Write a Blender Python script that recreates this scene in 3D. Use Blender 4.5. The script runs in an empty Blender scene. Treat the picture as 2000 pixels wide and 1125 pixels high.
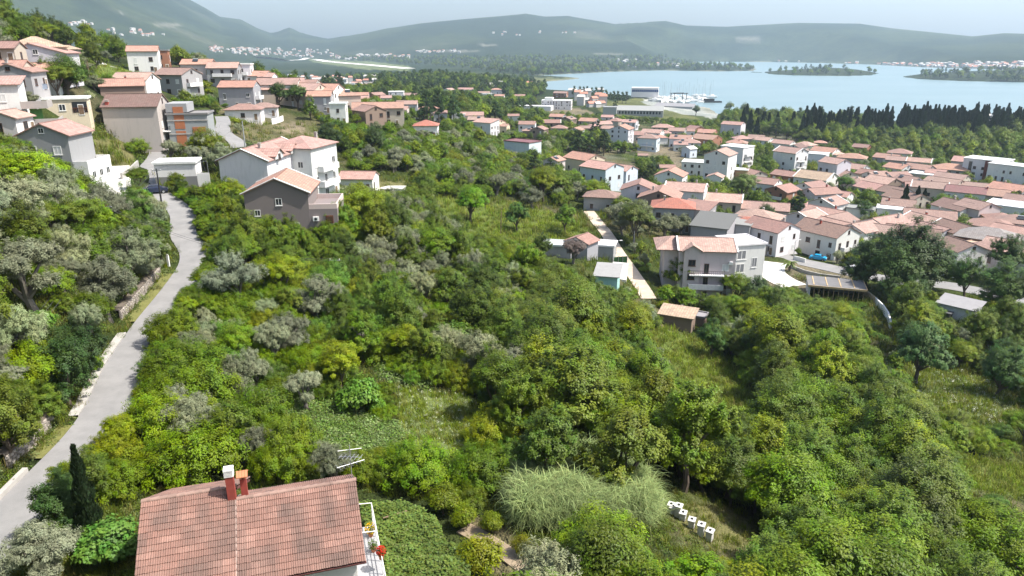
import bpy, math, random
import numpy as np
from mathutils import Vector, Matrix
R = math.radians
scene = bpy.context.scene
C = scene.collection
rng = np.random.default_rng(7)
random.seed(7)

# ------------------------------------------------------------------ camera, sky, sun, exposure
PITCH = R(18.5); F = 1400.0; CZ = 70.0
cam_d = bpy.data.cameras.new('camera'); cam = bpy.data.objects.new('camera', cam_d); C.objects.link(cam)
cam.location = (0, 0, CZ); cam.rotation_euler = (math.pi/2 - PITCH, 0, 0)
cam_d.sensor_width = 36; cam_d.lens = 36*F/2000; cam_d.clip_end = 40000; cam_d.clip_start = 0.5
scene.camera = cam
SUN_EL, SUN_AZ = R(56), R(98)           # azimuth clockwise from the view direction (+Y)
w = bpy.data.worlds.new('World'); scene.world = w; w.use_nodes = True
nt = w.node_tree; nt.nodes.clear()
sky = nt.nodes.new('ShaderNodeTexSky'); sky.sky_type = 'NISHITA'; sky.sun_disc = False
sky.sun_elevation = SUN_EL; sky.sun_rotation = SUN_AZ; sky.air_density = 1.0; sky.dust_density = 3.2; sky.altitude = 50
bg = nt.nodes.new('ShaderNodeBackground'); bg.inputs['Strength'].default_value = 0.14
wo = nt.nodes.new('ShaderNodeOutputWorld')
nt.links.new(sky.outputs[0], bg.inputs[0]); nt.links.new(bg.outputs[0], wo.inputs[0])
sl = bpy.data.lights.new('sun', 'SUN'); sl.energy = 5.0; sl.angle = R(0.53); sl.color = (1.0, 0.955, 0.88)
so = bpy.data.objects.new('sun', sl); C.objects.link(so)
sd = Vector((math.sin(SUN_AZ)*math.cos(SUN_EL), math.cos(SUN_AZ)*math.cos(SUN_EL), math.sin(SUN_EL)))
so.rotation_euler = (-sd).to_track_quat('-Z', 'Y').to_euler(); so.location = (0, -50, 300)
scene.view_settings.view_transform = 'Standard'; scene.view_settings.look = 'None'
scene.view_settings.exposure = 0.76; scene.view_settings.gamma = 1.0
scene.render.engine = 'CYCLES'
cy = scene.cycles
cy.max_bounces = 5; cy.diffuse_bounces = 2; cy.glossy_bounces = 2; cy.transmission_bounces = 3
cy.volume_bounces = 1; cy.transparent_max_bounces = 6; cy.use_denoising = True
cy.caustics_reflective = False; cy.caustics_refractive = False
HAZE_DENSITY = 0.000092

# ------------------------------------------------------------------ pixel <-> place
cp, sp = math.cos(PITCH), math.sin(PITCH)
def ray(u, v):
    u = np.asarray(u, float); v = np.asarray(v, float)
    x = (u-1000)/F; y = (562.5-v)/F
    return x, cp + y*sp, -sp + y*cp
def project(x, y, z):
    d = y*cp - (z-CZ)*sp
    yy = y*sp + (z-CZ)*cp
    return 1000 + F*x/d, 562.5 - F*yy/d
def from_z(u, v, z):
    dx, dy, dz = ray(u, v); t = (z-CZ)/dz
    return dx*t, dy*t
def from_d(u, d, z):
    return (u-1000)/F*(d*cp + (CZ-z)*sp), d

def vnoise(x, y, seed=0):
    xi = np.floor(x).astype(np.int64); yi = np.floor(y).astype(np.int64)
    fx = x-xi; fy = y-yi; fx = fx*fx*(3-2*fx); fy = fy*fy*(3-2*fy)
    def h(a, b):
        n = (a*374761393 + b*668265263 + seed*974634533) & 0x7fffffff
        n = ((n ^ (n >> 13))*1274126177) & 0x7fffffff
        return ((n ^ (n >> 16)) & 0xffff)/65535.0
    return (h(xi, yi)*(1-fx) + h(xi+1, yi)*fx)*(1-fy) + (h(xi, yi+1)*(1-fx) + h(xi+1, yi+1)*fx)*fy
def fbm(x, y, o=4, seed=0):
    s = 0; a = 0.5
    for i in range(o):
        s = s + a*vnoise(x, y, seed+i); x = x*2.03+7.1; y = y*2.03+3.3; a *= 0.5
    return s
def sstep(a, b, x):
    t = np.clip((x-a)/(b-a), 0, 1); return t*t*(3-2*t)

# ------------------------------------------------------------------ terrain control points
PV = [  # (u, v, z) ground seen at a pixel
 (-60,1110,44.2),(35,1000,44),(140,889,44),(215,800,44.1),(246,711,44.3),(302,622,44.5),(369,533,44.7),(380,489,45),(352,458,45.6),(360,420,46.2),
 (310,380,47.2),(283,350,48),(295,318,48.8),(311,290,49.6),(440,272,50.2),(436,240,51),(225,345,48.6),(220,290,51),
 (0,700,48.5),(0,500,53),(0,340,54.5),(20,235,58.5),(100,140,65.3),(290,135,63.2),(345,181,57),(460,200,52.5),(440,152,60),(520,165,56),(280,270,51.5),
 (630,230,48),(830,257,37),(600,430,41.5),(700,440,38),(695,365,36.5),(540,360,45),(920,420,32),(1000,470,28.5),(1090,470,26.5),(800,320,37),(1000,330,28),(1100,335,22.5),
 (1020,304,23),(950,264,24),(1180,352,19),(1330,385,18),(1250,270,12.5),(1380,580,21),(1560,555,20.5),(1600,500,18.8),(1880,620,22),(1850,550,20),(1995,565,20.5),
 (1750,450,15),(1990,450,15),(1800,350,10),(1500,300,9),(1990,320,8.5),(1850,275,4.5),(1550,248,3),(1450,237,2.5),(1990,255,2.5),
 (1250,560,25),(1185,450,27),(1160,420,27.5),(1130,510,28.5),(1320,645,24.5),(1400,780,24.5),(1330,690,25.5),(1340,1010,38.5),(1150,1000,40),(860,820,39),(1000,820,37.5),(1000,650,34),
 (600,650,41),(600,850,41.5),(800,560,37.5),(1100,560,30.5),(450,500,43.5),(450,1100,43),(300,1100,43.5),(900,1100,41.5),(1600,1100,33),(1990,1110,29),(1700,850,25.5),(1990,850,24),(1990,700,22),
 (1730,690,21.5),(1500,640,22.5),(1700,620,20.8),(1500,760,23.5),(750,214,33),(800,220,31),(620,175,33),(700,180,28)]
PD = [  # (u, distance, z)
 (0,300,77),(-250,200,80),(-300,90,66),(-300,45,56),(100,400,74),(250,400,62),(400,420,50),(550,450,35),(560,700,33),(640,650,32),(500,520,38),(0,600,80),(300,700,45),(500,700,28),
 (400,1100,20),(600,1100,16),(880,1100,25),(960,1050,19),(1030,950,6),(700,1050,17),(780,1150,24),(900,1400,8),(1000,1400,4),(600,1500,9),(300,1500,25),(0,1500,60),
 (1060,880,9),(1200,860,20),(1280,840,14),(1130,860,15),(1350,830,6),(1240,760,8),(1150,640,10),(900,700,20),(1000,700,14),(1000,16,45),(600,12,46),(1400,12,42),(2300,60,24),(2400,150,20),(2400,400,9),(1900,25,36),
 (1400,900,2),(1600,720,1),(2000,640,1),(2200,620,1)]
pts = []
for u, v, z in PV:
    x, y = from_z(u, v, z); pts.append((float(x), float(y), z))
for u, d, z in PD:
    x, y = from_d(u, d, z); pts.append((float(x), float(y), z))
P = np.array(pts)
def warp(x, y):
    return np.arctan2(x, y)*1.4, np.log(np.hypot(x, y)+6)
def tps_k(r2): return 0.5*r2*np.log(r2+1e-9)
wx, wy = warp(P[:, 0], P[:, 1]); n = len(P)
K = tps_k((wx[:, None]-wx[None])**2 + (wy[:, None]-wy[None])**2) + np.eye(n)*0.0015
A = np.zeros((n+3, n+3)); A[:n, :n] = K; A[:n, n] = 1; A[:n, n+1] = wx; A[:n, n+2] = wy; A[n, :n] = 1; A[n+1, :n] = wx; A[n+2, :n] = wy
sol = np.linalg.solve(A, np.concatenate([P[:, 2], [0, 0, 0]]))
def tps(x, y):
    a, b = warp(x, y); sh = a.shape; a = a.ravel(); b = b.ravel(); out = np.empty(len(a))
    for i in range(0, len(a), 20000):
        k = tps_k((a[i:i+20000, None]-wx[None])**2 + (b[i:i+20000, None]-wy[None])**2)
        out[i:i+20000] = k @ sol[:n] + sol[n] + sol[n+1]*a[i:i+20000] + sol[n+2]*b[i:i+20000]
    return out.reshape(sh)

# mountains: ridge line seen at (u, v), at distance D, foot at distance Fd
RIDGE = [(-1400,-420,6800,2300),(-500,-330,6800,2300),(0,-215,6800,2300),(150,-140,6800,2400),(270,-62,6800,2500),(372,0,6800,2600),(400,15,6800,2700),(430,33,6800,2800),(470,38,6800,3000),(500,54,6800,3200),(530,65,6700,3600),
 (548,60,6600,4200),(565,53,6500,4400),(585,63,6400,4400),(610,70,6200,4200),(640,76,6000,3900),(700,67,5800,3700),(760,55,5700,3500),(830,45,5600,3300),(900,38,5600,3100),(960,33,5600,2950),(1027,27,5600,2900),(1065,33,5600,2900),(1110,31,5600,2900),(1200,47,5500,2900),
 (1250,45,5200,2950),(1300,41,5300,3300),(1340,50,5300,3550),(1420,52,5300,3650),(1500,48,5300,3650),(1560,45,5300,3500),(1680,47,5300,3200),(1740,56,5300,2950),(1830,65,5300,2650),(1900,72,5300,2550),(1960,66,5200,2450),(2000,67,5200,2400),(2200,60,5200,2500),(2700,50,5200,2400),(4000,40,5200,2400)]
ra, rt, rD, rF = [], [], [], []
for u, v, D, fd in RIDGE:
    dx, dy, dz = ray(u, v); ra.append(math.atan2(dx, dy)); rt.append(dz/math.hypot(dx, dy)); rD.append(D); rF.append(fd)
def mountain(x, y):
    az = np.arctan2(x, y); r = np.hypot(x, y)
    t = np.interp(az, ra, rt); D = np.interp(az, ra, rD); fd = np.interp(az, ra, rF)
    H = CZ + D*t - 4
    s = np.clip((r-fd)/(D-fd), 0, 1)
    prof = 0.55*s**1.25 + 0.45*s*s*(3-2*s)
    back = np.clip((r-D)/2500, 0, 1)
    g = fbm(x/900+3, y/900, 2, 5)-0.37
    g2 = np.abs(fbm(x/620, y/620+9, 2, 11)-0.37)*2
    h = H*prof*(1-0.55*back) + (g*0.34 - g2*0.13)*H*np.clip(s*1.3, 0, 1)**1.3*np.clip((1.04-s)*2.2, 0.05, 1)
    return np.where(r > fd, np.maximum(h, 0), 0)

# bay outline, on the water level
BAY_PX = [(1040,178),(1034,168),(1060,160),(1110,156),(1135,153),(1105,150),(1050,147.5),(1100,145),(1190,140.5),(1290,137.5),(1400,139.5),(1470,138.5),(1478,134.5),(1455,131),(1400,128.5),(1360,125),
 (1360,120.5),(1500,121),(1600,123),(1700,126),(1800,131.5),(1880,133.5),(2000,137),(2400,150),(3200,190),(3200,262),(2400,245),(2000,236),(1800,236),(1650,235),(1500,234),(1400,222),(1385,210),(1330,206),(1280,190),(1200,184),(1130,181),(1080,181)]
BAY = np.array([from_z(u, v, 0) for u, v in BAY_PX], float)
ISL_PX = [[(1490,141),(1520,139),(1560,136),(1620,134.5),(1680,137),(1716,143),(1700,147),(1640,148.5),(1560,147.5),(1505,145)],
          [(1762,150),(1790,146),(1850,142),(1950,139),(2100,138),(2500,150),(2500,166),(2100,163),(1950,160),(1850,157),(1790,154)],
          [(1465,140.5),(1490,140.8),(1490,141.6),(1465,141.4)]]
ISL = [np.array([from_z(u, v, 0) for u, v in q], float) for q in ISL_PX]
def sdf(poly, x, y):
    """signed distance, negative inside"""
    d2 = np.full(x.shape, 1e18); ins = np.zeros(x.shape, bool)
    m = len(poly)
    for i in range(m):
        ax, ay = poly[i]; bx, by = poly[(i+1) % m]
        ex, ey = bx-ax, by-ay
        t = np.clip(((x-ax)*ex+(y-ay)*ey)/(ex*ex+ey*ey), 0, 1)
        d2 = np.minimum(d2, (x-ax-t*ex)**2+(y-ay-t*ey)**2)
        c = (ay > y) != (by > y)
        with np.errstate(divide='ignore', invalid='ignore'):
            ins ^= c & (x < ex*(y-ay)/(ey if ey else 1e-9)+ax)
    return np.where(ins, -1, 1)*np.sqrt(d2)

# paths on the ground: (pixels, width)
PATHS = {
 'road': ([(-70,1130),(-40,1090),(35,1000),(85,945),(140,889),(185,844),(213,800),(246,711),(302,622),(340,575),(369,533),(384,508),(381,489),(362,466),(352,452),(358,436),(360,420),(345,402),(318,384),(292,366),(281,348),(290,326),(308,305),(312,288),(318,276)], 3.5),
 'lane': ([(415,292),(430,284),(470,290),(462,275),(438,262),(434,250),(437,238),(432,226)], 3.6),
 'driveway': ([(226,383),(226,360),(225,340),(226,322)], 4.6),
 'town_road': ([(1470,484),(1500,492),(1540,506),(1600,518),(1660,532),(1740,547),(1800,552),(1850,556),(1930,572),(2010,590),(2120,620)], 6.0),
 'dirt_path': ([(1150,412),(1165,432),(1185,455),(1205,490),(1232,528),(1258,566),(1268,585)], 3.0),
 'forecourt': ([(1512,512),(1500,528),(1520,545),(1560,562)], 6.5),
 'hill_path': ([(180,117),(200,126),(225,131),(245,136)], 3.0),
 'garden_track': ([(905,1030),(940,1040),(975,1065),(1010,1090),(1040,1120)], 1.2),
}
# tabulated height field on a polar grid
NA, NR = 470, 400
AZ = np.concatenate([np.linspace(R(-72), R(-39), 30, endpoint=False), np.linspace(R(-39), R(39), NA-60), np.linspace(R(39), R(72), 31)[1:]])
LR = np.linspace(math.log(9.0), math.log(9300.0), NR)
AA, LL = np.meshgrid(AZ, LR, indexing='ij'); RR = np.exp(LL)
GX, GY = RR*np.sin(AA), RR*np.cos(AA)
Zt = tps(GX, GY)
plain = 5 + 4*fbm(GX/700, GY/700, 3, 2)
k = sstep(1250, 2000, RR)
Zg = Zt*(1-k) + plain*k
Zg = np.maximum(Zg, 0.8) + 0.0
Zg += (fbm(GX/9, GY/9, 3, 21)-0.44)*0.9*sstep(25, 60, RR)*(1-sstep(900, 1500, RR))
Zg = Zg + mountain(GX, GY)
bay = sdf(BAY, GX, GY); isl = np.minimum.reduce([sdf(q, GX, GY) for q in ISL])
shore = np.clip(bay, -30, 120)
Zg = np.where(bay < 0, -3.5*np.clip(-bay/25, 0.12, 1), np.minimum(Zg, 0.25 + np.clip(bay, 0, 110)*0.06 + np.clip(bay-110, 0, 1e5)*0.4))
ish = np.clip(-isl, 0, 400)
Zg = np.where(isl < 0, 0.5 + 9*(1-np.exp(-ish/60)) , Zg)
Zg = np.where((isl > 0) & (isl < 25) & (bay < 0), -0.9, Zg)

def grid_interp(G, x, y):
    az = np.arctan2(x, y); lr = np.log(np.maximum(np.hypot(x, y), 9.01))
    fa = np.clip(np.interp(az, AZ, np.arange(NA+0.0)) if False else np.interp(az, AZ, np.arange(len(AZ))), 0, len(AZ)-1.001)
    fr = np.clip((lr-LR[0])/(LR[1]-LR[0]), 0, NR-1.001)
    i = fa.astype(int); j = fr.astype(int); a = fa-i; b = fr-j
    return (G[i, j]*(1-b)+G[i, j+1]*b)*(1-a) + (G[i+1, j]*(1-b)+G[i+1, j+1]*b)*a
def ground(x, y):
    return grid_interp(Zg, np.asarray(x, float), np.asarray(y, float))
def ground1(x, y): return float(ground(np.array([x]), np.array([y]))[0])
RS = np.exp(np.linspace(LR[0], LR[-1], 1400))
def hits(us, vs, h=0.0):
    """first point of the ground (raised by h) seen at each pixel -> x, y, z of the ground there (nan where none)"""
    us = np.atleast_1d(np.asarray(us, float)); vs = np.atleast_1d(np.asarray(vs, float))
    X = np.full(us.shape, np.nan); Y = X.copy()
    for s in range(0, len(us), 2000):
        dx, dy, dz = ray(us[s:s+2000], vs[s:s+2000]); hr = np.hypot(dx, dy)
        gx = dx/hr; gy = dy/hr; tz = dz/hr
        xx = gx[:, None]*RS; yy = gy[:, None]*RS
        below = (CZ + tz[:, None]*RS) < ground(xx, yy)+h
        ok = below.any(1); j = below.argmax(1)
        j0 = np.maximum(j-1, 0)
        r0 = RS[j0]; r1 = RS[j]
        f0 = CZ+tz*r0-ground(gx*r0, gy*r0)-h; f1 = CZ+tz*r1-ground(gx*r1, gy*r1)-h
        t = np.where(f0-f1 > 1e-9, f0/np.maximum(f0-f1, 1e-9), 0)
        r = r0+(r1-r0)*np.clip(t, 0, 1)
        X[s:s+2000] = np.where(ok, gx*r, np.nan); Y[s:s+2000] = np.where(ok, gy*r, np.nan)
    return X, Y, ground(np.nan_to_num(X, nan=50.), np.nan_to_num(Y, nan=50.))
def hit(u, v, h=0.0):
    x, y, z = hits([u], [v], h)
    return float(x[0]), float(y[0]), float(z[0])
# level the ground along the paths
PATHW = {}
for name, (px, wd) in PATHS.items():
    q = np.array([hit(u, v) for u, v in px])
    seg = np.r_[0, np.cumsum(np.hypot(*np.diff(q[:, :2], axis=0).T))]
    s = np.arange(0, seg[-1], 1.5)
    q = np.stack([np.interp(s, seg, q[:, i]) for i in range(3)], 1)
    for _ in range(6):
        q[1:-1] = (q[:-2]+2*q[1:-1]+q[2:])/4
    PATHW[name] = (q, wd)
near = np.argwhere(RR < 420)
for name, (q, wd) in PATHW.items():
    m = (GX > q[:, 0].min()-9) & (GX < q[:, 0].max()+9) & (GY > q[:, 1].min()-9) & (GY < q[:, 1].max()+9)
    ii = np.argwhere(m)
    gx = GX[m]; gy = GY[m]
    d2 = (gx[:, None]-q[None, :, 0])**2+(gy[:, None]-q[None, :, 1])**2
    j = d2.argmin(1); d = np.sqrt(d2.min(1))
    kk = 1-sstep(wd/2+0.5, wd/2+3.5, d)
    Zg[m] = Zg[m]*(1-kk) + (q[j, 2]-0.12)*kk
# ------------------------------------------------------------------ materials
class N:
    def __init__(s, name):
        s.m = bpy.data.materials.new(name); s.m.use_nodes = True; s.t = s.m.node_tree; s.t.nodes.clear()
        s.out = s.new('OutputMaterial')
    def new(s, typ, **kw):
        n = s.t.nodes.new('ShaderNode'+typ)
        for k, v in kw.items(): setattr(n, k, v)
        return n
    def link(s, a, b): s.t.links.new(a, b)
    def put(s, n, key, v):
        i = n.inputs[key]
        if hasattr(v, 'is_output'): s.link(v, i)
        else: i.default_value = v
    def attr(s, name, typ='OBJECT'):
        a = s.new('Attribute'); a.attribute_type = typ; a.attribute_name = name; return a
    def noise(s, scale, detail=3, vec=None, rough=0.5):
        n = s.new('TexNoise'); n.inputs['Scale'].default_value = scale; n.inputs['Detail'].default_value = detail; n.inputs['Roughness'].default_value = rough
        if vec is not None: s.link(vec, n.inputs['Vector'])
        return n.outputs['Fac']
    def ramp(s, fac, stops):
        r = s.new('ValToRGB'); e = r.color_ramp.elements
        while len(e) < len(stops): e.new(0.5)
        for el, (p, c) in zip(e, stops):
            el.position = p; el.color = (c if hasattr(c, '__len__') else (c, c, c))[:3] + (1,) if hasattr(c, '__len__') else (c, c, c, 1)
        s.link(fac, r.inputs[0]); return r.outputs[0]
    def mix(s, fac, a, b, blend='MIX'):
        m = s.new('Mix', data_type='RGBA', blend_type=blend)
        for i, v in ((0, fac), (6, a), (7, b)):
            if hasattr(v, 'is_output'): s.link(v, m.inputs[i])
            elif i == 0: m.inputs[0].default_value = v
            else: m.inputs[i].default_value = tuple(v)[:3]+(1,)
        return m.outputs[2]
    def math(s, op, a, b=0.0):
        m = s.new('Math', operation=op)
        for i, v in ((0, a), (1, b)):
            if hasattr(v, 'is_output'): s.link(v, m.inputs[i])
            else: m.inputs[i].default_value = v
        return m.outputs[0]
    def bump(s, h, strength=0.3, dist=0.05):
        b = s.new('Bump'); b.inputs['Strength'].default_value = strength; b.inputs['Distance'].default_value = dist
        s.link(h, b.inputs['Height']); return b.outputs[0]
    def bsdf(s, color, rough=0.8, normal=None, **kw):
        b = s.new('BsdfPrincipled')
        if hasattr(color, 'is_output'): s.link(color, b.inputs['Base Color'])
        else: b.inputs['Base Color'].default_value = tuple(color)[:3]+(1,)
        s.put(b, 'Roughness', rough)
        if normal is not None: s.link(normal, b.inputs['Normal'])
        b.inputs['Specular IOR Level'].default_value = kw.pop('spec', 0.3)
        for k, v in kw.items(): b.inputs[k].default_value = v
        return b.outputs[0]
    def done(s, sh):
        s.link(sh, s.out.inputs['Surface']); return s.m
def simple(name, col, rough=0.7, var=0.25, scale=3.0, metal=0.0, spec=0.3):
    n = N(name); co = n.new('TexCoord').outputs['Object']
    f = n.noise(scale, 4, co)
    c = n.mix(f, [x*(1-var) for x in col], [min(1, x*(1+var)) for x in col])
    return n.done(n.bsdf(c, rough, Metallic=metal, spec=spec))
M = {}
def leaf_mat(name, trans=0.16, rough=0.5, spec=0.25):
    n = N(name)
    t = n.attr('tint', 'INSTANCER').outputs['Color']
    lv = n.attr('lv', 'GEOMETRY').outputs['Color']
    sep = n.new('SeparateColor'); n.link(lv, sep.inputs[0])
    oi = n.new('ObjectInfo').outputs['Random']
    hsv = n.new('HueSaturation')
    n.link(t, hsv.inputs['Color'])
    n.link(n.math('ADD', n.math('MULTIPLY', sep.outputs[1], 0.05), 0.467), hsv.inputs['Hue'])
    v1 = n.math('ADD', n.math('MULTIPLY', sep.outputs[0], 1.05), 0.6)
    v2 = n.math('ADD', n.math('MULTIPLY', oi, 0.5), 0.75)
    n.link(n.math('MULTIPLY', v1, v2), hsv.inputs['Value'])
    hsv.inputs['Saturation'].default_value = 1.16
    c = hsv.outputs[0]
    b = n.bsdf(c, rough, spec=spec)
    tr = n.new('BsdfTranslucent'); n.link(n.mix(0.35, c, (0.16, 0.2, 0.02)), tr.inputs[0])
    mx = n.new('MixShader'); mx.inputs[0].default_value = trans
    n.link(b, mx.inputs[1]); n.link(tr.outputs[0], mx.inputs[2])
    return n.done(mx.outputs[0])
M['leaf'] = leaf_mat('leaf'); M['olive'] = leaf_mat('olive_leaf', 0.12, 0.55, 0.3); M['needle'] = leaf_mat('needle', 0.06, 0.6, 0.15)
M['grass'] = leaf_mat('grass_blade', 0.3, 0.6, 0.2)
M['bark'] = simple('bark', (0.11, 0.085, 0.065), 0.9, 0.5, 6)
M['oldbark'] = simple('olive_bark', (0.16, 0.14, 0.115), 0.9, 0.5, 6)

def wall_mat():
    n = N('wall_render'); co = n.new('TexCoord').outputs['Object']
    t = n.attr('tint').outputs['Color']
    mp = n.new('Mapping'); mp.inputs['Scale'].default_value = (1.2, 1.2, 0.25); n.link(co, mp.inputs[0])
    f = n.noise(1.6, 6, mp.outputs[0], 0.65); f2 = n.noise(14, 3, co)
    c = n.mix(n.ramp(f, [(0.5, 0), (0.85, 0.28)]), t, (0.2, 0.185, 0.165))
    c = n.mix(n.math('MULTIPLY', f2, 0.16), c, (0.1, 0.1, 0.1))
    return n.done(n.bsdf(c, 0.85, n.bump(f2, 0.2, 0.02)))
M['wall'] = wall_mat()
def roof_mat(name, tint_type):
    n = N(name)
    uv = n.new('UVMap').outputs[0]
    t = n.attr('tint', tint_type).outputs['Color']
    br = n.new('TexBrick'); n.link(uv, br.inputs['Vector'])
    br.offset = 0.0; br.inputs['Scale'].default_value = 1.0; br.inputs['Brick Width'].default_value = 0.45; br.inputs['Row Height'].default_value = 0.36
    br.inputs['Mortar Size'].default_value = 0.035; br.inputs['Mortar Smooth'].default_value = 0.3; br.inputs['Bias'].default_value = -0.1
    br.inputs['Color1'].default_value = (1.12, 1.1, 1.08, 1); br.inputs['Color2'].default_value = (0.72, 0.7, 0.7, 1); br.inputs['Mortar'].default_value = (0.5, 0.48, 0.48, 1)
    co = n.new('TexCoord').outputs['Object']
    f = n.noise(0.55, 5, co, 0.7); f3 = n.noise(3.5, 3, co)
    c = n.mix(1.0, t, br.outputs['Color'], 'MULTIPLY')
    c = n.mix(n.ramp(f, [(0.45, 0), (0.75, 0.55)]), c, (0.13, 0.1, 0.085))
    c = n.mix(n.math('MULTIPLY', f3, 0.3), c, (0.42, 0.3, 0.25))
    wv = n.new('TexWave'); wv.inputs['Scale'].default_value = 1.43; n.link(uv, wv.inputs[0])
    h = n.math('ADD', n.math('MULTIPLY', wv.outputs['Fac'], 0.6), br.outputs['Fac'])
    return n.done(n.bsdf(c, 0.8, n.bump(br.outputs['Fac'], -0.5, 0.05)))
M['roof'] = roof_mat('clay_roof', 'OBJECT')
def tile_mat(name, typ):
    n = N(name); t = n.attr('tint', typ).outputs['Color']; co = n.new('TexCoord').outputs['Object']
    g = n.new('NewGeometry').outputs['Position']
    f = n.noise(5, 5, g, 0.7); f2 = n.noise(40, 2, g)
    c = n.mix(n.ramp(f, [(0.5, 0), (0.78, 0.62)]), t, (0.12, 0.09, 0.075))
    c = n.mix(n.math('MULTIPLY', f2, 0.35), c, (0.5, 0.36, 0.29))
    return n.done(n.bsdf(c, 0.82))
M['tile'] = tile_mat('clay_tile', 'OBJECT'); M['tiles'] = tile_mat('clay_tile_rest', 'GEOMETRY')
def tint_mat(name, rough=0.7, var=0.3, scale=4, spec=0.3, dirt=0.35):
    n = N(name); co = n.new('TexCoord').outputs['Object']; t = n.attr('tint').outputs['Color']
    f = n.noise(scale, 5, co, 0.65)
    c = n.mix(n.ramp(f, [(0.4, 0), (0.85, dirt)]), t, (0.12, 0.115, 0.105))
    return n.done(n.bsdf(c, rough, n.bump(f, 0.15, 0.02), spec=spec))
M['tint'] = tint_mat('painted'); M['flat'] = tint_mat('flat_roof', 0.75, 0.3, 0.9, 0.3, 0.3)
M['paint'] = tint_mat('car_paint', 0.25, 0.1, 2, 0.6, 0.03)
M['frame'] = simple('window_frame', (0.74, 0.73, 0.7), 0.5, 0.08)
M['brownframe'] = simple('brown_frame', (0.1, 0.055, 0.04), 0.5, 0.1)
gl = N('window_glass'); M['glass'] = gl.done(gl.bsdf(gl.mix(gl.noise(0.8, 2, gl.new('TexCoord').outputs['Object']), (0.012, 0.015, 0.02), (0.05, 0.055, 0.06)), 0.12, spec=0.5))
M['shutter'] = simple('roller_shutter', (0.62, 0.62, 0.6), 0.6, 0.1)
M['white'] = simple('white_paint', (0.78, 0.77, 0.74), 0.6, 0.08)
M['concrete'] = simple('concrete', (0.4, 0.38, 0.35), 0.9, 0.3, 1.5)
M['pale'] = simple('pale_concrete', (0.62, 0.59, 0.53), 0.9, 0.2, 0.8)
M['dark'] = simple('dark_metal', (0.03, 0.03, 0.03), 0.6, 0.2)
M['steel'] = simple('galvanised_steel', (0.42, 0.43, 0.44), 0.45, 0.15, 8, 0.5)
M['rust'] = simple('rusty_iron', (0.17, 0.06, 0.03), 0.85, 0.5, 9)
M['wood'] = simple('weathered_wood', (0.2, 0.14, 0.09), 0.85, 0.4, 5)
M['timber'] = simple('new_timber', (0.5, 0.36, 0.2), 0.8, 0.3, 5)
M['rubber'] = simple('rubber', (0.015, 0.015, 0.015), 0.8, 0.1)
M['red'] = simple('red_render', (0.29, 0.06, 0.045), 0.8, 0.25, 5)
M['wire'] = simple('wire', (0.05, 0.05, 0.055), 0.5, 0.1)
M['skin'] = simple('skin', (0.4, 0.23, 0.16), 0.6, 0.05)

# ------------------------------------------------------------------ mesh helpers
class MB:
    """collects boxes, prisms and tubes, then builds ONE mesh object"""
    def __init__(s): s.v = []; s.f = []; s.m = []; s.uv = {}
    def add(s, verts, faces, mat=0):
        o = len(s.v); s.v += [tuple(q) for q in verts]
        for f in faces: s.f.append(tuple(i+o for i in f)); s.m.append(mat)
        return o
    def box(s, x0, x1, y0, y1, z0, z1, mat=0):
        s.add([(x0,y0,z0),(x1,y0,z0),(x1,y1,z0),(x0,y1,z0),(x0,y0,z1),(x1,y0,z1),(x1,y1,z1),(x0,y1,z1)],
              [(0,3,2,1),(4,5,6,7),(0,1,5,4),(1,2,6,5),(2,3,7,6),(3,0,4,7)], mat)
    def cbox(s, c, d, mat=0, rz=0.0):
        h = [x/2 for x in d]; ca, sa = math.cos(rz), math.sin(rz)
        vs = []
        for z in (-h[2], h[2]):
            for x, y in ((-h[0],-h[1]),(h[0],-h[1]),(h[0],h[1]),(-h[0],h[1])):
                vs.append((c[0]+x*ca-y*sa, c[1]+x*sa+y*ca, c[2]+z))
        s.add(vs, [(0,3,2,1),(4,5,6,7),(0,1,5,4),(1,2,6,5),(2,3,7,6),(3,0,4,7)], mat)
    def tube(s, pts, rad, n=6, mat=0, cap=True):
        pts = [Vector(p) for p in pts]; rads = rad if hasattr(rad, '__len__') else [rad]*len(pts)
        o = len(s.v); up = Vector((0.13, 0.21, 1)).normalized()
        for i, p in enumerate(pts):
            d = (pts[min(i+1, len(pts)-1)]-pts[max(i-1, 0)])
            d = d.normalized() if d.length > 1e-9 else Vector((0, 0, 1))
            a = d.cross(up)
            if a.length < 0.05: a = d.cross(Vector((1, 0, 0)))
            a.normalize(); b = d.cross(a)
            for j in range(n):
                t = 2*math.pi*j/n
                s.v.append(tuple(p+(a*math.cos(t)+b*math.sin(t))*rads[i]))
        for i in range(len(pts)-1):
            for j in range(n):
                s.f.append((o+i*n+j, o+i*n+(j+1) % n, o+(i+1)*n+(j+1) % n, o+(i+1)*n+j)); s.m.append(mat)
        if cap:
            s.f.append(tuple(o+j for j in range(n))[::-1]); s.m.append(mat)
            s.f.append(tuple(o+(len(pts)-1)*n+j for j in range(n))); s.m.append(mat)
    def mesh(s, name, mats):
        me = bpy.data.meshes.new(name); me.from_pydata(s.v, [], s.f)
        for m in (mats if isinstance(mats, (list, tuple)) else [mats]): me.materials.append(m)
        if max(s.m, default=0): me.polygons.foreach_set('material_index', s.m)
        return me
    def build(s, name, mats, parent=None, tint=None):
        return link(name, s.mesh(name, mats), parent, tint)
def link(name, me, parent=None, tint=None):
    o = bpy.data.objects.new(name, me); C.objects.link(o)
    if parent is not None: o.parent = parent
    if tint is not None: o['tint'] = [float(x) for x in tint]
    return o
def empty(name, loc, rz=0.0):
    o = bpy.data.objects.new(name, None); C.objects.link(o); o.location = loc; o.rotation_euler = (0, 0, rz); o.empty_display_size = 0.3
    return o
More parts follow.
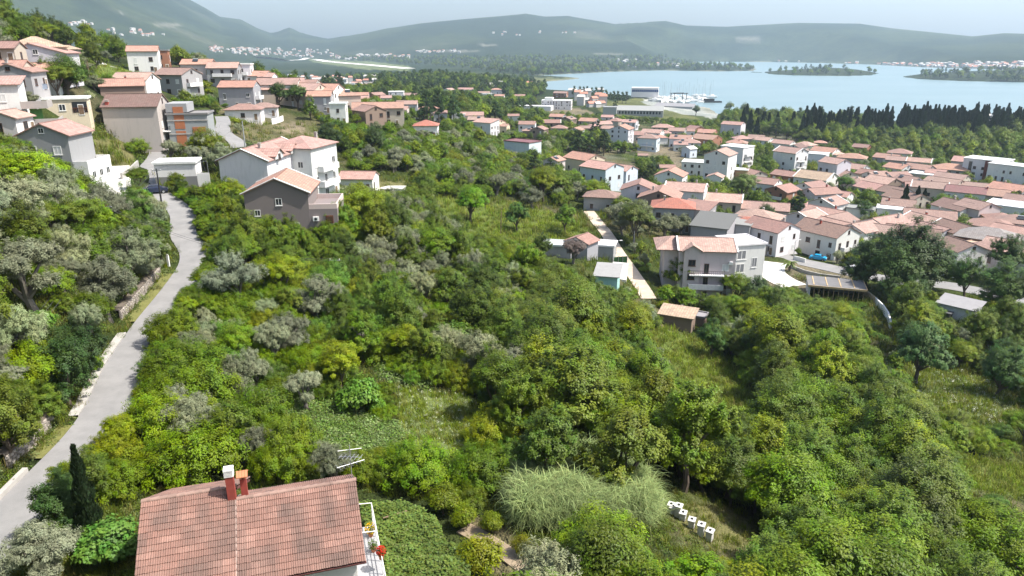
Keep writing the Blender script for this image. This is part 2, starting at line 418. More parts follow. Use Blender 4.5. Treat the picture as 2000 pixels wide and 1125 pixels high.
def tag(o, label=None, cat=None, group=None, kind=None):
    if label: o['label'] = label
    if cat: o['category'] = cat
    if group: o['group'] = group
    if kind: o['kind'] = kind
    return o
def np_mesh(name, V, quads, mats, mi=None, lv=None, uv=None, smooth=False):
    me = bpy.data.meshes.new(name); k = quads.shape[1]
    me.vertices.add(len(V)); me.vertices.foreach_set('co', np.asarray(V, np.float32).ravel())
    me.loops.add(quads.size); me.loops.foreach_set('vertex_index', quads.astype(np.int32).ravel())
    me.polygons.add(len(quads)); me.polygons.foreach_set('loop_start', np.arange(0, quads.size, k, dtype=np.int32))
    for m in mats: me.materials.append(m)
    if mi is not None: me.polygons.foreach_set('material_index', mi.astype(np.int32))
    me.polygons.foreach_set('use_smooth', np.full(len(quads), smooth))
    me.update(calc_edges=True)
    if lv is not None:
        a = me.color_attributes.new('lv', 'FLOAT_COLOR', 'POINT')
        c = np.ones((len(V), 4), np.float32); c[:, :lv.shape[1]] = lv; a.data.foreach_set('color', c.ravel())
    return me
ITEMS = []    # countable things that get a label by what they look like and where they stand
def item(o, desc, noun, u, v, group, cat=None):
    o['group'] = group; o['category'] = cat or noun; ITEMS.append((o, desc, noun, u, v))

# ------------------------------------------------------------------ the ground
GRASS = (0.10, 0.125, 0.03); SCRUB = (0.045, 0.06, 0.018); DIRT = (0.32, 0.25, 0.17); MEADOW = (0.2, 0.25, 0.055); FLOWER = (0.24, 0.28, 0.11); DRY = (0.27, 0.24, 0.1); FOREST = (0.032, 0.052, 0.02)
POLY = [ # (polygon in the photograph, colour of the ground there)
 ([(1275,635),(1350,655),(1425,705),(1485,785),(1470,825),(1375,800),(1320,725),(1270,670)], MEADOW, 1),
 ([(1765,715),(1850,722),(1930,745),(2010,800),(1945,835),(1850,805),(1780,770)], FLOWER, 1),
 ([(850,385),(1000,395),(1150,430),(1140,475),(1080,490),(1000,478),(930,455),(860,415)], MEADOW, 1),
 ([(775,762),(915,768),(975,865),(890,905),(780,865)], FLOWER, 1),
 ([(1315,985),(1410,985),(1510,1045),(1460,1090),(1330,1045)], DRY, 1),
 ([(1860,890),(2040,915),(2040,985),(1890,955)], MEADOW, 1),
 ([(715,348),(790,352),(790,372),(720,372)], DRY, 1),
 ([(190,128),(310,128),(330,142),(250,158),(185,158)], MEADOW, 1),
 ([(180,270),(262,272),(262,330),(190,330)], DRY, 1),
 ([(545,240),(590,238),(600,258),(545,262)], DIRT, 1),
 ([(540,700),(640,780),(790,840),(770,885),(640,880),(520,860)], (0.09, 0.12, 0.04), 1),
 ([(1480,505),(1600,520),(1680,540),(1690,575),(1580,575),(1500,560)], DIRT, 1),
 ([(1690,660),(1740,680),(1735,715),(1710,700)], DIRT, 1),
 ([(1240,275),(1330,290),(1330,330),(1250,330)], DIRT, 1),
 ([(900,1000),(1000,1010),(1060,1125),(960,1125)], (0.25, 0.2, 0.11), 1),
 ([(690,440),(760,440),(760,460),(690,460)], DRY, 1),
 ([(1240,190),(1310,198),(1360,230),(1300,245),(1180,228),(1160,205)], (0.2,0.2,0.075), 0),
 ([(1060,205),(1150,215),(1160,232),(1070,228)], DIRT, 0),
 ([(600,115),(720,119),(800,129),(800,139),(700,134),(610,121)], (0.24, 0.26, 0.12), 0),
 ([(1040,150),(1130,152),(1130,160),(1050,165),(1030,160)], (0.22, 0.22, 0.1), 0),
 ([(1280,180),(1400,196),(1400,222),(1450,238),(1330,222),(1250,200)], (0.58, 0.56, 0.53), 0)]
def inpoly(poly, u, v):
    ins = np.zeros(np.shape(u), bool); m = len(poly)
    for i in range(m):
        ax, ay = poly[i]; bx, by = poly[(i+1) % m]
        if ay == by: continue
        ins ^= ((ay > v) != (by > v)) & (u < (bx-ax)*(v-ay)/(by-ay)+ax)
    return ins
PU, PVv = project(GX, GY, Zg)
jit = (fbm(GX/6, GY/6, 3, 77)-0.5)
col = np.empty(GX.shape+(3,)); col[:] = GRASS
def blend(mask, c):
    global col
    m = np.asarray(mask, float)[..., None]; col = col*(1-m) + np.array(c)*m
blend(sstep(0.4, 0.6, fbm(GX/14, GY/14, 4, 31)), SCRUB)
blend(0.75*sstep(0.56, 0.66, fbm(GX/23+5, GY/23, 4, 41)), (0.22, 0.18, 0.1))
town = inpoly([(1180,260),(1480,235),(1700,290),(2100,300),(2100,560),(1640,520),(1380,400),(1200,350),(1080,270),(1080,230)], PU, PVv)
blend(0.55*town*sstep(0.35, 0.6, fbm(GX/10, GY/10, 3, 9)), (0.3, 0.27, 0.22))
blend(sstep(700, 1100, RR), FOREST)
blend(sstep(900, 1400, RR)*sstep(0.5, 0.68, fbm(GX/160, GY/90, 4, 51)), (0.085, 0.1, 0.045))
mt = sstep(2400, 3300, RR)*np.clip((Zg-12)/60, 0, 1)
blend(mt, (0.026, 0.045, 0.02))
blend(mt*0.9*sstep(0.46, 0.62, fbm(GX/420, GY/420, 3, 61)+.04), (0.06, 0.08, 0.032))
blend(mt*0.3*sstep(0.62, 0.7, fbm(GX/520+9, GY/520, 3, 71)+.02), (0.22, 0.2, 0.15))
for poly, c, nearby in POLY:
    ju, jv = jit*RR*0+jit*22, jit*9
    m = inpoly(poly, PU+ju, PVv+jv)
    blend(0.88*m, c)
for cu, cv, ru, rv in ((328,49,30,3.5),(900,100,34,2.2),(950,88,22,2),(1190,105,30,1.6),(1460,75,26,3),(740,108,30,1),(235,26,8,1.5)):
    e = ((PU-cu)/ru)**2+((PVv-cv)/rv)**2 + jit*1.6
    blend(0.55*sstep(1.2, 0.6, e)*(RR > 1500), (0.34, 0.3, 0.25))
blend((RR > 500)*sstep(14, 3, np.abs(bay-4))*0.7, (0.42, 0.38, 0.3))
blend((isl < 0)*1.0, (0.05, 0.065, 0.025))
def ground_mat():
    n = N('ground'); g = n.new('NewGeometry').outputs['Position']
    c = n.attr('gcol', 'GEOMETRY').outputs['Color']
    f = n.noise(0.9, 6, g, 0.7); f2 = n.noise(0.03, 7, g, 0.72); f3 = n.noise(5, 3, g)
    c = n.mix(n.ramp(f, [(0.35, 0.0), (0.7, 0.7)]), c, n.mix(1.0, c, (0.5, 0.55, 0.5), 'MULTIPLY'))
    c = n.mix(n.ramp(f2, [(0.4, 0), (0.65, 0.65)]), c, n.mix(1.0, c, (0.5, 0.58, 0.55), 'MULTIPLY'))
    c = n.mix(n.ramp(f3, [(0.5, 0), (0.75, 0.35)]), c, n.mix(1.0, c, (1.7, 1.6, 1.5), 'MULTIPLY'))
    f4 = n.noise(0.014, 9, g, 0.78)
    c = n.mix(n.ramp(f4, [(0.38, 0.75), (0.62, 0)]), c, n.mix(1.0, c, (0.38, 0.45, 0.45), 'MULTIPLY'))
    return n.done(n.bsdf(c, 0.95, n.bump(n.math('ADD', n.math('MULTIPLY', f, 0.03), f4), 0.9, 9.0), spec=0.1))
na, nr = GX.shape
idx = np.arange(na*nr).reshape(na, nr)
quads = np.stack([idx[:-1, :-1], idx[1:, :-1], idx[1:, 1:], idx[:-1, 1:]], -1).reshape(-1, 4)[:, ::-1]
me = np_mesh('ground', np.stack([GX, GY, Zg], -1).reshape(-1, 3), quads, [ground_mat()], smooth=True)
a = me.color_attributes.new('gcol', 'FLOAT_COLOR', 'POINT')
a.data.foreach_set('color', np.concatenate([col, np.ones(GX.shape+(1,))], -1).astype(np.float32).ravel())
tag(link('ground', me), kind='structure')

# the sea
n = N('sea_water'); g = n.new('NewGeometry').outputs['Position']
mp = n.new('Mapping'); mp.inputs['Scale'].default_value = (1, 1.6, 1); n.link(g, mp.inputs[0])
f = n.noise(0.25, 5, mp.outputs[0], 0.6); f2 = n.noise(0.006, 4, mp.outputs[0])
c = n.mix(n.ramp(f2, [(0.35, 0), (0.65, 1)]), (0.15, 0.225, 0.237), (0.185, 0.255, 0.265))
sea_m = n.done(n.bsdf(c, 0.32, n.bump(f, 0.5, 0.35), spec=0.5))
b = MB(); b.add([(-9000, 300, 0), (9000, 300, 0), (9000, 9200, 0), (-9000, 9200, 0)], [(0, 1, 2, 3)])
tag(b.build('sea', sea_m), kind='structure')

# roads and paths: sheets draped over the levelled ground
def asphalt(name, c0, c1):
    n = N(name); g = n.new('NewGeometry').outputs['Position']
    f = n.ramp(n.noise(0.42, 7, g, 0.72), [(0.36, 0), (0.64, 1)]); f2 = n.noise(30, 2, g)
    c = n.mix(f, c0, c1); c = n.mix(n.math('MULTIPLY', f2, 0.25), c, (0.42, 0.4, 0.37))
    return n.done(n.bsdf(c, 0.9, n.bump(f2, 0.2, 0.01)))
A1 = asphalt('worn_asphalt', (0.18, 0.178, 0.177), (0.245, 0.24, 0.236)); A2 = asphalt('pale_dirt', (0.42, 0.33, 0.24), (0.58, 0.48, 0.38)); A3 = asphalt('pale_slab', (0.6, 0.57, 0.52), (0.74, 0.71, 0.66))
PM = {'road': A1, 'lane': A1, 'town_road': A1, 'driveway': A3, 'dirt_path': A2, 'forecourt': A3, 'hill_path': A3, 'garden_track': asphalt('garden_soil', (.24,.17,.1), (.36,.27,.17))}
PNAME = {'road': 'road', 'lane': 'road', 'town_road': 'road', 'driveway': 'driveway', 'dirt_path': 'path', 'forecourt': 'forecourt', 'hill_path': 'path', 'garden_track': 'path'}
def offset_line(q, off):
    d = np.gradient(q[:, :2], axis=0); d /= np.maximum(np.hypot(d[:, 0], d[:, 1]), 1e-9)[:, None]
    o = q.copy(); o[:, 0] += -d[:, 1]*off; o[:, 1] += d[:, 0]*off      # left of travel for +off
    return o
def strip(name, q, o0, o1, mat, dz=0.0, th=0.0):
    a_, b_ = offset_line(q, o0), offset_line(q, o1); m = len(q)
    if not th:
        V = np.concatenate([a_, b_]); V[:, 2] += dz; i = np.arange(m-1)
        return link(name, np_mesh(name, V, np.stack([i, i+m, i+m+1, i+1], -1), [mat], smooth=True))
    V = np.concatenate([a_, b_, a_, b_]); V[:2*m, 2] += dz; V[2*m:, 2] += dz-th; i = np.arange(m-1)
    Q = np.concatenate([np.stack([i, i+m, i+m+1, i+1], -1), np.stack([i, i+1, i+1+2*m, i+2*m], -1), np.stack([i+m, i+3*m, i+1+3*m, i+1+m], -1)])
    return link(name, np_mesh(name, V, Q, [mat]))
for name, (q, wd) in PATHW.items():
    wj = 0.12*np.sin(np.arange(len(q))*1.7)
    tag(strip(PNAME[name], q, wd/2, -wd/2, PM[name], 0.0, 0.1), kind='structure')
ROAD = PATHW['road'][0]
def road_index(u, v):
    pu, pv = project(ROAD[:, 0], ROAD[:, 1], ROAD[:, 2]); return int(((pu-u)**2+(pv-v)**2).argmin())
def road_seg(p0, p1):
    i, j = sorted((road_index(*p0), road_index(*p1))); return ROAD[i:j+1]
tag(strip('gutter', road_seg((205,815), (285,650)), 2.5, 1.77, M['concrete'], 0.12, 0.3), kind='structure')
tag(strip('gravel_verge', road_seg((225,790), (262,690)), -1.77, -3.4, A3, -0.015), kind='structure')
tag(strip('road_kerb', road_seg((-30,1080), (110,920)), 2.1, 1.77, M['concrete'], 0.3, 0.6), kind='structure')
for p0, p1 in (((300,625), (372,540)), ((120,900), (200,825))):
    tag(strip('grass_verge', road_seg(p0, p1), 3.0, 1.77, simple('verge', (0.16, 0.16, 0.05), 0.95, 0.4, 4), 0.03, 0.3), kind='structure')

# haze
hm = bpy.data.materials.new('haze'); hm.use_nodes = True; hm.node_tree.nodes.clear()
pv_ = hm.node_tree.nodes.new('ShaderNodeVolumePrincipled'); ho = hm.node_tree.nodes.new('ShaderNodeOutputMaterial')
pv_.inputs['Color'].default_value = (0.66, 0.83, 1.0, 1); pv_.inputs['Density'].default_value = HAZE_DENSITY; pv_.inputs['Anisotropy'].default_value = 0.2
hm.node_tree.links.new(pv_.outputs[0], ho.inputs['Volume'])
b = MB(); b.box(-9800, 9800, -400, 9800, float(Zg.min())-1.2, float(Zg.max())+30)
tag(b.build('haze', hm), kind='stuff')
# ------------------------------------------------------------------ houses
M['blind'] = simple('grey_blind', (.2,.205,.215), .6, .12)
RC = {'P':(.455,.275,.235),'S':(.475,.315,.26),'O':(.45,.245,.18),'R':(.42,.135,.085),'B':(.21,.135,.11),'M':(.14,.08,.07),'G':(.27,.265,.26),'T':(.44,.33,.23),'W':(.80,.79,.76),'D':(.31,.175,.145),'K':(.13,.125,.125),'V':(.2,.09,.095)}
RW = {'P':'pink','S':'salmon','O':'orange','R':'red','B':'brown','M':'maroon','G':'grey','T':'tan','W':'white','D':'rust red','K':'dark grey','V':'maroon'}
WC = {'w':(.76,.75,.72),'g':(.34,.34,.345),'l':(.62,.60,.63),'c':(.66,.56,.40),'b':(.52,.45,.37),'n':(.26,.19,.15),'u':(.60,.67,.72),'k':(.33,.15,.09),'m':(.23,.185,.175),'y':(.62,.45,.18),'e':(.47,.4,.37),'p':(.6,.52,.5),'t':(.35,.6,.55)}
WW = {'w':'white','g':'grey','l':'pale grey','c':'cream','b':'beige','n':'brown','u':'bluish white','k':'brick red','m':'mauve','y':'ochre','e':'mauve beige','p':'pinkish','t':'turquoise'}
HBOX = []      # what the picture shows of each house (u0, u1, v0, v1, distance)
FOOT = []      # footprints kept clear of trees (x, y, radius)
ST = {1:'one storey',2:'two storey',3:'three storey',4:'four storey',5:'five storey'}
def unit_window(kind):
    """a 1 x 1 window on the plane y = 0 looking to -y: frame ring proud of the wall, pane set back in it, sill or shutter"""
    f = MB(); t = 0.09
    f.box(-.5, .5, -.05, .0, .5-t, .5); f.box(-.5, .5, -.05, .0, -.5, -.5+t)
    f.box(-.5, -.5+t, -.05, .0, -.5+t, .5-t); f.box(.5-t, .5, -.05, .0, -.5+t, .5-t)
    if kind != 'plain': f.box(-.035, .035, -.04, .0, -.5+t, .5-t)
    f.box(-.56, .56, -.10, 0, -.56, -.5)
    p = MB(); p.box(-.5+t, .5-t, -.02, 0, -.5+t, .5-t)
    return f, p
WIN = {}
for kd, fm, pm in (('white', 'frame', 'glass'), ('dark', 'brownframe', 'glass'), ('shut', 'frame', 'shutter'), ('blind', 'frame', 'blind')):
    f, p = unit_window(kd)
    o = len(f.m); f.add(p.v, p.f, 1)
    WIN[kd] = (f.mesh('window', [M[fm], M[pm]]), f and unit_window(kd)[0].mesh('window_frame', M[fm]), unit_window(kd)[1].mesh('pane', M[pm]))
def add_window(parent, x, y, z, ang, w_, h_, kd, detail=False):
    if detail:
        o = link('window', WIN[kd][1], parent); p = link('pane', WIN[kd][2], o)
    else:
        o = link('window', WIN[kd][0], parent)
    o.location = (x, y, z); o.rotation_euler = (0, 0, ang); o.scale = (w_, 1, h_)
    return o
def gable_roof(L, W, H, rise, o, mat_roof, oe=None, th=0.16, asym=0.0):
    """two slabs meeting at a ridge along x; UV = metres along and down the slope"""
    oe = o if oe is None else oe
    b = MB(); uv = []
    yr = asym*W
    x0, x1 = -L/2-oe, L/2+oe
    for sgn in (-1, 1):
        run = W/2 - sgn*yr
        slope = rise/run
        ye = sgn*(W/2+o); ze = H - o*slope; yt, zt = yr, H+rise
        ln = math.hypot(run+o, rise+o*slope)
        vs = [(x0, ye, ze), (x1, ye, ze), (x1, yt, zt), (x0, yt, zt)]
        lo = [(x, y, z-th) for x, y, z in vs]
        fs = [(0, 1, 2, 3), (7, 6, 5, 4), (0, 4, 5, 1), (1, 5, 6, 2), (3, 7, 4, 0)]
        if sgn > 0: fs = [tuple(reversed(f)) for f in fs]
        b.add(vs+lo, fs)
        uv += [(x0, 0), (x1, 0), (x1, ln), (x0, ln)]*2
    rid = len(b.v)
    b.box(x0, x1, yr-.13, yr+.13, H+rise-.05, H+rise+.07); uv += [(0, 0)]*8
    return b, uv
def hip_roof(L, W, H, rise, o, th=0.16):
    b = MB(); uv = []
    s = rise/(W/2); X, Y = L/2+o, W/2+o; z0 = H-o*s; rx = max(L/2-W/2, 0.01); zr = H+rise
    vs = [(-X, -Y, z0), (X, -Y, z0), (X, Y, z0), (-X, Y, z0), (-rx, 0, zr), (rx, 0, zr)]
    for f in ((0, 1, 5, 4), (2, 3, 4, 5)):
        b.add([vs[i] for i in f], [(0, 1, 2, 3)]); ln = math.hypot(Y, zr-z0)
        uv += [(vs[i][0], 0 if k < 2 else ln) for k, i in enumerate(f)]
    for f in ((1, 2, 5), (3, 0, 4)):
        b.add([vs[i] for i in f], [(0, 1, 2)]); ln = math.hypot(X-rx, zr-z0)
        uv += [(vs[i][1], 0 if k < 2 else ln) for k, i in enumerate(f)]
    b.add(vs[:4]+[(x, y, z-th) for x, y, z in vs[:4]], [(7, 6, 5, 4), (0, 4, 5, 1), (1, 5, 6, 2), (2, 6, 7, 3), (3, 7, 4, 0)]); uv += [(0, 0)]*8
    return b, uv
def roof_obj(b, uv, parent, col, mat=None):
    me = b.mesh('roof', mat or M['roof'])
    l = me.uv_layers.new(name='UVMap'); li = np.empty(len(me.loops), np.int32); me.loops.foreach_get('vertex_index', li)
    l.data.foreach_set('uv', np.asarray(uv, np.float32)[li].ravel())
    return link('roof', me, parent, col)
def jitter(c, a=0.1):
    k = 1+random.uniform(-a, a); return [min(.85, x*k*(1+random.uniform(-.03, .03))) for x in c]
def add_chimney(parent_roof, x, y, z, h=1.1, w_=.45, mat=None):
    b = MB(); b.box(x-w_/2, x+w_/2, y-w_/2, y+w_/2, z-.6, z+h, 0); b.box(x-w_/2-.07, x+w_/2+.07, y-w_/2-.07, y+w_/2+.07, z+h+.002, z+h+.1, 1)
    for dx in (-.15, .15):
        b.box(x+dx*w_*2-.05, x+dx*w_*2+.05, y-w_/2, y+w_/2, z+h+.1, z+h+.25, 0)
    b.box(x-w_/2-.05, x+w_/2+.05, y-w_/2-.05, y+w_/2+.05, z+h+.252, z+h+.32, 1)
    return b.build('chimney', [mat or M['red'], M['concrete']], parent_roof)
def add_balcony(parent, x, y, z, ang, w_, d=1.3, solid=False, tint=(.75,.74,.72)):
    """slab and railing hung on the wall plane through (x, y) looking along ang"""
    b = MB(); b.box(-w_/2, w_/2, -d, 0, -.16, 0, 0)
    if solid:
        b.box(-w_/2, w_/2, -d, -d+.12, .002, .95, 0)
        for s in (-1, 1): b.box(s*w_/2-(.12 if s > 0 else 0), s*w_/2+(0 if s > 0 else .12), -d+.122, -.02, .002, .95, 0)
    else:
        b.box(-w_/2, w_/2, -d, -d+.05, .9, .96, 1)
        for s in (-1, 1): b.box(s*(w_/2-.025)-.025, s*(w_/2-.025)+.025, -d+.052, -.02, .9, .96, 1)
        k = max(3, int(w_/.35))
        for i in range(k+1):
            xx = -w_/2+.03+(w_-.06)*i/k; b.box(xx-.02, xx+.02, -d+.005, -d+.045, .002, .898, 1)
    o = b.build('balcony', [M['tint'], M['dark']], parent, tint)
    o.location = (x, y, z); o.rotation_euler = (0, 0, ang); return o
def house(u, vr, L, W, st, yaw, roof, rc, wc, pitch=21, win='dark', chim=0, bal=None, noun='house', desc=None, label=None, group='houses of the town', trim=False, over=.45, attic=True, detail=False, rel=True, dens=1.0, cat=None, name='house', asym=0.0, skip=(), z=None, wins=True):
    if group == 'houses of the town' and not label and st < 1.9 and roof != 's': st += .45
    full = math.floor(st+.01); H = st*2.85+.25
    rise = (W/2)*math.tan(R(pitch)) if roof in 'gh' else (W*math.tan(R(9)) if roof == 's' else .35)
    x, y, zb = hit(u, vr, H+rise)
    if z is not None: zb = z
    az = math.atan2(x, y); ang = R(yaw)-(az if rel else 0)
    root = empty(name, (x, y, zb), ang)
    FOOT.append((x, y, math.hypot(L, W)/2*0.85))
    depth = y*cp-(zb-CZ)*sp
    hw = F*max(L, W)*.5/depth; vb = project(x, y, zb)[1]; HBOX.append((u-hw, u+hw, vr-1, vr+(vb-vr)*(.42 if group == 'houses of the town' and not label else .72), math.hypot(x, y)))
    # walls
    b = MB(); yr = asym*W
    if roof == 'g':
        prof = [(-W/2, -3.5), (W/2, -3.5), (W/2, H), (yr, H+rise-.05), (-W/2, H)]
        vs = [(-L/2, p, q) for p, q in prof]+[(L/2, p, q) for p, q in prof]; k = len(prof)
        b.add(vs, [tuple(range(k)), tuple(range(2*k-1, k-1, -1))]+[(i, k+i, k+(i+1) % k, (i+1) % k) for i in range(k) if i != 2 and i != 3])
    elif roof == 's':
        b.add([(-L/2,-W/2,-3.5),(L/2,-W/2,-3.5),(L/2,W/2,-3.5),(-L/2,W/2,-3.5),(-L/2,-W/2,H),(L/2,-W/2,H),(L/2,W/2,H+rise-.05),(-L/2,W/2,H+rise-.05)],
              [(0,3,2,1),(4,5,6,7),(0,1,5,4),(1,2,6,5),(2,3,7,6),(3,0,4,7)])
    else: b.box(-L/2, L/2, -W/2, W/2, -3.5, H)
    wall_c = jitter(WC[wc], .06)
    b.build('wall', M['wall'], root, wall_c)
    roof_c = jitter(RC[rc], .1)
    if not label and roof in 'gh' and rc in 'PSOD':
        k_ = random.random()**1.6*.75; roof_c = [a*(1-k_)+b_*k_ for a, b_ in zip(roof_c, (.27, .2, .17))]
    if roof == 'g': rb, uv = gable_roof(L, W, H, rise, over, None, over*.55, asym=asym); ro = roof_obj(rb, uv, root, roof_c)
    elif roof == 'h': rb, uv = hip_roof(L, W, H, rise, over); ro = roof_obj(rb, uv, root, roof_c)
    elif roof == 's':
        rb = MB(); s = rise/W; o = over
        vs = [(-L/2-o,-W/2-o,H-o*s+.02),(L/2+o,-W/2-o,H-o*s+.02),(L/2+o,W/2+o,H+rise+o*s+.02),(-L/2-o,W/2+o,H+rise+o*s+.02)]
        rb.add([(p,q,r+.14) for p,q,r in vs]+vs, [(0,1,2,3),(7,6,5,4),(0,4,5,1),(1,5,6,2),(2,6,7,3),(3,7,4,0)])
        ro = roof_obj(rb, [(p, q) for p, q, r in vs]*2, root, roof_c, M['roof'] if rc not in 'WGK' else M['flat'])
    else:
        rb = MB(); o = .25
        rb.box(-L/2-o, L/2+o, -W/2-o, W/2+o, H+.003, H+.18)
        for q in ((-L/2-o, L/2+o, -W/2-o, -W/2-o+.2), (-L/2-o, L/2+o, W/2+o-.2, W/2+o), (-L/2-o, -L/2-o+.2, -W/2-o+.2, W/2+o-.2), (L/2+o-.2, L/2+o, -W/2-o+.2, W/2+o-.2)):
            rb.box(*q, H+.182, H+.38)
        ro = rb.build('roof', M['flat'], root, roof_c)
    if trim and roof == 'g':
        for sx in (-1, 1):
            t = MB(); xx = sx*(L/2+over*.55)
            for sg in (-1, 1):
                run = W/2-sg*yr; sl = rise/run; ye, ze = sg*(W/2+over), H-over*sl
                t.add([(xx-.16, ye, ze+.02), (xx+.16, ye, ze+.02), (xx+.16, yr, H+rise+.02), (xx-.16, yr, H+rise+.02), (xx-.16, ye, ze+.14), (xx+.16, ye, ze+.14), (xx+.16, yr, H+rise+.14), (xx-.16, yr, H+rise+.14)],
                      [(0,3,2,1),(4,5,6,7),(0,1,5,4),(1,2,6,5),(2,3,7,6),(3,0,4,7)])
            t.build('barge_board', M['white'], root)
    for i in range(chim):
        cx = random.uniform(-.32, .32)*L; cyy = random.choice((-1, 1))*random.uniform(.12, .2)*W
        cz = H+rise*(1-abs(cyy-yr)/(W/2)) if roof == 'g' else H+rise*.55
        add_chimney(ro, cx, cyy, cz-.1, random.uniform(.8, 1.3), mat=random.choice((M['red'], M['concrete'], M['concrete'])))
    if not label and roof in 'gh' and rise > 1 and random.random() < .07:
        sx = random.uniform(-.25, .25)*L; sl_ = rise/(W/2); yy = -W*.22; zz = H+rise-abs(yy)*sl_+.12; sb = MB()
        sb.add([(sx-.9, yy-.8, zz-.8*sl_+.1), (sx+.9, yy-.8, zz-.8*sl_+.1), (sx+.9, yy+.3, zz+.3*sl_+.25), (sx-.9, yy+.3, zz+.3*sl_+.25), (sx-.9, yy-.8, zz-.8*sl_), (sx+.9, yy-.8, zz-.8*sl_), (sx+.9, yy+.3, zz+.3*sl_), (sx-.9, yy+.3, zz+.3*sl_)], [(0,1,2,3),(7,6,5,4),(0,4,5,1),(1,5,6,2),(2,6,7,3),(3,7,4,0)], 0)
        sb.tube([(sx-.85, yy+.45, zz+.5), (sx+.85, yy+.45, zz+.5)], .22, 8, 1)
        sb.build('solar_heater', [M['glass'], M['steel']], ro)
    # windows and doors on the faces the picture can show
    ca, sa = math.cos(ang), math.sin(ang)
    faces = [('f', 0, -W/2, 0.0, L), ('b', 0, W/2, math.pi, L), ('r', L/2, 0, math.pi/2, W), ('l', -L/2, 0, -math.pi/2, W)]
    n_st = full if full >= 1 else 1
    for key, fx, fy, fa, span in faces if wins else ():
        if key in skip: continue
        nx, ny = math.sin(fa), -math.cos(fa)
        wxn, wyn = nx*ca-ny*sa, nx*sa+ny*ca
        cxw, cyw = x+fx*ca-fy*sa, y+fx*sa+fy*ca
        dd = math.hypot(cxw, cyw)
        if (-cxw*wxn-cyw*wyn)/dd < 0.06: continue
        ncol = max(1, int(span/3.1*dens))
        for s_ in range(n_st):
            for c_ in range(ncol):
                if random.random() < .14: continue
                off = (c_+.5)/ncol*span-span/2
                ww, hh = random.choice(((1.15, 1.25), (.85, 1.2), (1.3, 1.3), (.9, 2.05)))
                zc = s_*2.85+1.62 if hh < 1.9 else s_*2.85+1.2
                if bal and key in bal and s_ > 0 and c_ == ncol//2: ww, hh, zc = .95, 2.1, s_*2.85+1.3
                kd = random.choice((win, win, win, 'shut')) if win != 'white' else random.choice(('white', 'white', 'shut'))
                px, py = fx + (off*math.cos(fa)), fy + (off*math.sin(fa))
                add_window(root, px+nx*.004, py+ny*.004, zc, fa, ww, hh, kd, detail)
            if bal and key in bal and s_ > 0:
                add_balcony(root, fx+nx*.003, fy+ny*.003, s_*2.85+.22, fa, span*.62, solid=random.random() < .4)
        if roof == 'g' and key in 'rl' and attic and W > 6.5:
            add_window(root, fx+nx*.004, yr*.6+ny*.004, H+rise*.32, fa, .8, min(1.0, rise*.5), win if win != 'shut' else 'dark', detail)
        if key == 'f' and n_st >= 1 and depth < 320:
            d_ = MB(); d_.box(-.5, .5, -.07, 0, 0, 2.1, 0); d_.box(-.42, .42, -.075, -.071, .15, 1.95, 1)
            dl = d_.build('door', [M['frame'], M['wood']], root); dl.location = (span*.36, -W/2-.006, .05)
    lab = desc
    if not lab:
        sh = {'g': 'gabled', 'h': 'hipped', 's': 'sloping', 'f': 'flat'}[roof]
        lab = f"{WW[wc]} {ST[max(1, min(5, round(st)))]} house, {RW[rc]} {sh} roof"
    if label: root['label'] = label; root['category'] = cat or noun; root['group'] = group
    else: item(root, lab, noun, u, vr, group, cat)
    root['kind'] = 'thing'
    return root, (x, y, zb, ang, H, rise)

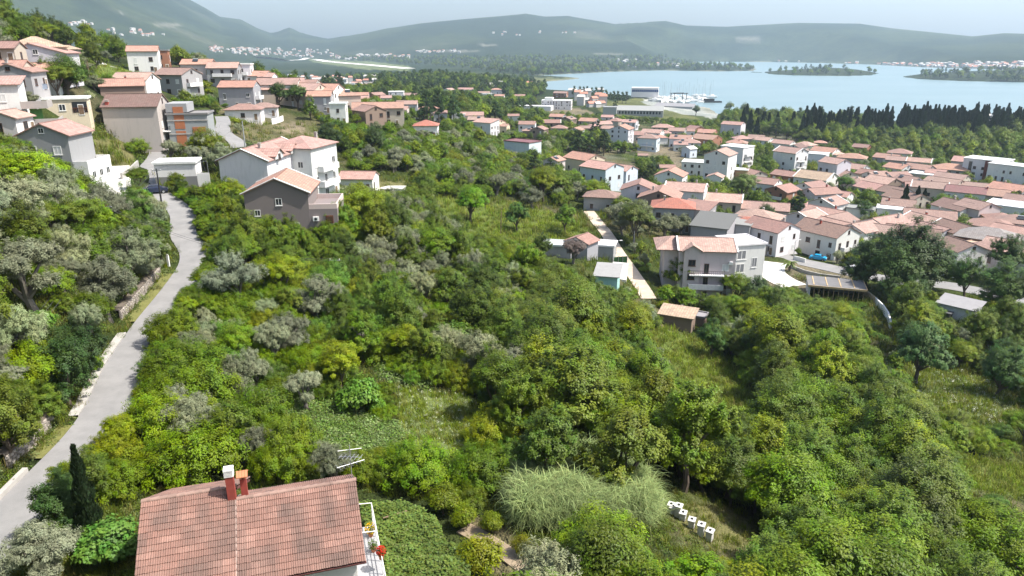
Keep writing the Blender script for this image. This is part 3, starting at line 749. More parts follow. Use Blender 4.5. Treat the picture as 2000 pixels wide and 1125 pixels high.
# town, from the shore side to the near side; (pixel of the roof's middle, ridge length, width, storeys, turn, roof, colours)
HS = [
 # near white and yellow blocks
 (1312,329,10,10.5,2.4,78,'g','O','w',{'bal':'l'}),(1250,353,10,10.5,1.6,86,'g','D','l',{}),(1291,366,11,11.5,2,84,'g','O','n',{'chim':1}),
 (1341,356,12,9,2.6,-8,'g','S','w',{'bal':'f','trim':True,'chim':1}),(1316,386,11,9,1.8,0,'h','R','g',{'chim':1}),(1364,397,8,7,2,-20,'s','D','g',{}),(1176,370,9,7,1,-8,'h','B','g',{}),
 (1411,377,12,9,1.6,-3,'g','S','b',{'chim':1,'trim':True}),(1398,338,6,6,1.5,80,'g','P','w',{}),(1303,321,7,5,1,10,'g','D','b',{}),(1256,299,5,4,1,0,'g','D','g',{}),
 # second row, around the big gabled house
 (1215,243,13,12,3,74,'g','O','l',{'chim':1}),(1268,261,11,10,2.6,-12,'h','D','u',{'bal':'f','chim':1}),(1151,230,13,10,2,-20,'g','O','g',{}),(1077,233,12,9,2,0,'g','D','n',{'trim':True}),
 (1089,222,11,9,2,-20,'g','O','g',{}),(1110,227,9,9,2,60,'g','D','n',{}),(1093,244,10,8,1,-10,'h','D','g',{}),(1054,246,8,8,1.6,70,'g','D','n',{}),(1126,248,9,8,1,70,'g','O','w',{}),
 (1145,245,8,7,1,0,'g','D','n',{}),(1187,224,10,8,1.6,-10,'g','P','p',{}),(1204,230,11,10,1.5,60,'h','D','b',{}),(1231,233,11,9,2,-15,'g','P','l',{'bal':'r'}),(1178,236,11,9,1.5,20,'g','P','w',{}),(1185,245,9,8,2,-10,'g','P','w',{}),
 (1295,242,15,10,2,-6,'h','P','b',{'chim':1}),(1275,252,13,9,1.6,-18,'g','S','w',{}),(1245,256,12,9,1,0,'h','D','b',{}),(1296,254,10,8,1.2,0,'h','P','w',{}),(1323,249,11,9,1.8,-10,'g','P','g',{}),(1343,250,10,8,1.8,0,'g','D','w',{}),
 (1358,245,10,8,1.7,-45,'g','D','k',{}),(1382,252,12,10,1.4,-12,'g','O','k',{'chim':1}),(1331,263,13,10,1.5,-8,'g','O','w',{}),(1344,271,14,9,1.3,5,'h','P','l',{'chim':1}),(1381,262,15,12,1.7,-30,'g','O','k',{'chim':1}),(1347,285,6,6,1.2,50,'g','W','u',{}),
 (1262,268,8,7,1,10,'g','P','b',{}),(1330,276,8,7,1,0,'g','P','w',{}),(1290,263,8,7,1,20,'h','O','w',{}),(1160,241,7,7,1,30,'h','P','w',{}),(1215,258,8,6,1,0,'f','W','l',{}),
 # blocks by the grove
 (1433,237,15,9,3.7,-22,'g','P','l',{'win':'dark','desc':'big pale grey block of flats under pink split gable','noun':'house'}),(1440,272,12,9,1.4,-5,'h','O','w',{'chim':1}),(1449,264,11,9,1.4,20,'h','P','b',{}),
 (1478,263,10,9,2,-14,'g','O','w',{'bal':'f'}),(1494,267,10,9,2,-30,'g','S','w',{}),(1531,273,12,9,1.8,-25,'g','P','w',{}),(1574,276,11,9,1.4,-30,'h','S','w',{}),(1558,281,9,8,1.3,60,'g','M','w',{}),(1578,290,9,8,1.2,0,'h','P','b',{}),
 (1546,287,12,10,4.4,-34,'g','P','w',{'bal':'r','desc':'tall white block of flats with ochre balcony panels','trim':True,'group':'blocks of flats in the town'}),(1593,298,12,9,2.6,-12,'f','W','w',{'bal':'f'}),
 (1613,287,13,10,1.6,-25,'g','O','w',{}),(1628,293,9,9,1.2,-30,'h','S','w',{}),(1666,299,14,10,1.4,-5,'h','O','g',{'chim':1}),(1632,308,10,9,3.7,-38,'g','S','l',{}),(1668,319,12,9,2,-28,'g','P','w',{'bal':'r'}),(1648,332,9,9,2,-50,'g','D','b',{}),
 (1596,334,14,12,2.2,-24,'g','T','w',{'desc':'wide white house under a big tan roof','trim':True}),(1441,284,12,11,4.4,-28,'f','W','w',{'bal':'r','desc':'white flat-topped block of flats with beige balconies','group':'blocks of flats in the town'}),
 (1409,290,12,10.5,4.6,72,'g','S','w',{'desc':'tall white gabled block of flats under salmon roof','group':'blocks of flats in the town'}),(1441,329,9,6,1.8,-6,'f','W','k',{}),(1472,331,9,8,1.4,-50,'g','D','b',{}),
 (1500,347,8.5,8,2.4,-22,'g','D','w',{}),(1530,360,9.5,9,2,60,'g','D','k',{'bal':'l'}),(1538,333,11,8,2,-30,'g','D','k',{}),(1587,354,10,9,1.8,55,'g','D','w',{'bal':'l'}),(1606,366,12,8,1.6,40,'g','D','l',{'chim':1}),(1619,384,9,9,1.7,62,'g','P','w',{'trim':True}),
 (1674,344,9,9,1.5,-20,'h','O','p',{'chim':1}),(1705,356,10,9,2,-40,'g','P','g',{'bal':'r'}),(1684,281,9,8,1.5,-20,'g','D','k',{}),(1602,274,8,6,1,0,'h','O','g',{}),(1560,300,8,6,1.5,0,'f','W','w',{}),(1700,331,9,8,1.6,-30,'g','D','b',{}),(1714,334,9,8,1.6,40,'g','O','w',{}),
 # right edge of the town
 (1759,290,12,10,2,-4,'h','D','w',{}),(1735,300,12,9,2,-20,'g','O','g',{'chim':1}),(1754,305,10,8,1.4,-10,'g','P','g',{}),(1797,308,11,8,1.5,-6,'g','S','w',{'trim':True}),(1756,319,10,9,2,-36,'g','O','w',{'chim':1}),(1797,320,11,9,1.6,-24,'g','O','g',{}),
 (1860,319,16,11,2,-5,'h','O','g',{'chim':1}),(1893,306,13,10,2.4,-10,'g','P','p',{}),(1812,338,14,9,1.1,-14,'f','W','b',{}),(1860,338,12,9,1.6,-20,'g','P','b',{}),(1846,347,13,9,2,-24,'g','S','b',{'bal':'r'}),
 (1818,354,12,9,2.4,-2,'g','S','b',{'trim':True,'chim':1}),(1889,363,13,9,1.7,-3,'g','V','w',{}),(1918,357,15,10,1.2,-4,'g','S','w',{}),(1936,368,12,9,2,-4,'g','O','b',{'chim':1,'bal':'f'}),(1976,358,13,10,2,-25,'g','O','g',{'bal':'r','chim':1}),
 (1725,344,11,10,2.2,-32,'g','S','n',{'chim':1}),(1752,335,10,9,1.5,40,'g','D','w',{}),(1776,343,10,9,2,-40,'g','D','w',{}),(1750,364,10,9,1.4,-35,'g','B','l',{}),(1772,374,12,10,1.6,-38,'g','B','b',{}),
 (1757,388,10,8,2,-3,'g','D','w',{'chim':1}),(1873,391,11,10,2.4,-40,'g','B','w',{'bal':'r','chim':1}),(1911,391,9,9,2.7,-38,'g','P','p',{'bal':'r'}),(1985,398,16,12,1.3,-10,'f','W','w',{}),(1817,409,14,9,1.7,5,'g','D','w',{'chim':1}),
 (1808,419,10,8,2,-40,'g','S','g',{'chim':1,'trim':True}),(1822,437,10,8,1.4,-38,'g','P','l',{}),(1868,433,9,9,1.7,-46,'g','B','c',{}),(1941,426,12,9,1.3,-10,'h','D','b',{}),(1958,415,8,8,1.5,20,'h','D','y',{}),(1984,418,9,9,1.6,0,'h','D','w',{}),
 (1938,444,14,11,1.7,-8,'h','G','k',{}),(1930,458,9,8,1.3,-10,'h','D','w',{}),(1985,470,12,9,2,-16,'g','S','g',{'chim':1}),(1955,467,9,8,1.7,50,'h','P','g',{}),(1878,468,8,8,2.3,-46,'g','B','w',{'bal':'r'}),(1918,478,8,7,1.1,-30,'f','T','b',{}),
 (1732,421,12,11,2,56,'g','P','w',{'chim':1}),(1716,437,10,8,1.6,-10,'g','S','w',{}),(1785,442,13,9,1.5,-4,'g','B','b',{}),(1495,394,14,8,1.4,0,'g','P','b',{}),(1482,408,12,10,1.6,-14,'h','S','b',{'chim':1}),
 (1508,428,11,9,1.7,-36,'g','D','w',{'chim':1}),(1577,410,9,9,2,60,'g','S','w',{'trim':True}),(1614,405,11,9,1.5,-30,'g','P','b',{'chim':1}),(1634,417,10,9,1.5,58,'g','D','l',{}),(1640,430,12,9,1.6,-38,'g','S','w',{'chim':1}),(1684,433,9,8,1.8,58,'g','S','w',{}),
 (1682,404,8,6,1.3,-8,'f','G','w',{}),(1583,399,4,4,1,-30,'s','P','w',{}),(1640,372,8,7,1.3,-20,'g','P','w',{}),(1790,355,8,7,1.5,10,'g','D','w',{}),(1830,330,8,7,1.4,-10,'g','P','w',{}),(1740,404,8,7,1.2,0,'f','W','w',{}),(1980,440,9,8,1.5,-20,'g','P','w',{}),(1995,380,9,8,2,-10,'g','D','l',{}),
 # the middle distance, below the knoll
 (949,233,12,9,2.4,-34,'s','P','w',{'dens':1.3,'win':'dark'}),(832,234,9,8.5,1.1,-5,'h','R','w',{'desc':'small white cottage under a pyramid red roof','win':'dark'}),(1021,274,13,9,2.7,-36,'f','V','u',{'wins':False,'desc':'bluish white windowless block topped in maroon'}),
 (922,218,14,9,2,0,'g','P','b',{}),(930,227,9,8,1.6,-10,'g','S','n',{}),(968,233,9,8,1.6,-40,'g','O','c',{}),(980,241,8,6,1.2,-20,'g','O','c',{}),(1030,236,10,8,2.2,-6,'g','D','w',{}),(1034,250,8,6,1,0,'h','O','n',{}),
 (1083,305,6,6,1.6,60,'g','O','p',{}),(738,199,18,9,1.7,-2,'g','O','b',{'desc':'long house under orange roof with two gable dormers'}),(795,196,12,9,2.5,-4,'g','P','l',{'bal':'f'}),(777,207,11,8,1.3,-12,'g','P','p',{}),(800,181,12,9,2,-6,'g','P','g',{}),
 (774,178,12,9,3,-6,'f','W','w',{'bal':'f'}),(838,206,13,9,1.3,0,'h','O','b',{}),(622,163,15,10,2.2,-24,'g','O','w',{}),(590,162,14,10,2,-30,'g','S','b',{}),(655,174,16,10,1.5,10,'h','O','b',{}),(702,180,14,9,1.5,-4,'g','O','w',{}),(703,187,13,9,1,0,'g','P','w',{}),(735,180,11,9,2,40,'g','D','k',{}),
 (676,162,24,14,1.7,-4,'f','W','w',{'desc':'wide white workshop with a red end wall','win':'shut'}),(697,159,14,9,1.6,-20,'g','O','w',{}),(543,152,14,10,2,-10,'g','P','w',{}),(559,152,12,9,1.6,0,'g','P','w',{}),(557,161,16,10,1.2,0,'g','P','b',{}),(586,155,13,9,1.6,-20,'g','D','w',{}),(615,159,13,9,1.2,0,'h','D','w',{}),(718,160,11,9,2,20,'g','G','w',{}),
 (754,186,8,8,1.5,0,'g','P','w',{}),(765,205,8,7,1.6,10,'g','G','g',{}),(720,205,9,8,1.6,-60,'g','D','n',{}),(877,172,14,10,2,60,'g','S','w',{}),(909,171,20,11,2,-10,'g','P','w',{}),(945,178,15,9,1.4,0,'g','O','w',{}),(952,182,12,9,1.4,0,'f','W','w',{}),(969,172,14,9,1.3,0,'h','O','w',{}),
 (976,184,12,9,1.6,-10,'g','O','w',{}),(1015,184,14,9,1.5,0,'g','D','b',{}),(1096,178,18,11,2,-20,'g','D','k',{}),(860,215,8,7,1.3,0,'g','P','w',{}),(895,222,8,6,1.2,0,'f','W','w',{}),(1003,222,8,6,1.2,0,'g','D','w',{}),
 # the hillside at the left
 (66,71,11,10,1,0,'h','T','b',{'group':'houses on the hillside'}),(130,88,6,5,.9,-10,'h','T','b',{'group':'houses on the hillside','desc':'small open pavilion-like house'}),(9,117,7,6,1,-20,'g','O','b',{'group':'houses on the hillside'}),(2,80,6,6,1,-20,'g','D','b',{'group':'houses on the hillside'}),
 (30,123,8,7,1.2,70,'g','D','g',{'group':'houses on the hillside','chim':1}),(76,122,6,5,1,-10,'g','O','w',{'group':'houses on the hillside'}),(11,214,5,5,1,60,'g','S','w',{'group':'houses on the hillside'}),
 (236,153,9,7,1.4,0,'g','O','n',{'group':'houses on the hillside','win':'white','chim':1}),(262,141,8,8,1.8,-24,'g','S','w',{'group':'houses on the hillside'}),(278,89,9,8,2.4,-6,'g','O','w',{'group':'houses on the hillside'}),(313,97,5,7,2.2,-6,'f','G','k',{'group':'houses on the hillside'}),
 (345,132,10,9,2.2,-40,'g','D','g',{'group':'houses on the hillside','bal':'r'}),(386,115,10,8,1.3,-14,'g','O','p',{'group':'houses on the hillside'}),(436,121,10,9,2,-10,'g','S','g',{'group':'houses on the hillside','bal':'f'}),(474,124,6,7,2.2,-10,'f','W','w',{'group':'houses on the hillside','bal':'f'}),
 (502,138,9,8,1.5,-30,'g','O','w',{'group':'houses on the hillside'}),(522,142,5,6,2,-20,'g','S','w',{'group':'houses on the hillside'}),(466,157,11,9,2.4,-16,'g','O','g',{'group':'houses on the hillside','bal':'r','chim':1,'win':'white'}),(476,202,10,7,1.1,-10,'h','D','w',{'group':'houses on the hillside'}),(515,200,8,6,1,-6,'h','D','w',{'group':'houses on the hillside'}),
 (364,247,5,4.5,1.1,-14,'h','R','n',{'group':'houses on the hillside'}),(624,177,8,7.5,2,-8,'g','O','g',{'group':'houses on the hillside','win':'white'}),
]
for u, vr, L, W, st, yaw, rf, rc, wc, kw in HS:
    house(u, vr, L, W, st, yaw, rf, rc, wc, **kw)
def local(root_info, px, py, pz):
    x, y, z, a, H, rise = root_info
    return x+px*math.cos(a)-py*math.sin(a), y+px*math.sin(a)+py*math.cos(a), z+pz
# --- named buildings
house(1141,298,13,10,2.8,-46,'g','O','c',label='cream three storey house with orange roof beside the bluish white twin house', pitch=20, dens=.7)
r, i = house(1176,315,12,10,2.7,-40,'g','P','u',label='bluish white twin house with pink roof and long windowless facade', bal='l', pitch=18, dens=.8)
house(1216,321,9,8,2.3,-34,'g','S','u',label='smaller pale half of the bluish twin house, with stacked dark windows')
house(1362,314,13,10,2,-6,'f','W','w',label='white two storey house with a plain flat white roof and dark square windows', win='dark')
# white terraced villa and its taller block
vg = 'houses on the hillside'
r1, i1 = house(512,279,17,8.4,2.6,66,'g','P','w',pitch=23,label='long white terraced house with two gable dormers, windowless gable to the road',group=vg,win='white',bal='f',trim=True,chim=1,skip=('l',),dens=1.2,attic=False)
for dx in (-4.2, 3.0):
    b = MB(); W = 8.4; H, rise = i1[4], i1[5]
    b.add([(dx-1.7,-W/2-.5,H-.3),(dx+1.7,-W/2-.5,H-.3),(dx+1.7,-W/2-.5,H+.35),(dx,-W/2-.5,H+1.35),(dx-1.7,-W/2-.5,H+.35),(dx,-.9,H+1.35),(dx-1.7,-1.6,H+.35),(dx+1.7,-1.6,H+.35),(dx-1.7,-1.6,H-.3),(dx+1.7,-1.6,H-.3)],
          [(0,1,2,3,4),(1,9,7,2),(0,4,6,8)])
    b.build('dormer_wall', M['wall'], r1, WC['w'])
    b = MB(); uv = []
    for s in (-1, 1):
        q = [(dx+s*2.1,-W/2-.8,H+.3),(dx,-W/2-.8,H+1.5),(dx,-.5,H+1.5),(dx+s*2.1,-1.5,H+.3)]
        q2 = [(a_,b_,c_-.12) for a_,b_,c_ in q]
        f_ = [(0,1,2,3),(7,6,5,4),(0,4,5,1),(3,7,4,0)]
        b.add(q+q2, f_ if s < 0 else [tuple(reversed(t)) for t in f_]); uv += [(a_[1], a_[2]) for a_ in q+q2]
    roof_obj(b, uv, r1, RC['P']).name = 'dormer_roof'
    add_window(r1, dx, -W/2-.506, H-.0, 0, 1.0, 1.1, 'dark', True)
r2, i2 = house(588,265,10,9,3.6,60,'h','P','w',label='tall white hipped block with balconies at the far end of the white terrace',group=vg,win='white',bal='fr',chim=1,pitch=18)
r3, i3 = house(548,338,9.5,9.2,2.6,78,'g','O','m',pitch=24,label='mauve house with orange gable, flat terrace annex and white framed windows',group=vg,wins=False,trim=True,cat='house')
for wx_, wz, ww, hh in ((.3,6.2,.95,1.1),(-2.9,4.6,.85,.95),(-.6,2.4,1.1,1.25),(2.4,2.4,1.25,1.25),(-3.3,2.1,1,1.2)):
    add_window(r3, -4.754, -wx_*1.0, wz, -math.pi/2, ww, hh, 'white', True)
b = MB(); b.box(-4.7, 3.5, -8.7, -4.6, -3.5, 5.0); b.build('annex_wall', M['wall'], r3, (.24,.2,.195))
b = MB()
for q in ((-4.7,3.5,-8.7,-8.5),(-4.7,-4.5,-8.5,-4.6),(3.3,3.5,-8.5,-4.6)): b.box(*q, 5.003, 5.75)
b.build('parapet', M['wall'], r3, (.62,.5,.46))
b = MB(); b.box(-.42,.42,-.3,0,-.32,.32,0); b.tube([(0,-.302,0),(0,-.33,0)], .22, 12, 1); o = b.build('air_conditioner', [M['white'], M['dark']], r3); o.location = (-4.706,-5.5,3.55); o.rotation_euler = (0,0,-math.pi/2)
b = MB(); b.box(-.55,.55,-.06,0,-.6,.6,0)
for k in range(5): b.box(-.48,.48,-.1,-.062,-.5+k*.2,-.38+k*.2,1)
o = b.build('vent_grille', [M['rust'], M['brownframe']], r3); o.location = (-4.706,-7.5,3.4); o.rotation_euler = (0,0,-math.pi/2)
add_window(r3, -4.706, -6.0, 1.5, -math.pi/2, 1.2, 1.0, 'shut', True)
# grey house with the steep steps
r4, i4 = house(103,236,7.2,7.0,2.3,62,'g','P','g',pitch=24,label='blue grey gabled house with white street front above steep steps',group=vg,win='white',dens=1.1,chim=0)
b = MB(); b.box(-3.6, 3.6, -5.6, -3.55, -5, 2.0); b.build('terrace_wall', M['wall'], r4, WC['w'])
b = MB()
for q in ((-3.6,3.6,-5.6,-5.42),(-3.6,-3.42,-5.42,-3.55),(3.42,3.6,-5.42,-3.55)): b.box(*q, 2.003, 2.85)
b.build('parapet', M['wall'], r4, WC['w'])
for k in (-2.2, 0, 2.2): add_window(r4, k, -5.604, .7, 0, 1.1, 1.1, 'white', True)
# brown roofed house with stacked balconies
r5, i5 = house(262,183,10.5,9,2.9,-17,'g','M','e',pitch=25,label='mauve beige house with dark brown roof and white railed balconies on its gable',group=vg,win='shut',bal='r',wins=True,skip=('f',),detail=True)
add_chimney([c for c in r5.children if c.name.startswith('roof')][0], -4.3, -3.9, i5[4]-.1, .9, .6, M['red'])
# half built concrete and brick house
r6, i6 = house(371,218,8,7,2.4,-12,'f','G','g',label='unfinished grey concrete house with orange brick infill panels',group=vg,wins=False)
b = MB(); b.box(-4,.2,-3.5,3.5,7.6,9.4); b.build('stair_tower', M['wall'], r6, WC['g'])
for q in ((-2.6,-.6,4.2,8.9),(-2.6,-.6,.4,3.8),(.8,3.4,1.2,4.6)):
    b = MB(); x0,x1,z0,z1 = q
    nz = int((z1-z0)/.24)
    for k in range(nz): b.box(x0, x1, -3.56, -3.5, z0+k*.24, z0+k*.24+.21)
    b.build('brick_panel', simple('hollow_brick', (.45,.17,.08), .9, .2, 5), r6)
for z_ in (3.0, 5.8):
    b = MB(); b.box(-4.05, 4.05, -3.62, -3.505, z_, z_+.25); b.build('ring_beam', M['concrete'], r6)
# flat white garage box
r7, i7 = house(346,312,6.6,5,1.3,-13,'f','W','w',label='flat white roofed garage with water-stained dark lower wall by the road',group=vg,wins=False,name='garage',cat='garage')
b = MB(); b.box(-3.36,3.36,-2.56,2.56,-3,1.75); b.build('stained_wall', M['wall'], r7, (.2,.2,.195))
for k in (.2, 1.1): add_window(r7, 3.304, -1.4+k*1.5, 2.6, math.pi/2, .8, .6, 'shut', True)
b = MB(); b.box(3.4,5.4,-2.4,-2.2,-3,2.2); b.build('side_wall', M['wall'], r7, WC['w'])
b = MB(); b.tube([(3.5,-2.3,3.9),(5.3,-2.3,4.3),(5.3,-2.3,2.2)], .04); b.build('pipe_frame', M['steel'], r7)
# bungalow, left edge terraces, grey gable
r8, i8 = house(122,189,8.6,5.5,1,-8,'f','W','c',label='low cream bungalow with flat roof and an open porch',group=vg,win='white',dens=.6)
b = MB(); b.box(1.7,4.2,-2.79,-2.755,.6,2.6); b.build('porch_opening', M['glass'], r8)
b = MB()
for k in range(9): b.box(1.72+k*.3,1.76+k*.3,-2.86,-2.82,.5,1.4)
b.box(1.7,4.2,-2.88,-2.8,1.41,1.48); b.build('railing', M['rust'], r8)
r9, i9 = house(2,152,5,6,2.2,-10,'s','P','w',label='white house at the picture edge with stacked terraces and green door panel',group=vg,win='dark')
for k, z_ in enumerate((.2, 3.0)):
    b = MB(); b.box(2.6, 7.5-k*1.2, -4.6, 1, z_-.2, z_); b.box(2.6, 7.5-k*1.2, -4.6, -4.45, z_+.003, z_+.95); b.box(7.35-k*1.2, 7.5-k*1.2, -4.44, 1, z_+.003, z_+.95)
    b.build('terrace', M['wall'], r9, (.42,.38,.35))
b = MB(); b.box(3.6,5.2,-3.2,-3.1,.3,2.6); b.build('green_panel', simple('green_cloth', (.12,.3,.08), .8, .2), r9)
r10, i10 = house(84,84,9.5,10,1.15,72,'g','P','l',pitch=20,label='broad lilac grey gable with long pink roof and glazed porch',group=vg,win='white',asym=.12,dens=.5,chim=1,wins=False)
add_window(r10, -4.754, .2, 3.6, -math.pi/2, 1.0, 1.0, 'white', True)
b = MB(); b.box(-4.75,-2.0,-5.06,-5.0,.6,2.6); b.build('glazed_porch', M['glass'], r10)
# white annex of the hillside house with orange roof
house(661,200,5,6,2.2,-8,'f','W','w',label='white flat-topped annex below the grey house with orange roof',group=vg,win='dark')
# garden shed with slab
r11, i11 = house(700,334,8.5,6.5,1.1,-16,'g','P','w',label='low white outbuilding with pink roof beside a white slab',group=vg,win='dark')
x, y, z = hit(762, 368); b = MB(); b.box(-4,4,-2,2,-1.5,.35); o = b.build('terrace_slab', A3, None); o.location = (x, y, z); o['kind'] = 'structure'; FOOT.append((x, y, 4))
# four-storey apartments beside the white box
r12, i12 = house(1378,463,11,9,3.7,9,'g','S','p',pitch=19,label='pale four storey apartments under a salmon roof beside the white box villa',bal='f',trim=True,win='dark',detail=True,dens=1.1)
x, y, z, a, H, rise = i12
b = MB(); b.box(-8.2,-5.55,-2.5,6,-3.5,H-.4); b.build('wing_wall', M['wall'], r12, WC['p'])
rb, uv = hip_roof(6.2, 9, H-.4, 1.6, .4); o = roof_obj(rb, uv, r12, RC['S']); o.name = 'wing_roof'; o.location = (-6.4, 1.8, 0.02)
b = MB(); W = 9
b.add([(-4.6,-5.2,H-.2),(-1.4,-5.2,H-.2),(-1.4,-5.2,H),(-3,-5.2,H+1),(-4.6,-5.2,H),(-4.6,-5.2,-3),(-1.4,-5.2,-3),(-4.6,-4.4,-3),(-1.4,-4.4,-3),(-4.6,-4.4,H),(-1.4,-4.4,H)],[(5,6,1,2,3,4,0),(6,8,10,2),(7,5,4,9)])
b.build('bay_wall', M['wall'], r12, WC['p'])
b = MB(); uv = []
for s in (-1, 1):
    q = [(-3+s*2.1,-5.6,H-.1),(-3,-5.6,H+1.2),(-3,-2.4,H+1.2),(-3+s*2.1,-4.3,H-.1)]; q2 = [(p_,q_,r_-.12) for p_,q_,r_ in q]
    f_ = [(0,1,2,3),(7,6,5,4),(0,4,5,1),(3,7,4,0)]; b.add(q+q2, f_ if s < 0 else [tuple(reversed(t)) for t in f_]); uv += [(p_[1], p_[2]) for p_ in q+q2]
roof_obj(b, uv, r12, RC['S']).name = 'bay_roof'
for z_ in (1.6, 4.45, 7.3): add_window(r12, -3, -5.206, z_+1, 0, 1.4, 1.3, 'dark', True)
for z_ in (2.6,5.4,8.3):
    b = MB(); b.box(-.4,.4,-.3,0,-.3,.3); o = b.build('air_conditioner', M['white'], r12); o.location = (4.6,-4.506,z_)
# white box villa
r13, i13 = house(1447,467,7.5,8,3.05,33,'f','W','w',label='bright white three storey box villa with big grey blinds',wins=False,detail=True)
for wx_, wz, ww, hh in ((-2,6.9,2.3,2.1),(-2.1,3.9,2.2,2.1),(1.3,5.0,1.3,2.3),(-2.1,1.3,2,1.6)):
    o = add_window(r13, wx_, -4.004, wz, 0, ww, hh, 'blind', True)
for z_ in (1.9,4.6,7.2):
    b = MB(); b.box(-.4,.4,-.3,0,-.3,.3); o = b.build('air_conditioner', M['white'], r13); o.location = (-3.753, -1.0, z_); o.rotation_euler = (0,0,-math.pi/2)
b = MB(); b.box(-3.84,-3.756,-4.1,-4.004,-3,8.8); b.build('drain_pipe', M['dark'], r13)
# long grey building and red hip with blue terrace, white house with brown roof
house(1395,424,9,10,1.9,-12,'s','K','g',label='long grey house with a dark slate lean-to roof, left part',dens=.8)
house(1438,430,9,9,1.9,-12,'f','G','g',label='long grey house with pale flat top beside the red hipped roof',bal='f')
r14, i14 = house(1476,425,13,9,1.9,-24,'h','R','b',pitch=16,label='beige house under a fresh red hipped roof over a raised blue terrace',over=.8)
b = MB(); b.box(-1,7.5,-10.5,-5.0,-3.5,2.2); b.build('terrace_wall', M['wall'], r14, WC['b'])
b = MB(); b.box(-.6,5.5,-9.9,-5.2,2.203,2.3); b.build('terrace_floor', simple('blue_tiles', (.03,.05,.16), .4, .2), r14)
r15, i15 = house(1616,433,13,9.5,2.3,-34,'g','B','w',pitch=24,label='big white house with mottled brown roof and dark windows by the blue car',win='dark',chim=1,bal='r',detail=True)
# brown-panelled apartment block, white block at the right edge
r16, i16 = house(1932,309,17,12,3.8,-16,'f','W','w',label='white apartment block with a tall rust-brown wall panel',bal='r',dens=1.0)
b = MB(); b.box(.5,5.5,-6.12,-6.0,-1,10.9); b.build('brown_panel', simple('brown_cladding', (.16,.05,.035), .7, .15), r16)
b = MB(); b.box(-6,-4.6,-6.1,-6.0,2,10); b.build('stair_glazing', M['glass'], r16)
house(1980,320,16,10,3.5,-20,'f','W','w',label='plain white flat-roofed apartment block at the right edge of the picture',dens=1.2)
# hall, hangar, hotel
r17, i17 = house(1246,208,50,20,1.6,-3,'s','G','g',label='long grey warehouse with sloping metal roof below the grassy mound',wins=False,name='warehouse',cat='warehouse',noun='warehouse')
b = MB()
for k in range(16): b.box(-24+k*3.0,-22.2+k*3.0,-10.08,-10.0,1.5,4.0)
b.build('window_band', M['glass'], r17)
house(1192,208,13,16,2.4,-3,'f','G','g',label='blank grey concrete end block of the long warehouse',wins=False,name='warehouse',cat='warehouse',noun='warehouse',group='sheds by the shore')
r18, i18 = house(1260,178,38,20,3.2,-2,'f','W','w',label='white boat hangar with a blue window band beside the marina',wins=False,name='hangar',cat='hangar',noun='hangar',z=7)
b = MB()
for k in range(14): b.box(-18+k*2.65,-15.6+k*2.65,-10.1,-10.0,3.8,7.2)
b.build('window_band', simple('blue_glass', (.05,.09,.2), .2, .2), r18)
r19, i19 = house(1088,195,30,14,3,-6,'f','W','w',label='large white hotel with rows of dark windows',dens=1.2,name='hotel',cat='hotel',noun='hotel')
b = MB(); b.box(-12,-4,-5,5,8.9,11.5); b.build('roof_block', M['wall'], r19, WC['w'])
house(1040,206,40,14,1.1,-12,'f','W','w',label='long low white building beside the large white hotel',name='hotel_wing',cat='building',wins=False)
# ruin, teal hut, tin shed
r20, i20 = house(1325,606,5.4,3.2,.75,-12,'s','T','n',label='ruined low shed with a tan slab roof among the bushes',wins=False,name='shed',cat='shed',noun='shed')
house(1364,612,2.6,2.4,.5,-12,'f','G','n',label='broken lean-to beside the ruined tan-roofed shed',wins=False,name='shed',cat='shed',noun='shed')
r21, i21 = house(1188,524,4,5,.9,-6,'s','G','t',label='turquoise walled hut with a grey sheet roof beside the dirt path',wins=False,name='hut',cat='hut',noun='hut')
house(1137,458,4.6,5.4,1.3,60,'g','D','g',label='small old house with a peaked rust roof between white sheds',wins=False)
for u, v, L, W, lb in ((1090,473,6,4,'white roofed shed on the near side of the old peaked house'),(1177,473,5.5,4.5,'white roofed shed between the old peaked house and the dirt path')):
    house(u, v, L, W, .85, -8, 'f', 'W', 'g', label=lb, wins=False, name='shed', cat='shed', noun='shed', over=.2)
b_ = hit(1213, 540); b = MB(); b.add([(-2,-4,-1),(1.2,-4,-1),(1.2,4,-1),(-2,4,-1),(-2,-4,.9),(1.2,-4,.6),(1.2,4,1.8),(-2,4,1.9)],[(0,3,2,1),(4,5,6,7),(0,1,5,4),(1,2,6,5),(2,3,7,6),(3,0,4,7)])
o = b.build('ramp', A3); o.location = b_; o.rotation_euler = (0,0,-.2); tag(o, 'sloping white concrete ramp between the turquoise hut and dirt path', 'ramp'); FOOT.append((b_[0], b_[1], 3))
r22, i22 = house(1877,588,6.2,4,.85,-14,'s','G','w',label='small white shed with grey tin roof and dark lean-to',wins=False,name='shed',cat='shed',noun='shed')
b = MB(); b.box(-2.8,-.4,-3.6,-2.05,-1.5,1.5); b.box(-3,-.2,-3.8,-2.06,1.503,1.6); b.build('lean_to', M['tint'], r22, (.09,.09,.095))
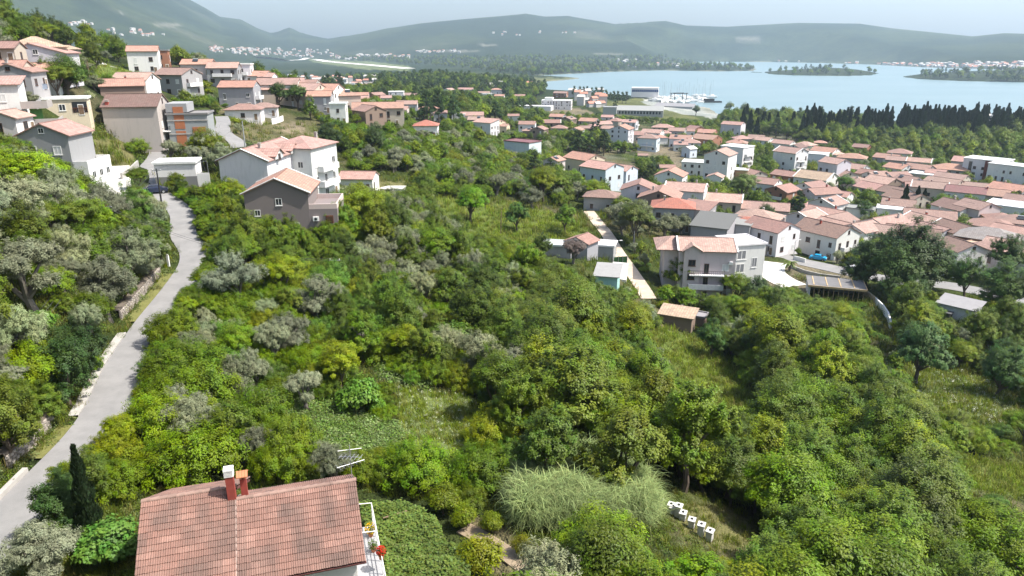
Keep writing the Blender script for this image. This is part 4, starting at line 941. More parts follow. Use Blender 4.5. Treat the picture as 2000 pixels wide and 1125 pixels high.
# ------------------------------------------------------------------ trees: a few grown shapes per kind, copied as individuals
def fib(n, r):
    i = np.arange(n)+.5; ph = np.arccos(1-2*i/n); th = math.pi*(1+5**.5)*i + r.uniform(0, 6.28)
    return np.stack([np.cos(th)*np.sin(ph), np.sin(th)*np.sin(ph), np.cos(ph)], 1)
def unit(a): return a/np.maximum(np.linalg.norm(a, axis=1), 1e-9)[:, None]
def leaves(r, pos, out, ll, lw, up=0.5, rnd=0.8, droop=0.0, hue=None):
    """one diamond leaf at each position, turned outward and up"""
    n = len(pos)
    nrm = unit(out*0.95+np.array([0, 0, up])+r.normal(0, rnd*.3, (n, 3)))
    d = unit(np.cross(nrm, r.normal(0, 1, (n, 3)))); d[:, 2] -= droop; d = unit(d)
    s = unit(np.cross(nrm, d))
    ll = ll*r.uniform(.65, 1.3, n)[:, None]; lw = lw*r.uniform(.65, 1.3, n)[:, None]
    b = pos-d*ll*.5; t = pos+d*ll*.5; m = pos+d*ll*.04
    V = np.stack([b, m+s*lw*.5-nrm*ll*.06, t, m-s*lw*.5-nrm*ll*.06], 1).reshape(-1, 3)
    return V
def lobe_cloud(r, lobes, n, clump=0.3, nclump=26, ll=.08, lw=.045, up=.5, rnd=.8, droop=0.0, inner=.55, low=-.35, spray=0.0):
    lobes = np.array(lobes, float); area = (lobes[:, 3]*lobes[:, 4]+lobes[:, 3]*lobes[:, 5]); pr = area/area.sum()
    Ps, Os, Cs = [], [], []
    for li, lb in enumerate(lobes):
        k = max(6, int(nclump*pr[li]*len(lobes)**.7)); dirs = fib(k*2, r)+r.normal(0, .12, (k*2, 3)); dirs = unit(dirs); dirs = dirs[dirs[:, 2] > low][:k+6]
        rad = r.uniform(.55, 1.22, len(dirs))
        cc = lb[:3]+dirs*lb[3:]*rad[:, None]
        inside = np.zeros(len(cc), bool)
        for lj, l2 in enumerate(lobes):
            if lj != li: inside |= (((cc-l2[:3])/l2[3:])**2).sum(1) < .5
        cc = cc[~inside]; dirs = dirs[~inside]
        if len(cc) == 0: continue
        m = int(n*pr[li])
        ci = r.integers(0, len(cc), m)
        cr = clump*lb[3:].min()*(1.35 if len(lobes) < 4 else 1.6)
        off = r.normal(0, .5, (m, 3)); off = off/np.maximum(1, np.linalg.norm(off, axis=1)/1.1)[:, None]
        p = cc[ci]+off*cr*np.array([1, 1, .75])
        if spray > 0:      # twigs that reach outward
            tt = r.random(m)**.7; p = cc[ci]-dirs[ci]*cr*.8 + unit(dirs[ci]+np.array([0, 0, .5])+r.normal(0, .35, (m, 3)))*(tt*spray*lb[3:].min())[:, None]+r.normal(0, .025, (m, 3))
        mi = r.random(m) < .22
        dd = unit(r.normal(0, 1, (m, 3))); p[mi] = (lb[:3]+dd*lb[3:]*(inner*r.random(m)**.4)[:, None])[mi]
        Ps.append(p); Os.append(unit(p-(lb[:3]-np.array([0, 0, .25*lb[5]])))); Cs.append((ci*37 % 101)/101.0+li*.173)
    p = np.concatenate(Ps); o = np.concatenate(Os); c = np.concatenate(Cs) % 1.0
    keep = p[:, 2] > .03
    p, o, c = p[keep], o[keep], c[keep]
    V = leaves(r, p, o, ll, lw, up, rnd, droop)
    lv = np.stack([np.clip(.16+.2*r.random(len(p))+.58*c, 0, 1), np.clip(r.random(len(p))*.25+.7*((c*7) % 1), 0, 1), c], 1)
    return V, np.repeat(lv, 4, 0)
def limb_tree(r, lobes, h0, tr, lean=.1):
    b = MB(); base = Vector((0, 0, -.15)); k1 = Vector((r.uniform(-lean, lean), r.uniform(-lean, lean), h0))
    b.tube([base, base.lerp(k1, .5)+Vector((r.uniform(-.05, .05), r.uniform(-.05, .05), 0)), k1], [tr*1.25, tr, tr*.8], 7)
    for lb in lobes:
        c = Vector(lb[:3]); e = c+Vector((0, 0, lb[5]*.35)); m = k1.lerp(c, .5)+Vector((r.uniform(-.1, .1), r.uniform(-.1, .1), r.uniform(-.02, .12)))
        b.tube([k1-Vector((0, 0, tr)), m, c, e], [tr*.6, tr*.42, tr*.26, tr*.08], 5)
        for _ in range(3):
            q = c+Vector((r.uniform(-.8, .8)*lb[3], r.uniform(-.8, .8)*lb[4], r.uniform(-.1, .8)*lb[5])); b.tube([m.lerp(c, .6), m.lerp(q, .7), q], [tr*.24, tr*.14, tr*.04], 4)
    return b
def grow(kind, seed, dens=1.0):
    r = np.random.default_rng(seed)
    if kind == 'shrub':      # broad low mound of several heads down to the ground
        k = r.integers(4, 7); lobes = [[0, 0, .62, .72, .72, .6]]
        for i in range(k):
            t = 6.283*i/k+r.uniform(-.3, .3); d = r.uniform(.38, .62); s = r.uniform(.38, .56); lobes.append([d*math.cos(t), d*math.sin(t), r.uniform(.38, .8), s, s, s*.9])
        V, lv = lobe_cloud(r, lobes, int(20000*dens), .22, 36, .062, .026, .45, .9, 0, .6, -.5, spray=.62); st = limb_tree(r, lobes[1:], .18, .06)
    elif kind == 'leafy':     # rounded tree on a short trunk
        lobes = [[0, 0, 1.75, .6, .6, .62]]; k = r.integers(5, 8)
        for i in range(k):
            t = 6.283*i/k+r.uniform(-.35, .35); d = r.uniform(.4, .66); s = r.uniform(.36, .52); lobes.append([d*math.cos(t), d*math.sin(t), r.uniform(.95, 1.75), s, s, s*.85])
        V, lv = lobe_cloud(r, lobes, int(21000*dens), .23, 46, .066, .04, .55, .9, .1, .55, -.55, spray=(.5 if seed % 2 else 0)); st = limb_tree(r, lobes, .62, .075)
    elif kind == 'laurel':    # dense dark upright heads
        lobes = [[0, 0, 1.3, .66, .66, .95]]; k = r.integers(4, 7)
        for i in range(k):
            t = 6.283*i/k+r.uniform(-.3, .3); d = r.uniform(.35, .6); s = r.uniform(.34, .5); lobes.append([d*math.cos(t), d*math.sin(t), r.uniform(.6, 1.6), s, s, s*1.15])
        V, lv = lobe_cloud(r, lobes, int(21000*dens), .22, 42, .064, .032, .5, .9, 0, .6, -.7, spray=.5); st = limb_tree(r, lobes, .4, .07)
    elif kind == 'olive':     # open silvery puffs on a twisted trunk
        lobes = []; k = r.integers(6, 9)
        for i in range(k):
            t = 6.283*i/k+r.uniform(-.4, .4); d = r.uniform(.32, .7); s = r.uniform(.3, .46); lobes.append([d*math.cos(t), d*math.sin(t), r.uniform(.8, 1.35), s, s, s*.8])
        lobes.append([0, 0, 1.45, .42, .42, .34])
        V, lv = lobe_cloud(r, lobes, int(21000*dens), .32, 44, .07, .018, .3, 1.2, .1, .7, -.6, spray=.55); st = limb_tree(r, lobes, .5, .1, .2)
    elif kind == 'fig':       # wide tree of big leaves
        lobes = []; k = 6
        for i in range(k):
            t = 6.283*i/k+r.uniform(-.3, .3); d = r.uniform(.4, .66); s = r.uniform(.36, .5); lobes.append([d*math.cos(t), d*math.sin(t), r.uniform(.5, .95), s, s, s*.75])
        lobes.append([0, 0, 1.0, .5, .5, .42])
        V, lv = lobe_cloud(r, lobes, int(7000*dens), .34, 34, .12, .1, .75, .7, .25, .5, -.5); st = limb_tree(r, lobes, .3, .07)
    elif kind == 'cypress':   # a tight flame
        n = int(9000*dens); z = r.random(n)**.8*3.0; rad = .26*np.clip(np.sin(np.clip(z/3.0, 0, 1)**.62*math.pi*.93+.12), .02, 1)*(1+.25*np.sin(z*9+seed))
        t = r.uniform(0, 6.283, n); q = np.sqrt(r.uniform(.45, 1, n)); p = np.stack([np.cos(t)*rad*q, np.sin(t)*rad*q, z+.05], 1)
        o = np.stack([np.cos(t), np.sin(t), np.full(n, .8)], 1); nrm = unit(o+r.normal(0, .3, (n, 3))); d = unit(np.stack([np.cos(t)*.25, np.sin(t)*.25, np.ones(n)], 1)+r.normal(0, .18, (n, 3))); s = unit(np.cross(nrm, d))
        l = (.13*r.uniform(.7, 1.4, n))[:, None]; V = np.stack([p-d*l*.5, p+s*l*.2, p+d*l*.6, p-s*l*.2], 1).reshape(-1, 3)
        lv = np.repeat(np.stack([r.random(n), r.random(n), r.random(n)], 1), 4, 0); st = MB(); st.tube([(0, 0, -.2), (0, 0, 1.2), (0, 0, 2.6)], [.05, .04, .01], 6)
    elif kind == 'pine':      # layered dark crown
        lobes = [[0, 0, 2.35, .34, .34, .34]]
        for i in range(11):
            t = 2.4*i+r.uniform(-.3, .3); z = .8+1.4*i/11; d = (.62-.34*(i/11)**1.2)*r.uniform(.7, 1.1); s = r.uniform(.28, .4)*(1-.3*i/11); lobes.append([d*math.cos(t), d*math.sin(t), z, s, s, s*.6])
        V, lv = lobe_cloud(r, lobes, int(11000*dens), .34, 30, .10, .03, .4, 1.1, 0, .6, -.5, spray=.6); st = limb_tree(r, lobes[:6], 1.1, .06, .05)
    if kind == 'orange':
        lobes = [[0, 0, 1.0, .62, .62, .55], [.3, .1, .8, .4, .4, .4], [-.3, -.15, .85, .4, .4, .4], [0, -.3, .9, .4, .4, .4]]
        V, lv = lobe_cloud(r, lobes, int(6000*dens), .35, 28, .11, .06, .5, .9, 0, .6, -.6); st = limb_tree(r, lobes, .45, .05)
    return V, lv, st
LEAFM = {'shrub': 'leaf', 'leafy': 'leaf', 'laurel': 'leaf', 'olive': 'olive', 'fig': 'leaf', 'cypress': 'needle', 'pine': 'needle', 'orange': 'leaf'}
BARKM = {'olive': 'oldbark'}
def as_quads(st):
    return [f if len(f) == 4 else None for f in st.f]
def tree_meshes(kind, seed, dens):
    V, lv, st = grow(kind, seed, dens)
    q = np.arange(len(V)).reshape(-1, 4)
    crown = np_mesh('crown', V, q, [M[LEAFM[kind]]], lv=lv)
    trunk = st.mesh('trunk', M[BARKM.get(kind, 'bark')])
    sq = np.array([f for f in st.f if len(f) == 4]) + len(V)
    VV = np.concatenate([V, np.array(st.v)]); QQ = np.concatenate([q, sq]); mi = np.r_[np.zeros(len(q)), np.ones(len(sq))]
    whole = np_mesh(kind, VV, QQ, [M[LEAFM[kind]], M[BARKM.get(kind, 'bark')]], mi=mi, lv=np.concatenate([lv, np.full((len(st.v), 3), .5)]))
    return crown, trunk, whole
SEEDS = {'shrub': 5, 'leafy': 4, 'laurel': 4, 'olive': 4, 'fig': 2, 'cypress': 3, 'pine': 3, 'orange': 2}
PROTO = {}
for ki, (kd, c_) in enumerate(SEEDS.items()):
    PROTO[kd] = [tree_meshes(kd, 100*ki+j+1, 1.0) for j in range(c_)]
FAR = {kd: [tree_meshes(kd, 100*ki+j+51, .16)[2] for j in range(2)] for ki, kd in enumerate(('shrub', 'leafy', 'laurel', 'olive', 'pine', 'cypress'))}
for kd, lst in FAR.items():      # the far shapes have fewer, bigger leaves
    for me in lst:
        nv = len(me.vertices); co = np.empty(nv*3, np.float32); me.vertices.foreach_get('co', co); co = co.reshape(-1, 3)
        li = np.array([p.material_index for p in me.polygons]); nl = int((li == 0).sum())
        L4 = co[:nl*4].reshape(nl, 4, 3); c0 = L4.mean(1, keepdims=True); co[:nl*4] = (c0+(L4-c0)*2.3).reshape(-1, 3)
        me.vertices.foreach_set('co', co.ravel()); me.update()

TINT = {'shrub': (.095,.15,.018), 'leafy': (.085,.138,.02), 'laurel': (.068,.108,.02), 'olive': (.185,.208,.122), 'fig': (.075,.145,.028), 'cypress': (.018,.032,.016), 'pine': (.036,.06,.022), 'orange': (.10,.14,.018)}
def tint_of(kd, r, key=None):
    t = np.array(TINT[kd])*r.uniform(.78, 1.25)
    if kd == 'shrub':
        q = r.random()
        if q < .16: t = np.array((.135,.17,.018))*r.uniform(.8, 1.1)
        elif q < .4: t = np.array((.07,.13,.025))*r.uniform(.8, 1.2)
    if kd == 'leafy':
        q = r.random()
        if q < .28: t = np.array((.125,.17,.022))*r.uniform(.85, 1.15)
        elif q < .5: t = np.array((.092,.132,.024))*r.uniform(.8, 1.1)
    if kd == 'laurel' and r.random() < .3: t = np.array((.088,.125,.024))*r.uniform(.8, 1.1)
    if kd == 'olive' and r.random() < .3: t = np.array((.17,.185,.115))*r.uniform(.8, 1.1)
    t = [float(min(.4, max(.005, x*r.uniform(.94, 1.06)))) for x in t]
    t[0] = min(t[0], t[1]*(.92 if kd == 'olive' else .84)); return t
HT = {'shrub': 1.3, 'leafy': 2.25, 'laurel': 2.2, 'olive': 1.75, 'fig': 1.4, 'cypress': 3.0, 'pine': 2.65, 'orange': 1.6}

# where things grow: (polygon in the photograph, mean crown radius, spacing factor, mix)
ZONES = [
 ([(-400,-200),(-400,70),(0,70),(110,78),(230,100),(330,112),(520,140),(520,60),(-100,-200)], 2.6, 1.25, {'leafy':.45,'laurel':.25,'shrub':.2,'olive':.1}),
 ([(-600,70),(-600,240),(0,240),(130,230),(260,240),(330,215),(420,235),(470,180),(560,160),(520,120),(330,110),(230,100),(110,78),(0,70)], 2.4, 2.0, {'leafy':.4,'olive':.25,'laurel':.2,'shrub':.15}),
 ([(-700,240),(-700,1300),(-90,1300),(-60,1060),(100,890),(180,800),(215,700),(300,560),(335,490),(310,400),(200,380),(140,330),(110,380),(60,300),(0,240)], 2.2, 1.12, {'olive':.32,'leafy':.26,'laurel':.22,'shrub':.14,'fig':.06}),
 ([(200,240),(470,240),(470,400),(370,420),(200,400)], 1.9, 2.6, {'olive':.45,'leafy':.25,'laurel':.2,'shrub':.1}),
 ([(370,420),(470,340),(660,470),(690,520),(560,560),(420,560),(400,500)], 2.3, 1.15, {'leafy':.5,'laurel':.3,'shrub':.2}),
 ([(470,160),(560,150),(640,260),(690,330),(780,345),(880,395),(1010,380),(1180,360),(1090,270),(980,265),(840,255),(700,215),(620,200)], 2.1, 1.12, {'shrub':.76,'olive':.08,'laurel':.07,'leafy':.09}),
 ([(780,340),(1180,340),(1180,400),(1000,400),(880,400)], 2.7, 1.5, {'olive':.45,'leafy':.3,'laurel':.2,'shrub':.05}),
 ([(1040,250),(1180,280),(1260,300),(1290,350),(1200,360),(1080,340)], 3.2, 1.25, {'leafy':.55,'pine':.25,'laurel':.2}),
 ([(640,380),(780,370),(880,410),(960,470),(1080,500),(1130,540),(1240,570),(1130,640),(900,560),(700,520)], 2.5, 1.04, {'leafy':.42,'laurel':.28,'olive':.14,'shrub':.16}),
 ([(300,560),(420,550),(690,510),(900,560),(960,660),(930,780),(1010,900),(960,1000),(760,960),(700,960),(450,930),(260,960),(60,1100),(40,1300),(-40,1300),(100,960),(260,760)], 1.9, 1.08, {'shrub':.74,'olive':.05,'laurel':.1,'leafy':.07,'fig':.04}),
 ([(900,560),(1130,600),(1300,640),(1290,700),(1380,820),(1330,960),(1000,880),(930,780)], 2.5, .98, {'leafy':.5,'laurel':.3,'olive':.09,'shrub':.11}),
 ([(1290,560),(1480,560),(1700,600),(1740,700),(1800,720),(1880,900),(2000,905),(2600,900),(2600,1500),(1000,1500),(1060,1120),(1250,1060),(1440,1060),(1400,990),(1330,960),(1400,800),(1290,660)], 2.6, .98, {'leafy':.6,'laurel':.3,'shrub':.08,'olive':.02}),
 ([(1700,590),(2100,590),(2800,600),(2800,900),(1990,900),(1880,880),(1800,720)], 2.6, 1.5, {'leafy':.55,'laurel':.3,'shrub':.12,'olive':.03}),
 ([(1150,400),(1400,440),(1280,480),(1280,560),(1230,500),(1180,420)], 2.6, 1.6, {'olive':.6,'leafy':.4}),
 ([(1700,270),(2400,270),(2400,300),(2000,312),(1700,300)], 3.0, 1.2, {'leafy':.8,'pine':.2}),
 ([(1380,215),(1700,240),(1700,300),(1460,262),(1380,250)], 3.4, 1.6, {'leafy':.75,'shrub':.15,'pine':.1}),
 ([(1060,230),(1400,240),(1500,290),(2400,300),(2400,560),(1640,520),(1400,480),(1280,420),(1250,300),(1060,255)], 2.0, 1.6, {'leafy':.6,'laurel':.2,'shrub':.1,'pine':.06,'olive':.04}),
 ([(820,150),(1060,180),(1060,250),(900,262),(700,215),(520,160),(520,140)], 3.6, 1.5, {'leafy':.5,'laurel':.15,'pine':.3,'shrub':.05}),
]
CLEAR = [p for p, c, nb in POLY if p is not POLY[10][0] and p[0] != (1240,190)] + [[(1000,905),(1130,880),(1290,960),(1300,1010),(1180,1040),(1020,1040)], [(690,940),(900,985),(940,1050),(900,1140),(700,1140)], [(1000,1180),(1001,1180),(1001,1181)], [(1090,180),(1420,180),(1420,232),(1300,240),(1150,225)]]
BRAMBLE = POLY[10][0]
PROT = [[(1575,488),(1618,488),(1618,514),(1575,514)], [(640,780),(790,845),(760,880),(610,860)], [(690,700),(740,690),(770,740),(720,760)]] + [p for p, c, nb in POLY if nb and p is not POLY[10][0] and p[0] not in ((1480,505),(690,440),(1240,275),(900,1000))] + [
 [(1275,455),(1495,455),(1495,560),(1420,585),(1275,550)], [(1065,455),(1230,455),(1230,560),(1170,560),(1065,505)], [(1293,600),(1372,600),(1372,645),(1293,645)], [(1565,540),(1740,545),(1740,640),(1690,630),(1690,590),(1565,580)], [(1838,580),(1914,580),(1914,628),(1838,628)],
 [(490,335),(640,335),(640,425),(600,425),(500,385)], [(445,262),(630,262),(630,360),(460,365)], [(300,310),(400,310),(400,352),(300,358)], [(655,332),(800,332),(800,372),(655,352)], [(200,180),(330,180),(330,272),(215,235)], [(335,205),(412,205),(412,262),(335,278)], [(36,230),(195,230),(195,345),(150,330),(90,285),(40,272)], [(80,188),(172,188),(172,220),(80,215)], [(42,85),(148,85),(148,130),(42,122)],
 [(602,175),(668,175),(668,232),(602,212)], [(250,88),(326,88),(326,130),(250,128)], [(310,130),(380,130),(380,180),(310,178)], [(408,120),(490,120),(500,200),(428,195),(408,152)], [(445,200),(545,200),(545,225),(445,232)], [(185,138),(290,138),(290,178),(185,182)], [(812,232),(856,232),(856,256),(812,256)], [(992,270),(1048,270),(1030,300),(992,290)],
 [(1104,296),(1240,296),(1240,350),(1104,332)], [(1190,240),(1290,240),(1290,282),(1190,276)], [(1000,905),(1285,905),(1300,985),(1430,1045),(1400,1080),(1180,1040),(1000,1035)], [(1560,425),(1655,425),(1655,495),(1560,475)], [(1432,405),(1560,405),(1525,475),(1432,462)], [(436,950),(455,900),(480,905),(490,945)], [(1484,485),(1600,510),(1680,532),(1680,545),(1500,555)], [(160,870),(180,860),(200,1040),(150,1040)],
 [(690,935),(760,985),(900,1020),(1060,1130),(690,1130)], [(0,125),(90,140),(60,235),(0,235)], [(1310,300),(1400,300),(1400,345),(1320,340)], [(1020,150),(1400,170),(1400,235),(1060,215)], [(940,230),(975,230),(975,264),(940,262)]]
for nm_, (q_, wd_) in PATHW.items():
    e0, e1 = offset_line(q_, wd_*.42), offset_line(q_, -wd_*(.12 if nm_ == 'road' else .4))
    pu0, pv0 = project(e0[:, 0], e0[:, 1], e0[:, 2]); pu1, pv1 = project(e1[:, 0], e1[:, 1], e1[:, 2])
    if nm_ == 'road': cut = slice(0, max(3, len(q_)-26))
    else: cut = slice(0, len(q_))
    PROT.append(list(zip(pu0[cut], pv0[cut]))+list(zip(pu1[cut][::-1], pv1[cut][::-1])))
HB = HBOX
PROT_BB = [(min(a for a, b in p), max(a for a, b in p), min(b for a, b in p), max(b for a, b in p)) for p in PROT]
def blocks(x, y, z, r, kd, sq):
    """would this crown hide something the photograph shows?"""
    h = HT[kd]*r*sq; uc, vc = project(x, y, z+h*.55); ut, vt = project(x, y, z+h*.92); rp = F*r*.75/(y*cp-(z-CZ)*sp)
    q = [(uc, vc), (ut, vt), (uc-rp, vc), (uc+rp, vc), (uc-rp*.7, (vc+vt)/2), (uc+rp*.7, (vc+vt)/2)]
    vb = project(x, y, z+h*.22)[1]; q += [(uc, vb), (uc-rp*.8, vb), (uc+rp*.8, vb), (uc-rp*.9, (vb+vc)/2), (uc+rp*.9, (vb+vc)/2)]
    dd = math.hypot(x, y)
    for h_ in HB:
        if h_[4] > dd-2 and uc+rp > h_[0] and uc-rp < h_[1] and vt < h_[3] and vc > h_[2]:
            if dd < h_[4]*.5: continue
            return True
    for p, bb in zip(PROT, PROT_BB):
        if uc+rp < bb[0] or uc-rp > bb[1] or vb < bb[2]-5 or vt > bb[3]+5: continue
        if inpoly(p, np.array([a for a, b in q]), np.array([b for a, b in q])).any(): return True
    return False
PLACED = []   # x, y, r, kind, tint, desc, u, v, seed
occ = {}
def occ_add(x, y, r):
    for i in range(int((x-r)//6), int((x+r)//6)+1):
        for j in range(int((y-r)//6), int((y+r)//6)+1): occ.setdefault((i, j), []).append((x, y, r))
def occ_free(x, y, r, fac):
    for ox, oy, orr in occ.get((int(x//6), int(y//6)), ()):
        if (ox-x)**2+(oy-y)**2 < ((orr+r)*fac)**2: return False
    return True
fx_ = np.array([f[0] for f in FOOT]); fy_ = np.array([f[1] for f in FOOT]); fr_ = np.array([f[2] for f in FOOT])
def near_house(x, y, r): return bool((np.hypot(fx_-x, fy_-y) < fr_+r*.55).any())
ROADPTS = [(q, wd) for q, wd in PATHW.values()]
def near_road(x, y, r, k=.62):
    for q, wd in ROADPTS:
        if (np.hypot(q[:, 0]-x, q[:, 1]-y) < wd/2+r*k).any(): return True
    return False
def visible_line(x, y, z): return project(x, y, z)
def plant(kd, u, v, r, tint=None, desc=None, base=None, vi=None, squash=1.0):
    """a tree whose crown is seen centred on (u, v); r = crown radius in metres"""
    if base is None:
        x, y, z = hit(u, v, HT[kd]*r*.55*squash)
    else: x, y, z = base
    PLACED.append([x, y, z, r, kd, tint or tint_of(kd, rng), desc, vi, squash, True]); occ_add(x, y, r)
# hand-placed trees that the photograph shows singly
dk, yg, sv = (.04,.075,.022), (.1,.16,.02), (.21,.23,.15)
HAND = [('olive',455,545,3.7,(0.203,0.236,0.162),'big pale silvery olive tree spilling over the road edge'),('leafy',920,398,3.7,(0.101,0.203,0.027),'bright green round tree standing alone in the orchard'),('leafy',1008,425,3.0,(0.068,0.135,0.034),'dark leaning tree with bare trunk in the orchard'),
 ('leafy',1104,428,3.0,(0.108,0.189,0.034),'spreading light green tree at the orchard edge'),('laurel',1782,498,8.6,(.042,.072,.022),'huge dark spreading tree over the town road'),('laurel',1745,528,5.0,(.042,.075,.022),None),('laurel',1828,520,5.6,(.042,.075,.022),None),('laurel',1700,512,6.2,(.042,.072,.022),'dark rounded companion of the huge tree, on its road side'),
 ('laurel',1735,565,2.6,(.04,.075,.022),'dark bush under the huge tree above the curved wall'),('laurel',1790,572,3.0,(.04,.075,.022),'dark undergrowth tree below the huge tree trunk'),('laurel',1685,530,2.6,(.04,.075,.022),None),('laurel',1890,538,4.0,(0.061,0.115,0.030),'rounded tree standing by the right end of the town road'),('laurel',1965,560,5.6,(0.061,0.108,0.030),'broad dark tree at the right end of the town road'),('leafy',1975,505,4.5,(0.061,0.108,0.030),'dark tree against the last red roofs'),
 ('leafy',1330,535,3.3,(0.115,0.162,0.027),'olive-green tree in front of the four storey apartments'),('leafy',1240,435,4.4,(0.101,0.135,0.034),'big brownish green tree above the dirt path'),('olive',1215,420,4.0,sv,'large grey olive above the dirt path'),('olive',1300,440,3.6,None,'grey olive behind the salmon roofed apartments'),
 ('olive',1170,605,2.3,(0.230,0.250,0.203),'pale grey round olive among green bushes'),('olive',1085,632,1.5,(0.216,0.236,0.203),'small ash grey olive bush'),('laurel',480,460,3.2,None,None),('olive',620,585,3.2,sv,'large grey olive tree in the middle of the scrub'),('olive',560,655,2.6,None,'rounded olive tree below the road'),
 ('olive',935,700,3.2,None,'wide olive tree at the centre of the thicket'),('olive',1010,720,3.0,None,'second wide olive beside it'),('olive',870,670,2.4,None,None),('olive',700,655,1.8,(0.230,0.209,0.189),'brownish grey olive shrub'),
 ('olive',1120,490,2.8,(0.189,0.155,0.135),'brown half-bare tree before the old peaked house'),('laurel',1060,480,2.3,None,None),('leafy',400,290,3.4,None,None),('olive',395,295,4.0,sv,'large grey olive behind the flat white garage'),('olive',430,310,3.2,None,None),('shrub',270,285,2.6,(0.121,0.189,0.027),'round green bush by the driveway'),
 ('olive',240,240,2.2,sv,'grey olive in front of the dark brown roofed house'),('olive',130,290,2.7,sv,'grey olive before the blue grey gabled house'),
 ('olive',30,400,3.4,None,None),('olive',110,400,3.4,sv,None),('olive',200,560,3.4,sv,'tall silvery olive above the lower road'),('olive',250,500,3.6,None,'dark grey olive above the road wall'),('laurel',255,400,2.6,(0.081,0.149,0.034),None),('laurel',160,690,2.4,dk,None),('laurel',120,720,2.6,dk,None),
 ('shrub',350,720,3.4,(0.108,0.182,0.027),'big glossy bush beside the pale gravel verge'),('shrub',330,640,2.4,None,None),('shrub',810,905,2.6,(0.101,0.176,0.022),'rounded dark green bush above the vine arbour'),('shrub',935,915,2.6,(0.095,0.162,0.022),'rounded bush beside the tall reeds'),('shrub',960,835,2.5,(0.162,0.203,0.024),'yellowish bush below the white flower meadow'),
 ('leafy',1070,880,2.7,(0.081,0.135,0.027),None),('leafy',1220,890,3.0,None,None),('leafy',1540,770,3.0,(0.121,0.189,0.034),'fresh green tree at the edge of the meadow strip'),('leafy',1160,1080,2.2,(.12,.185,.028),'bright green young tree at the lower edge'),
 ('laurel',1390,660,2.6,(0.054,0.108,0.027),'dark tree above the meadow strip'),('olive',1540,690,2.2,sv,'ash grey olive among green bushes near the unfinished slab'),('olive',1740,740,1.8,sv,'small grey olive near the stepped flower bank'),('leafy',1800,690,4.2,(0.054,0.101,0.034),'large dark tree above the stepped flower bank'),('laurel',1960,720,3.6,(0.054,0.108,0.030),None),
 ('olive',75,1085,2.2,(0.203,0.223,0.149),'silvery olive in the bottom corner beside the road'),('fig',215,1060,1.7,(0.081,0.162,0.041),'fig bush with big leaves beside the red tiled roof'),('laurel',120,990,1.9,(0.054,0.101,0.030),'dark bush behind the slim cypress'),('laurel',170,930,1.6,None,None),('olive',650,910,1.7,(0.176,0.196,0.121),'low olive bush behind the roof aerials'),
 ('orange',1020,1065,.8,(0.16,0.17,0.02),'small citrus tree with orange tinged leaves'),('orange',960,1020,.9,None,'little citrus tree on the bare garden soil'),('orange',905,1010,1.0,(0.149,0.203,0.024),'yellow-green citrus tree beside the vine arbour'),('orange',935,1090,1.6,(0.149,0.176,0.024),'larger olive-green citrus tree by the garden path'),('orange',865,975,1.3,None,None),
 ('leafy',1480,575,3.0,(0.068,0.115,0.041),None),('leafy',1440,565,2.8,None,None),('olive',905,350,3.6,sv,'broad grey olive on the upper orchard edge'),('olive',970,360,3.4,None,None),('olive',1040,385,3.2,sv,None),('olive',775,305,3.4,sv,'broad grey olive on the shrubby slope'),('olive',720,300,3.0,None,None),('olive',830,310,2.6,None,None),
 ('laurel',730,270,3.6,(0.061,0.095,0.038),'dark round tree on the shrubby slope'),('laurel',640,262,4.0,(0.061,0.101,0.038),None),('laurel',605,150+60,3.2,None,None),('leafy',545,185,3.6,(0.068,0.115,0.034),'dark green tree on the crest beside the grey orange-roofed house'),('leafy',580,188,3.4,(0.068,0.115,0.034),None),
 ('pine',380,104,3.4,None,None),('pine',400,102,3.4,None,None),('pine',425,108,3.2,None,None),('pine',360,102,3.2,None,None),('cypress',270,84,2.2,None,'small dark conifer behind the hillside house roof'),('leafy',130,150,3.8,(0.088,0.155,0.034),'large green tree below the lilac grey gable'),('leafy',110,160,3.0,None,None),
 ('pine',1045,320,3.6,(0.054,0.081,0.034),None),('pine',1075,330,3.2,(0.054,0.081,0.034),None),('pine',1168,250,4.0,(0.025,0.040,0.025),'tall dark spruce-like conifer among the far red roofs'),('pine',1158,252,3.4,(0.025,0.040,0.025),'shorter dark conifer beside the tall one'),('pine',1205,345,2.4,(0.068,0.108,0.041),'slim conifer before the bluish twin house'),
 ('leafy',1590,375+95,2.6,None,None),('olive',1555,462,3.4,sv,'grey olive by the street lamp'),('leafy',1495,420,3.0,(0.061,0.095,0.030),None),('pine',1560,395,3.4,(0.027,0.050,0.025),'dark conifer among the near town roofs'),('leafy',1690,415,3.2,(0.061,0.115,0.034),'dark round tree beside the flat white roof'),('leafy',1500,325,4.2,(0.095,0.162,0.034),'round green tree below the tall block of flats'),
 ('leafy',1450,370,5.0,(0.115,0.162,0.054),'large pale green tree among the near town roofs'),('leafy',1650,362,3.6,(0.081,0.149,0.034),None),('leafy',1840,400,3.4,None,None),('leafy',1900,390,2.6,None,None),('cypress',1767,392,3.9,None,'tallest cypress among the red roofs'),('cypress',1791,390,3.4,None,'left cypress of the close pair among the red roofs'),('cypress',1804,392,3.1,None,'right cypress of the close pair among the red roofs'),
 ('leafy',1360,205+10,4.5,(0.095,0.149,0.068),None),('leafy',1425,210,5.5,(0.135,0.169,0.081),'pale feathery tree standing on the shore'),('leafy',1455,212,5.5,(0.135,0.169,0.081),'second pale feathery tree on the shore'),('pine',1202,226-20,4.2,None,None),('cypress',668,195,2.4,(0.025,0.037,0.020),'dark cypress behind the grey house on the spur'),('cypress',720,185,2.2,None,None)]
for kd, u, v, r, t, d in HAND: plant(kd, u, v, r, [x*.82 for x in t] if t and u < 1640 else t, d, squash=(.78 if r > 5.5 else 1.0))
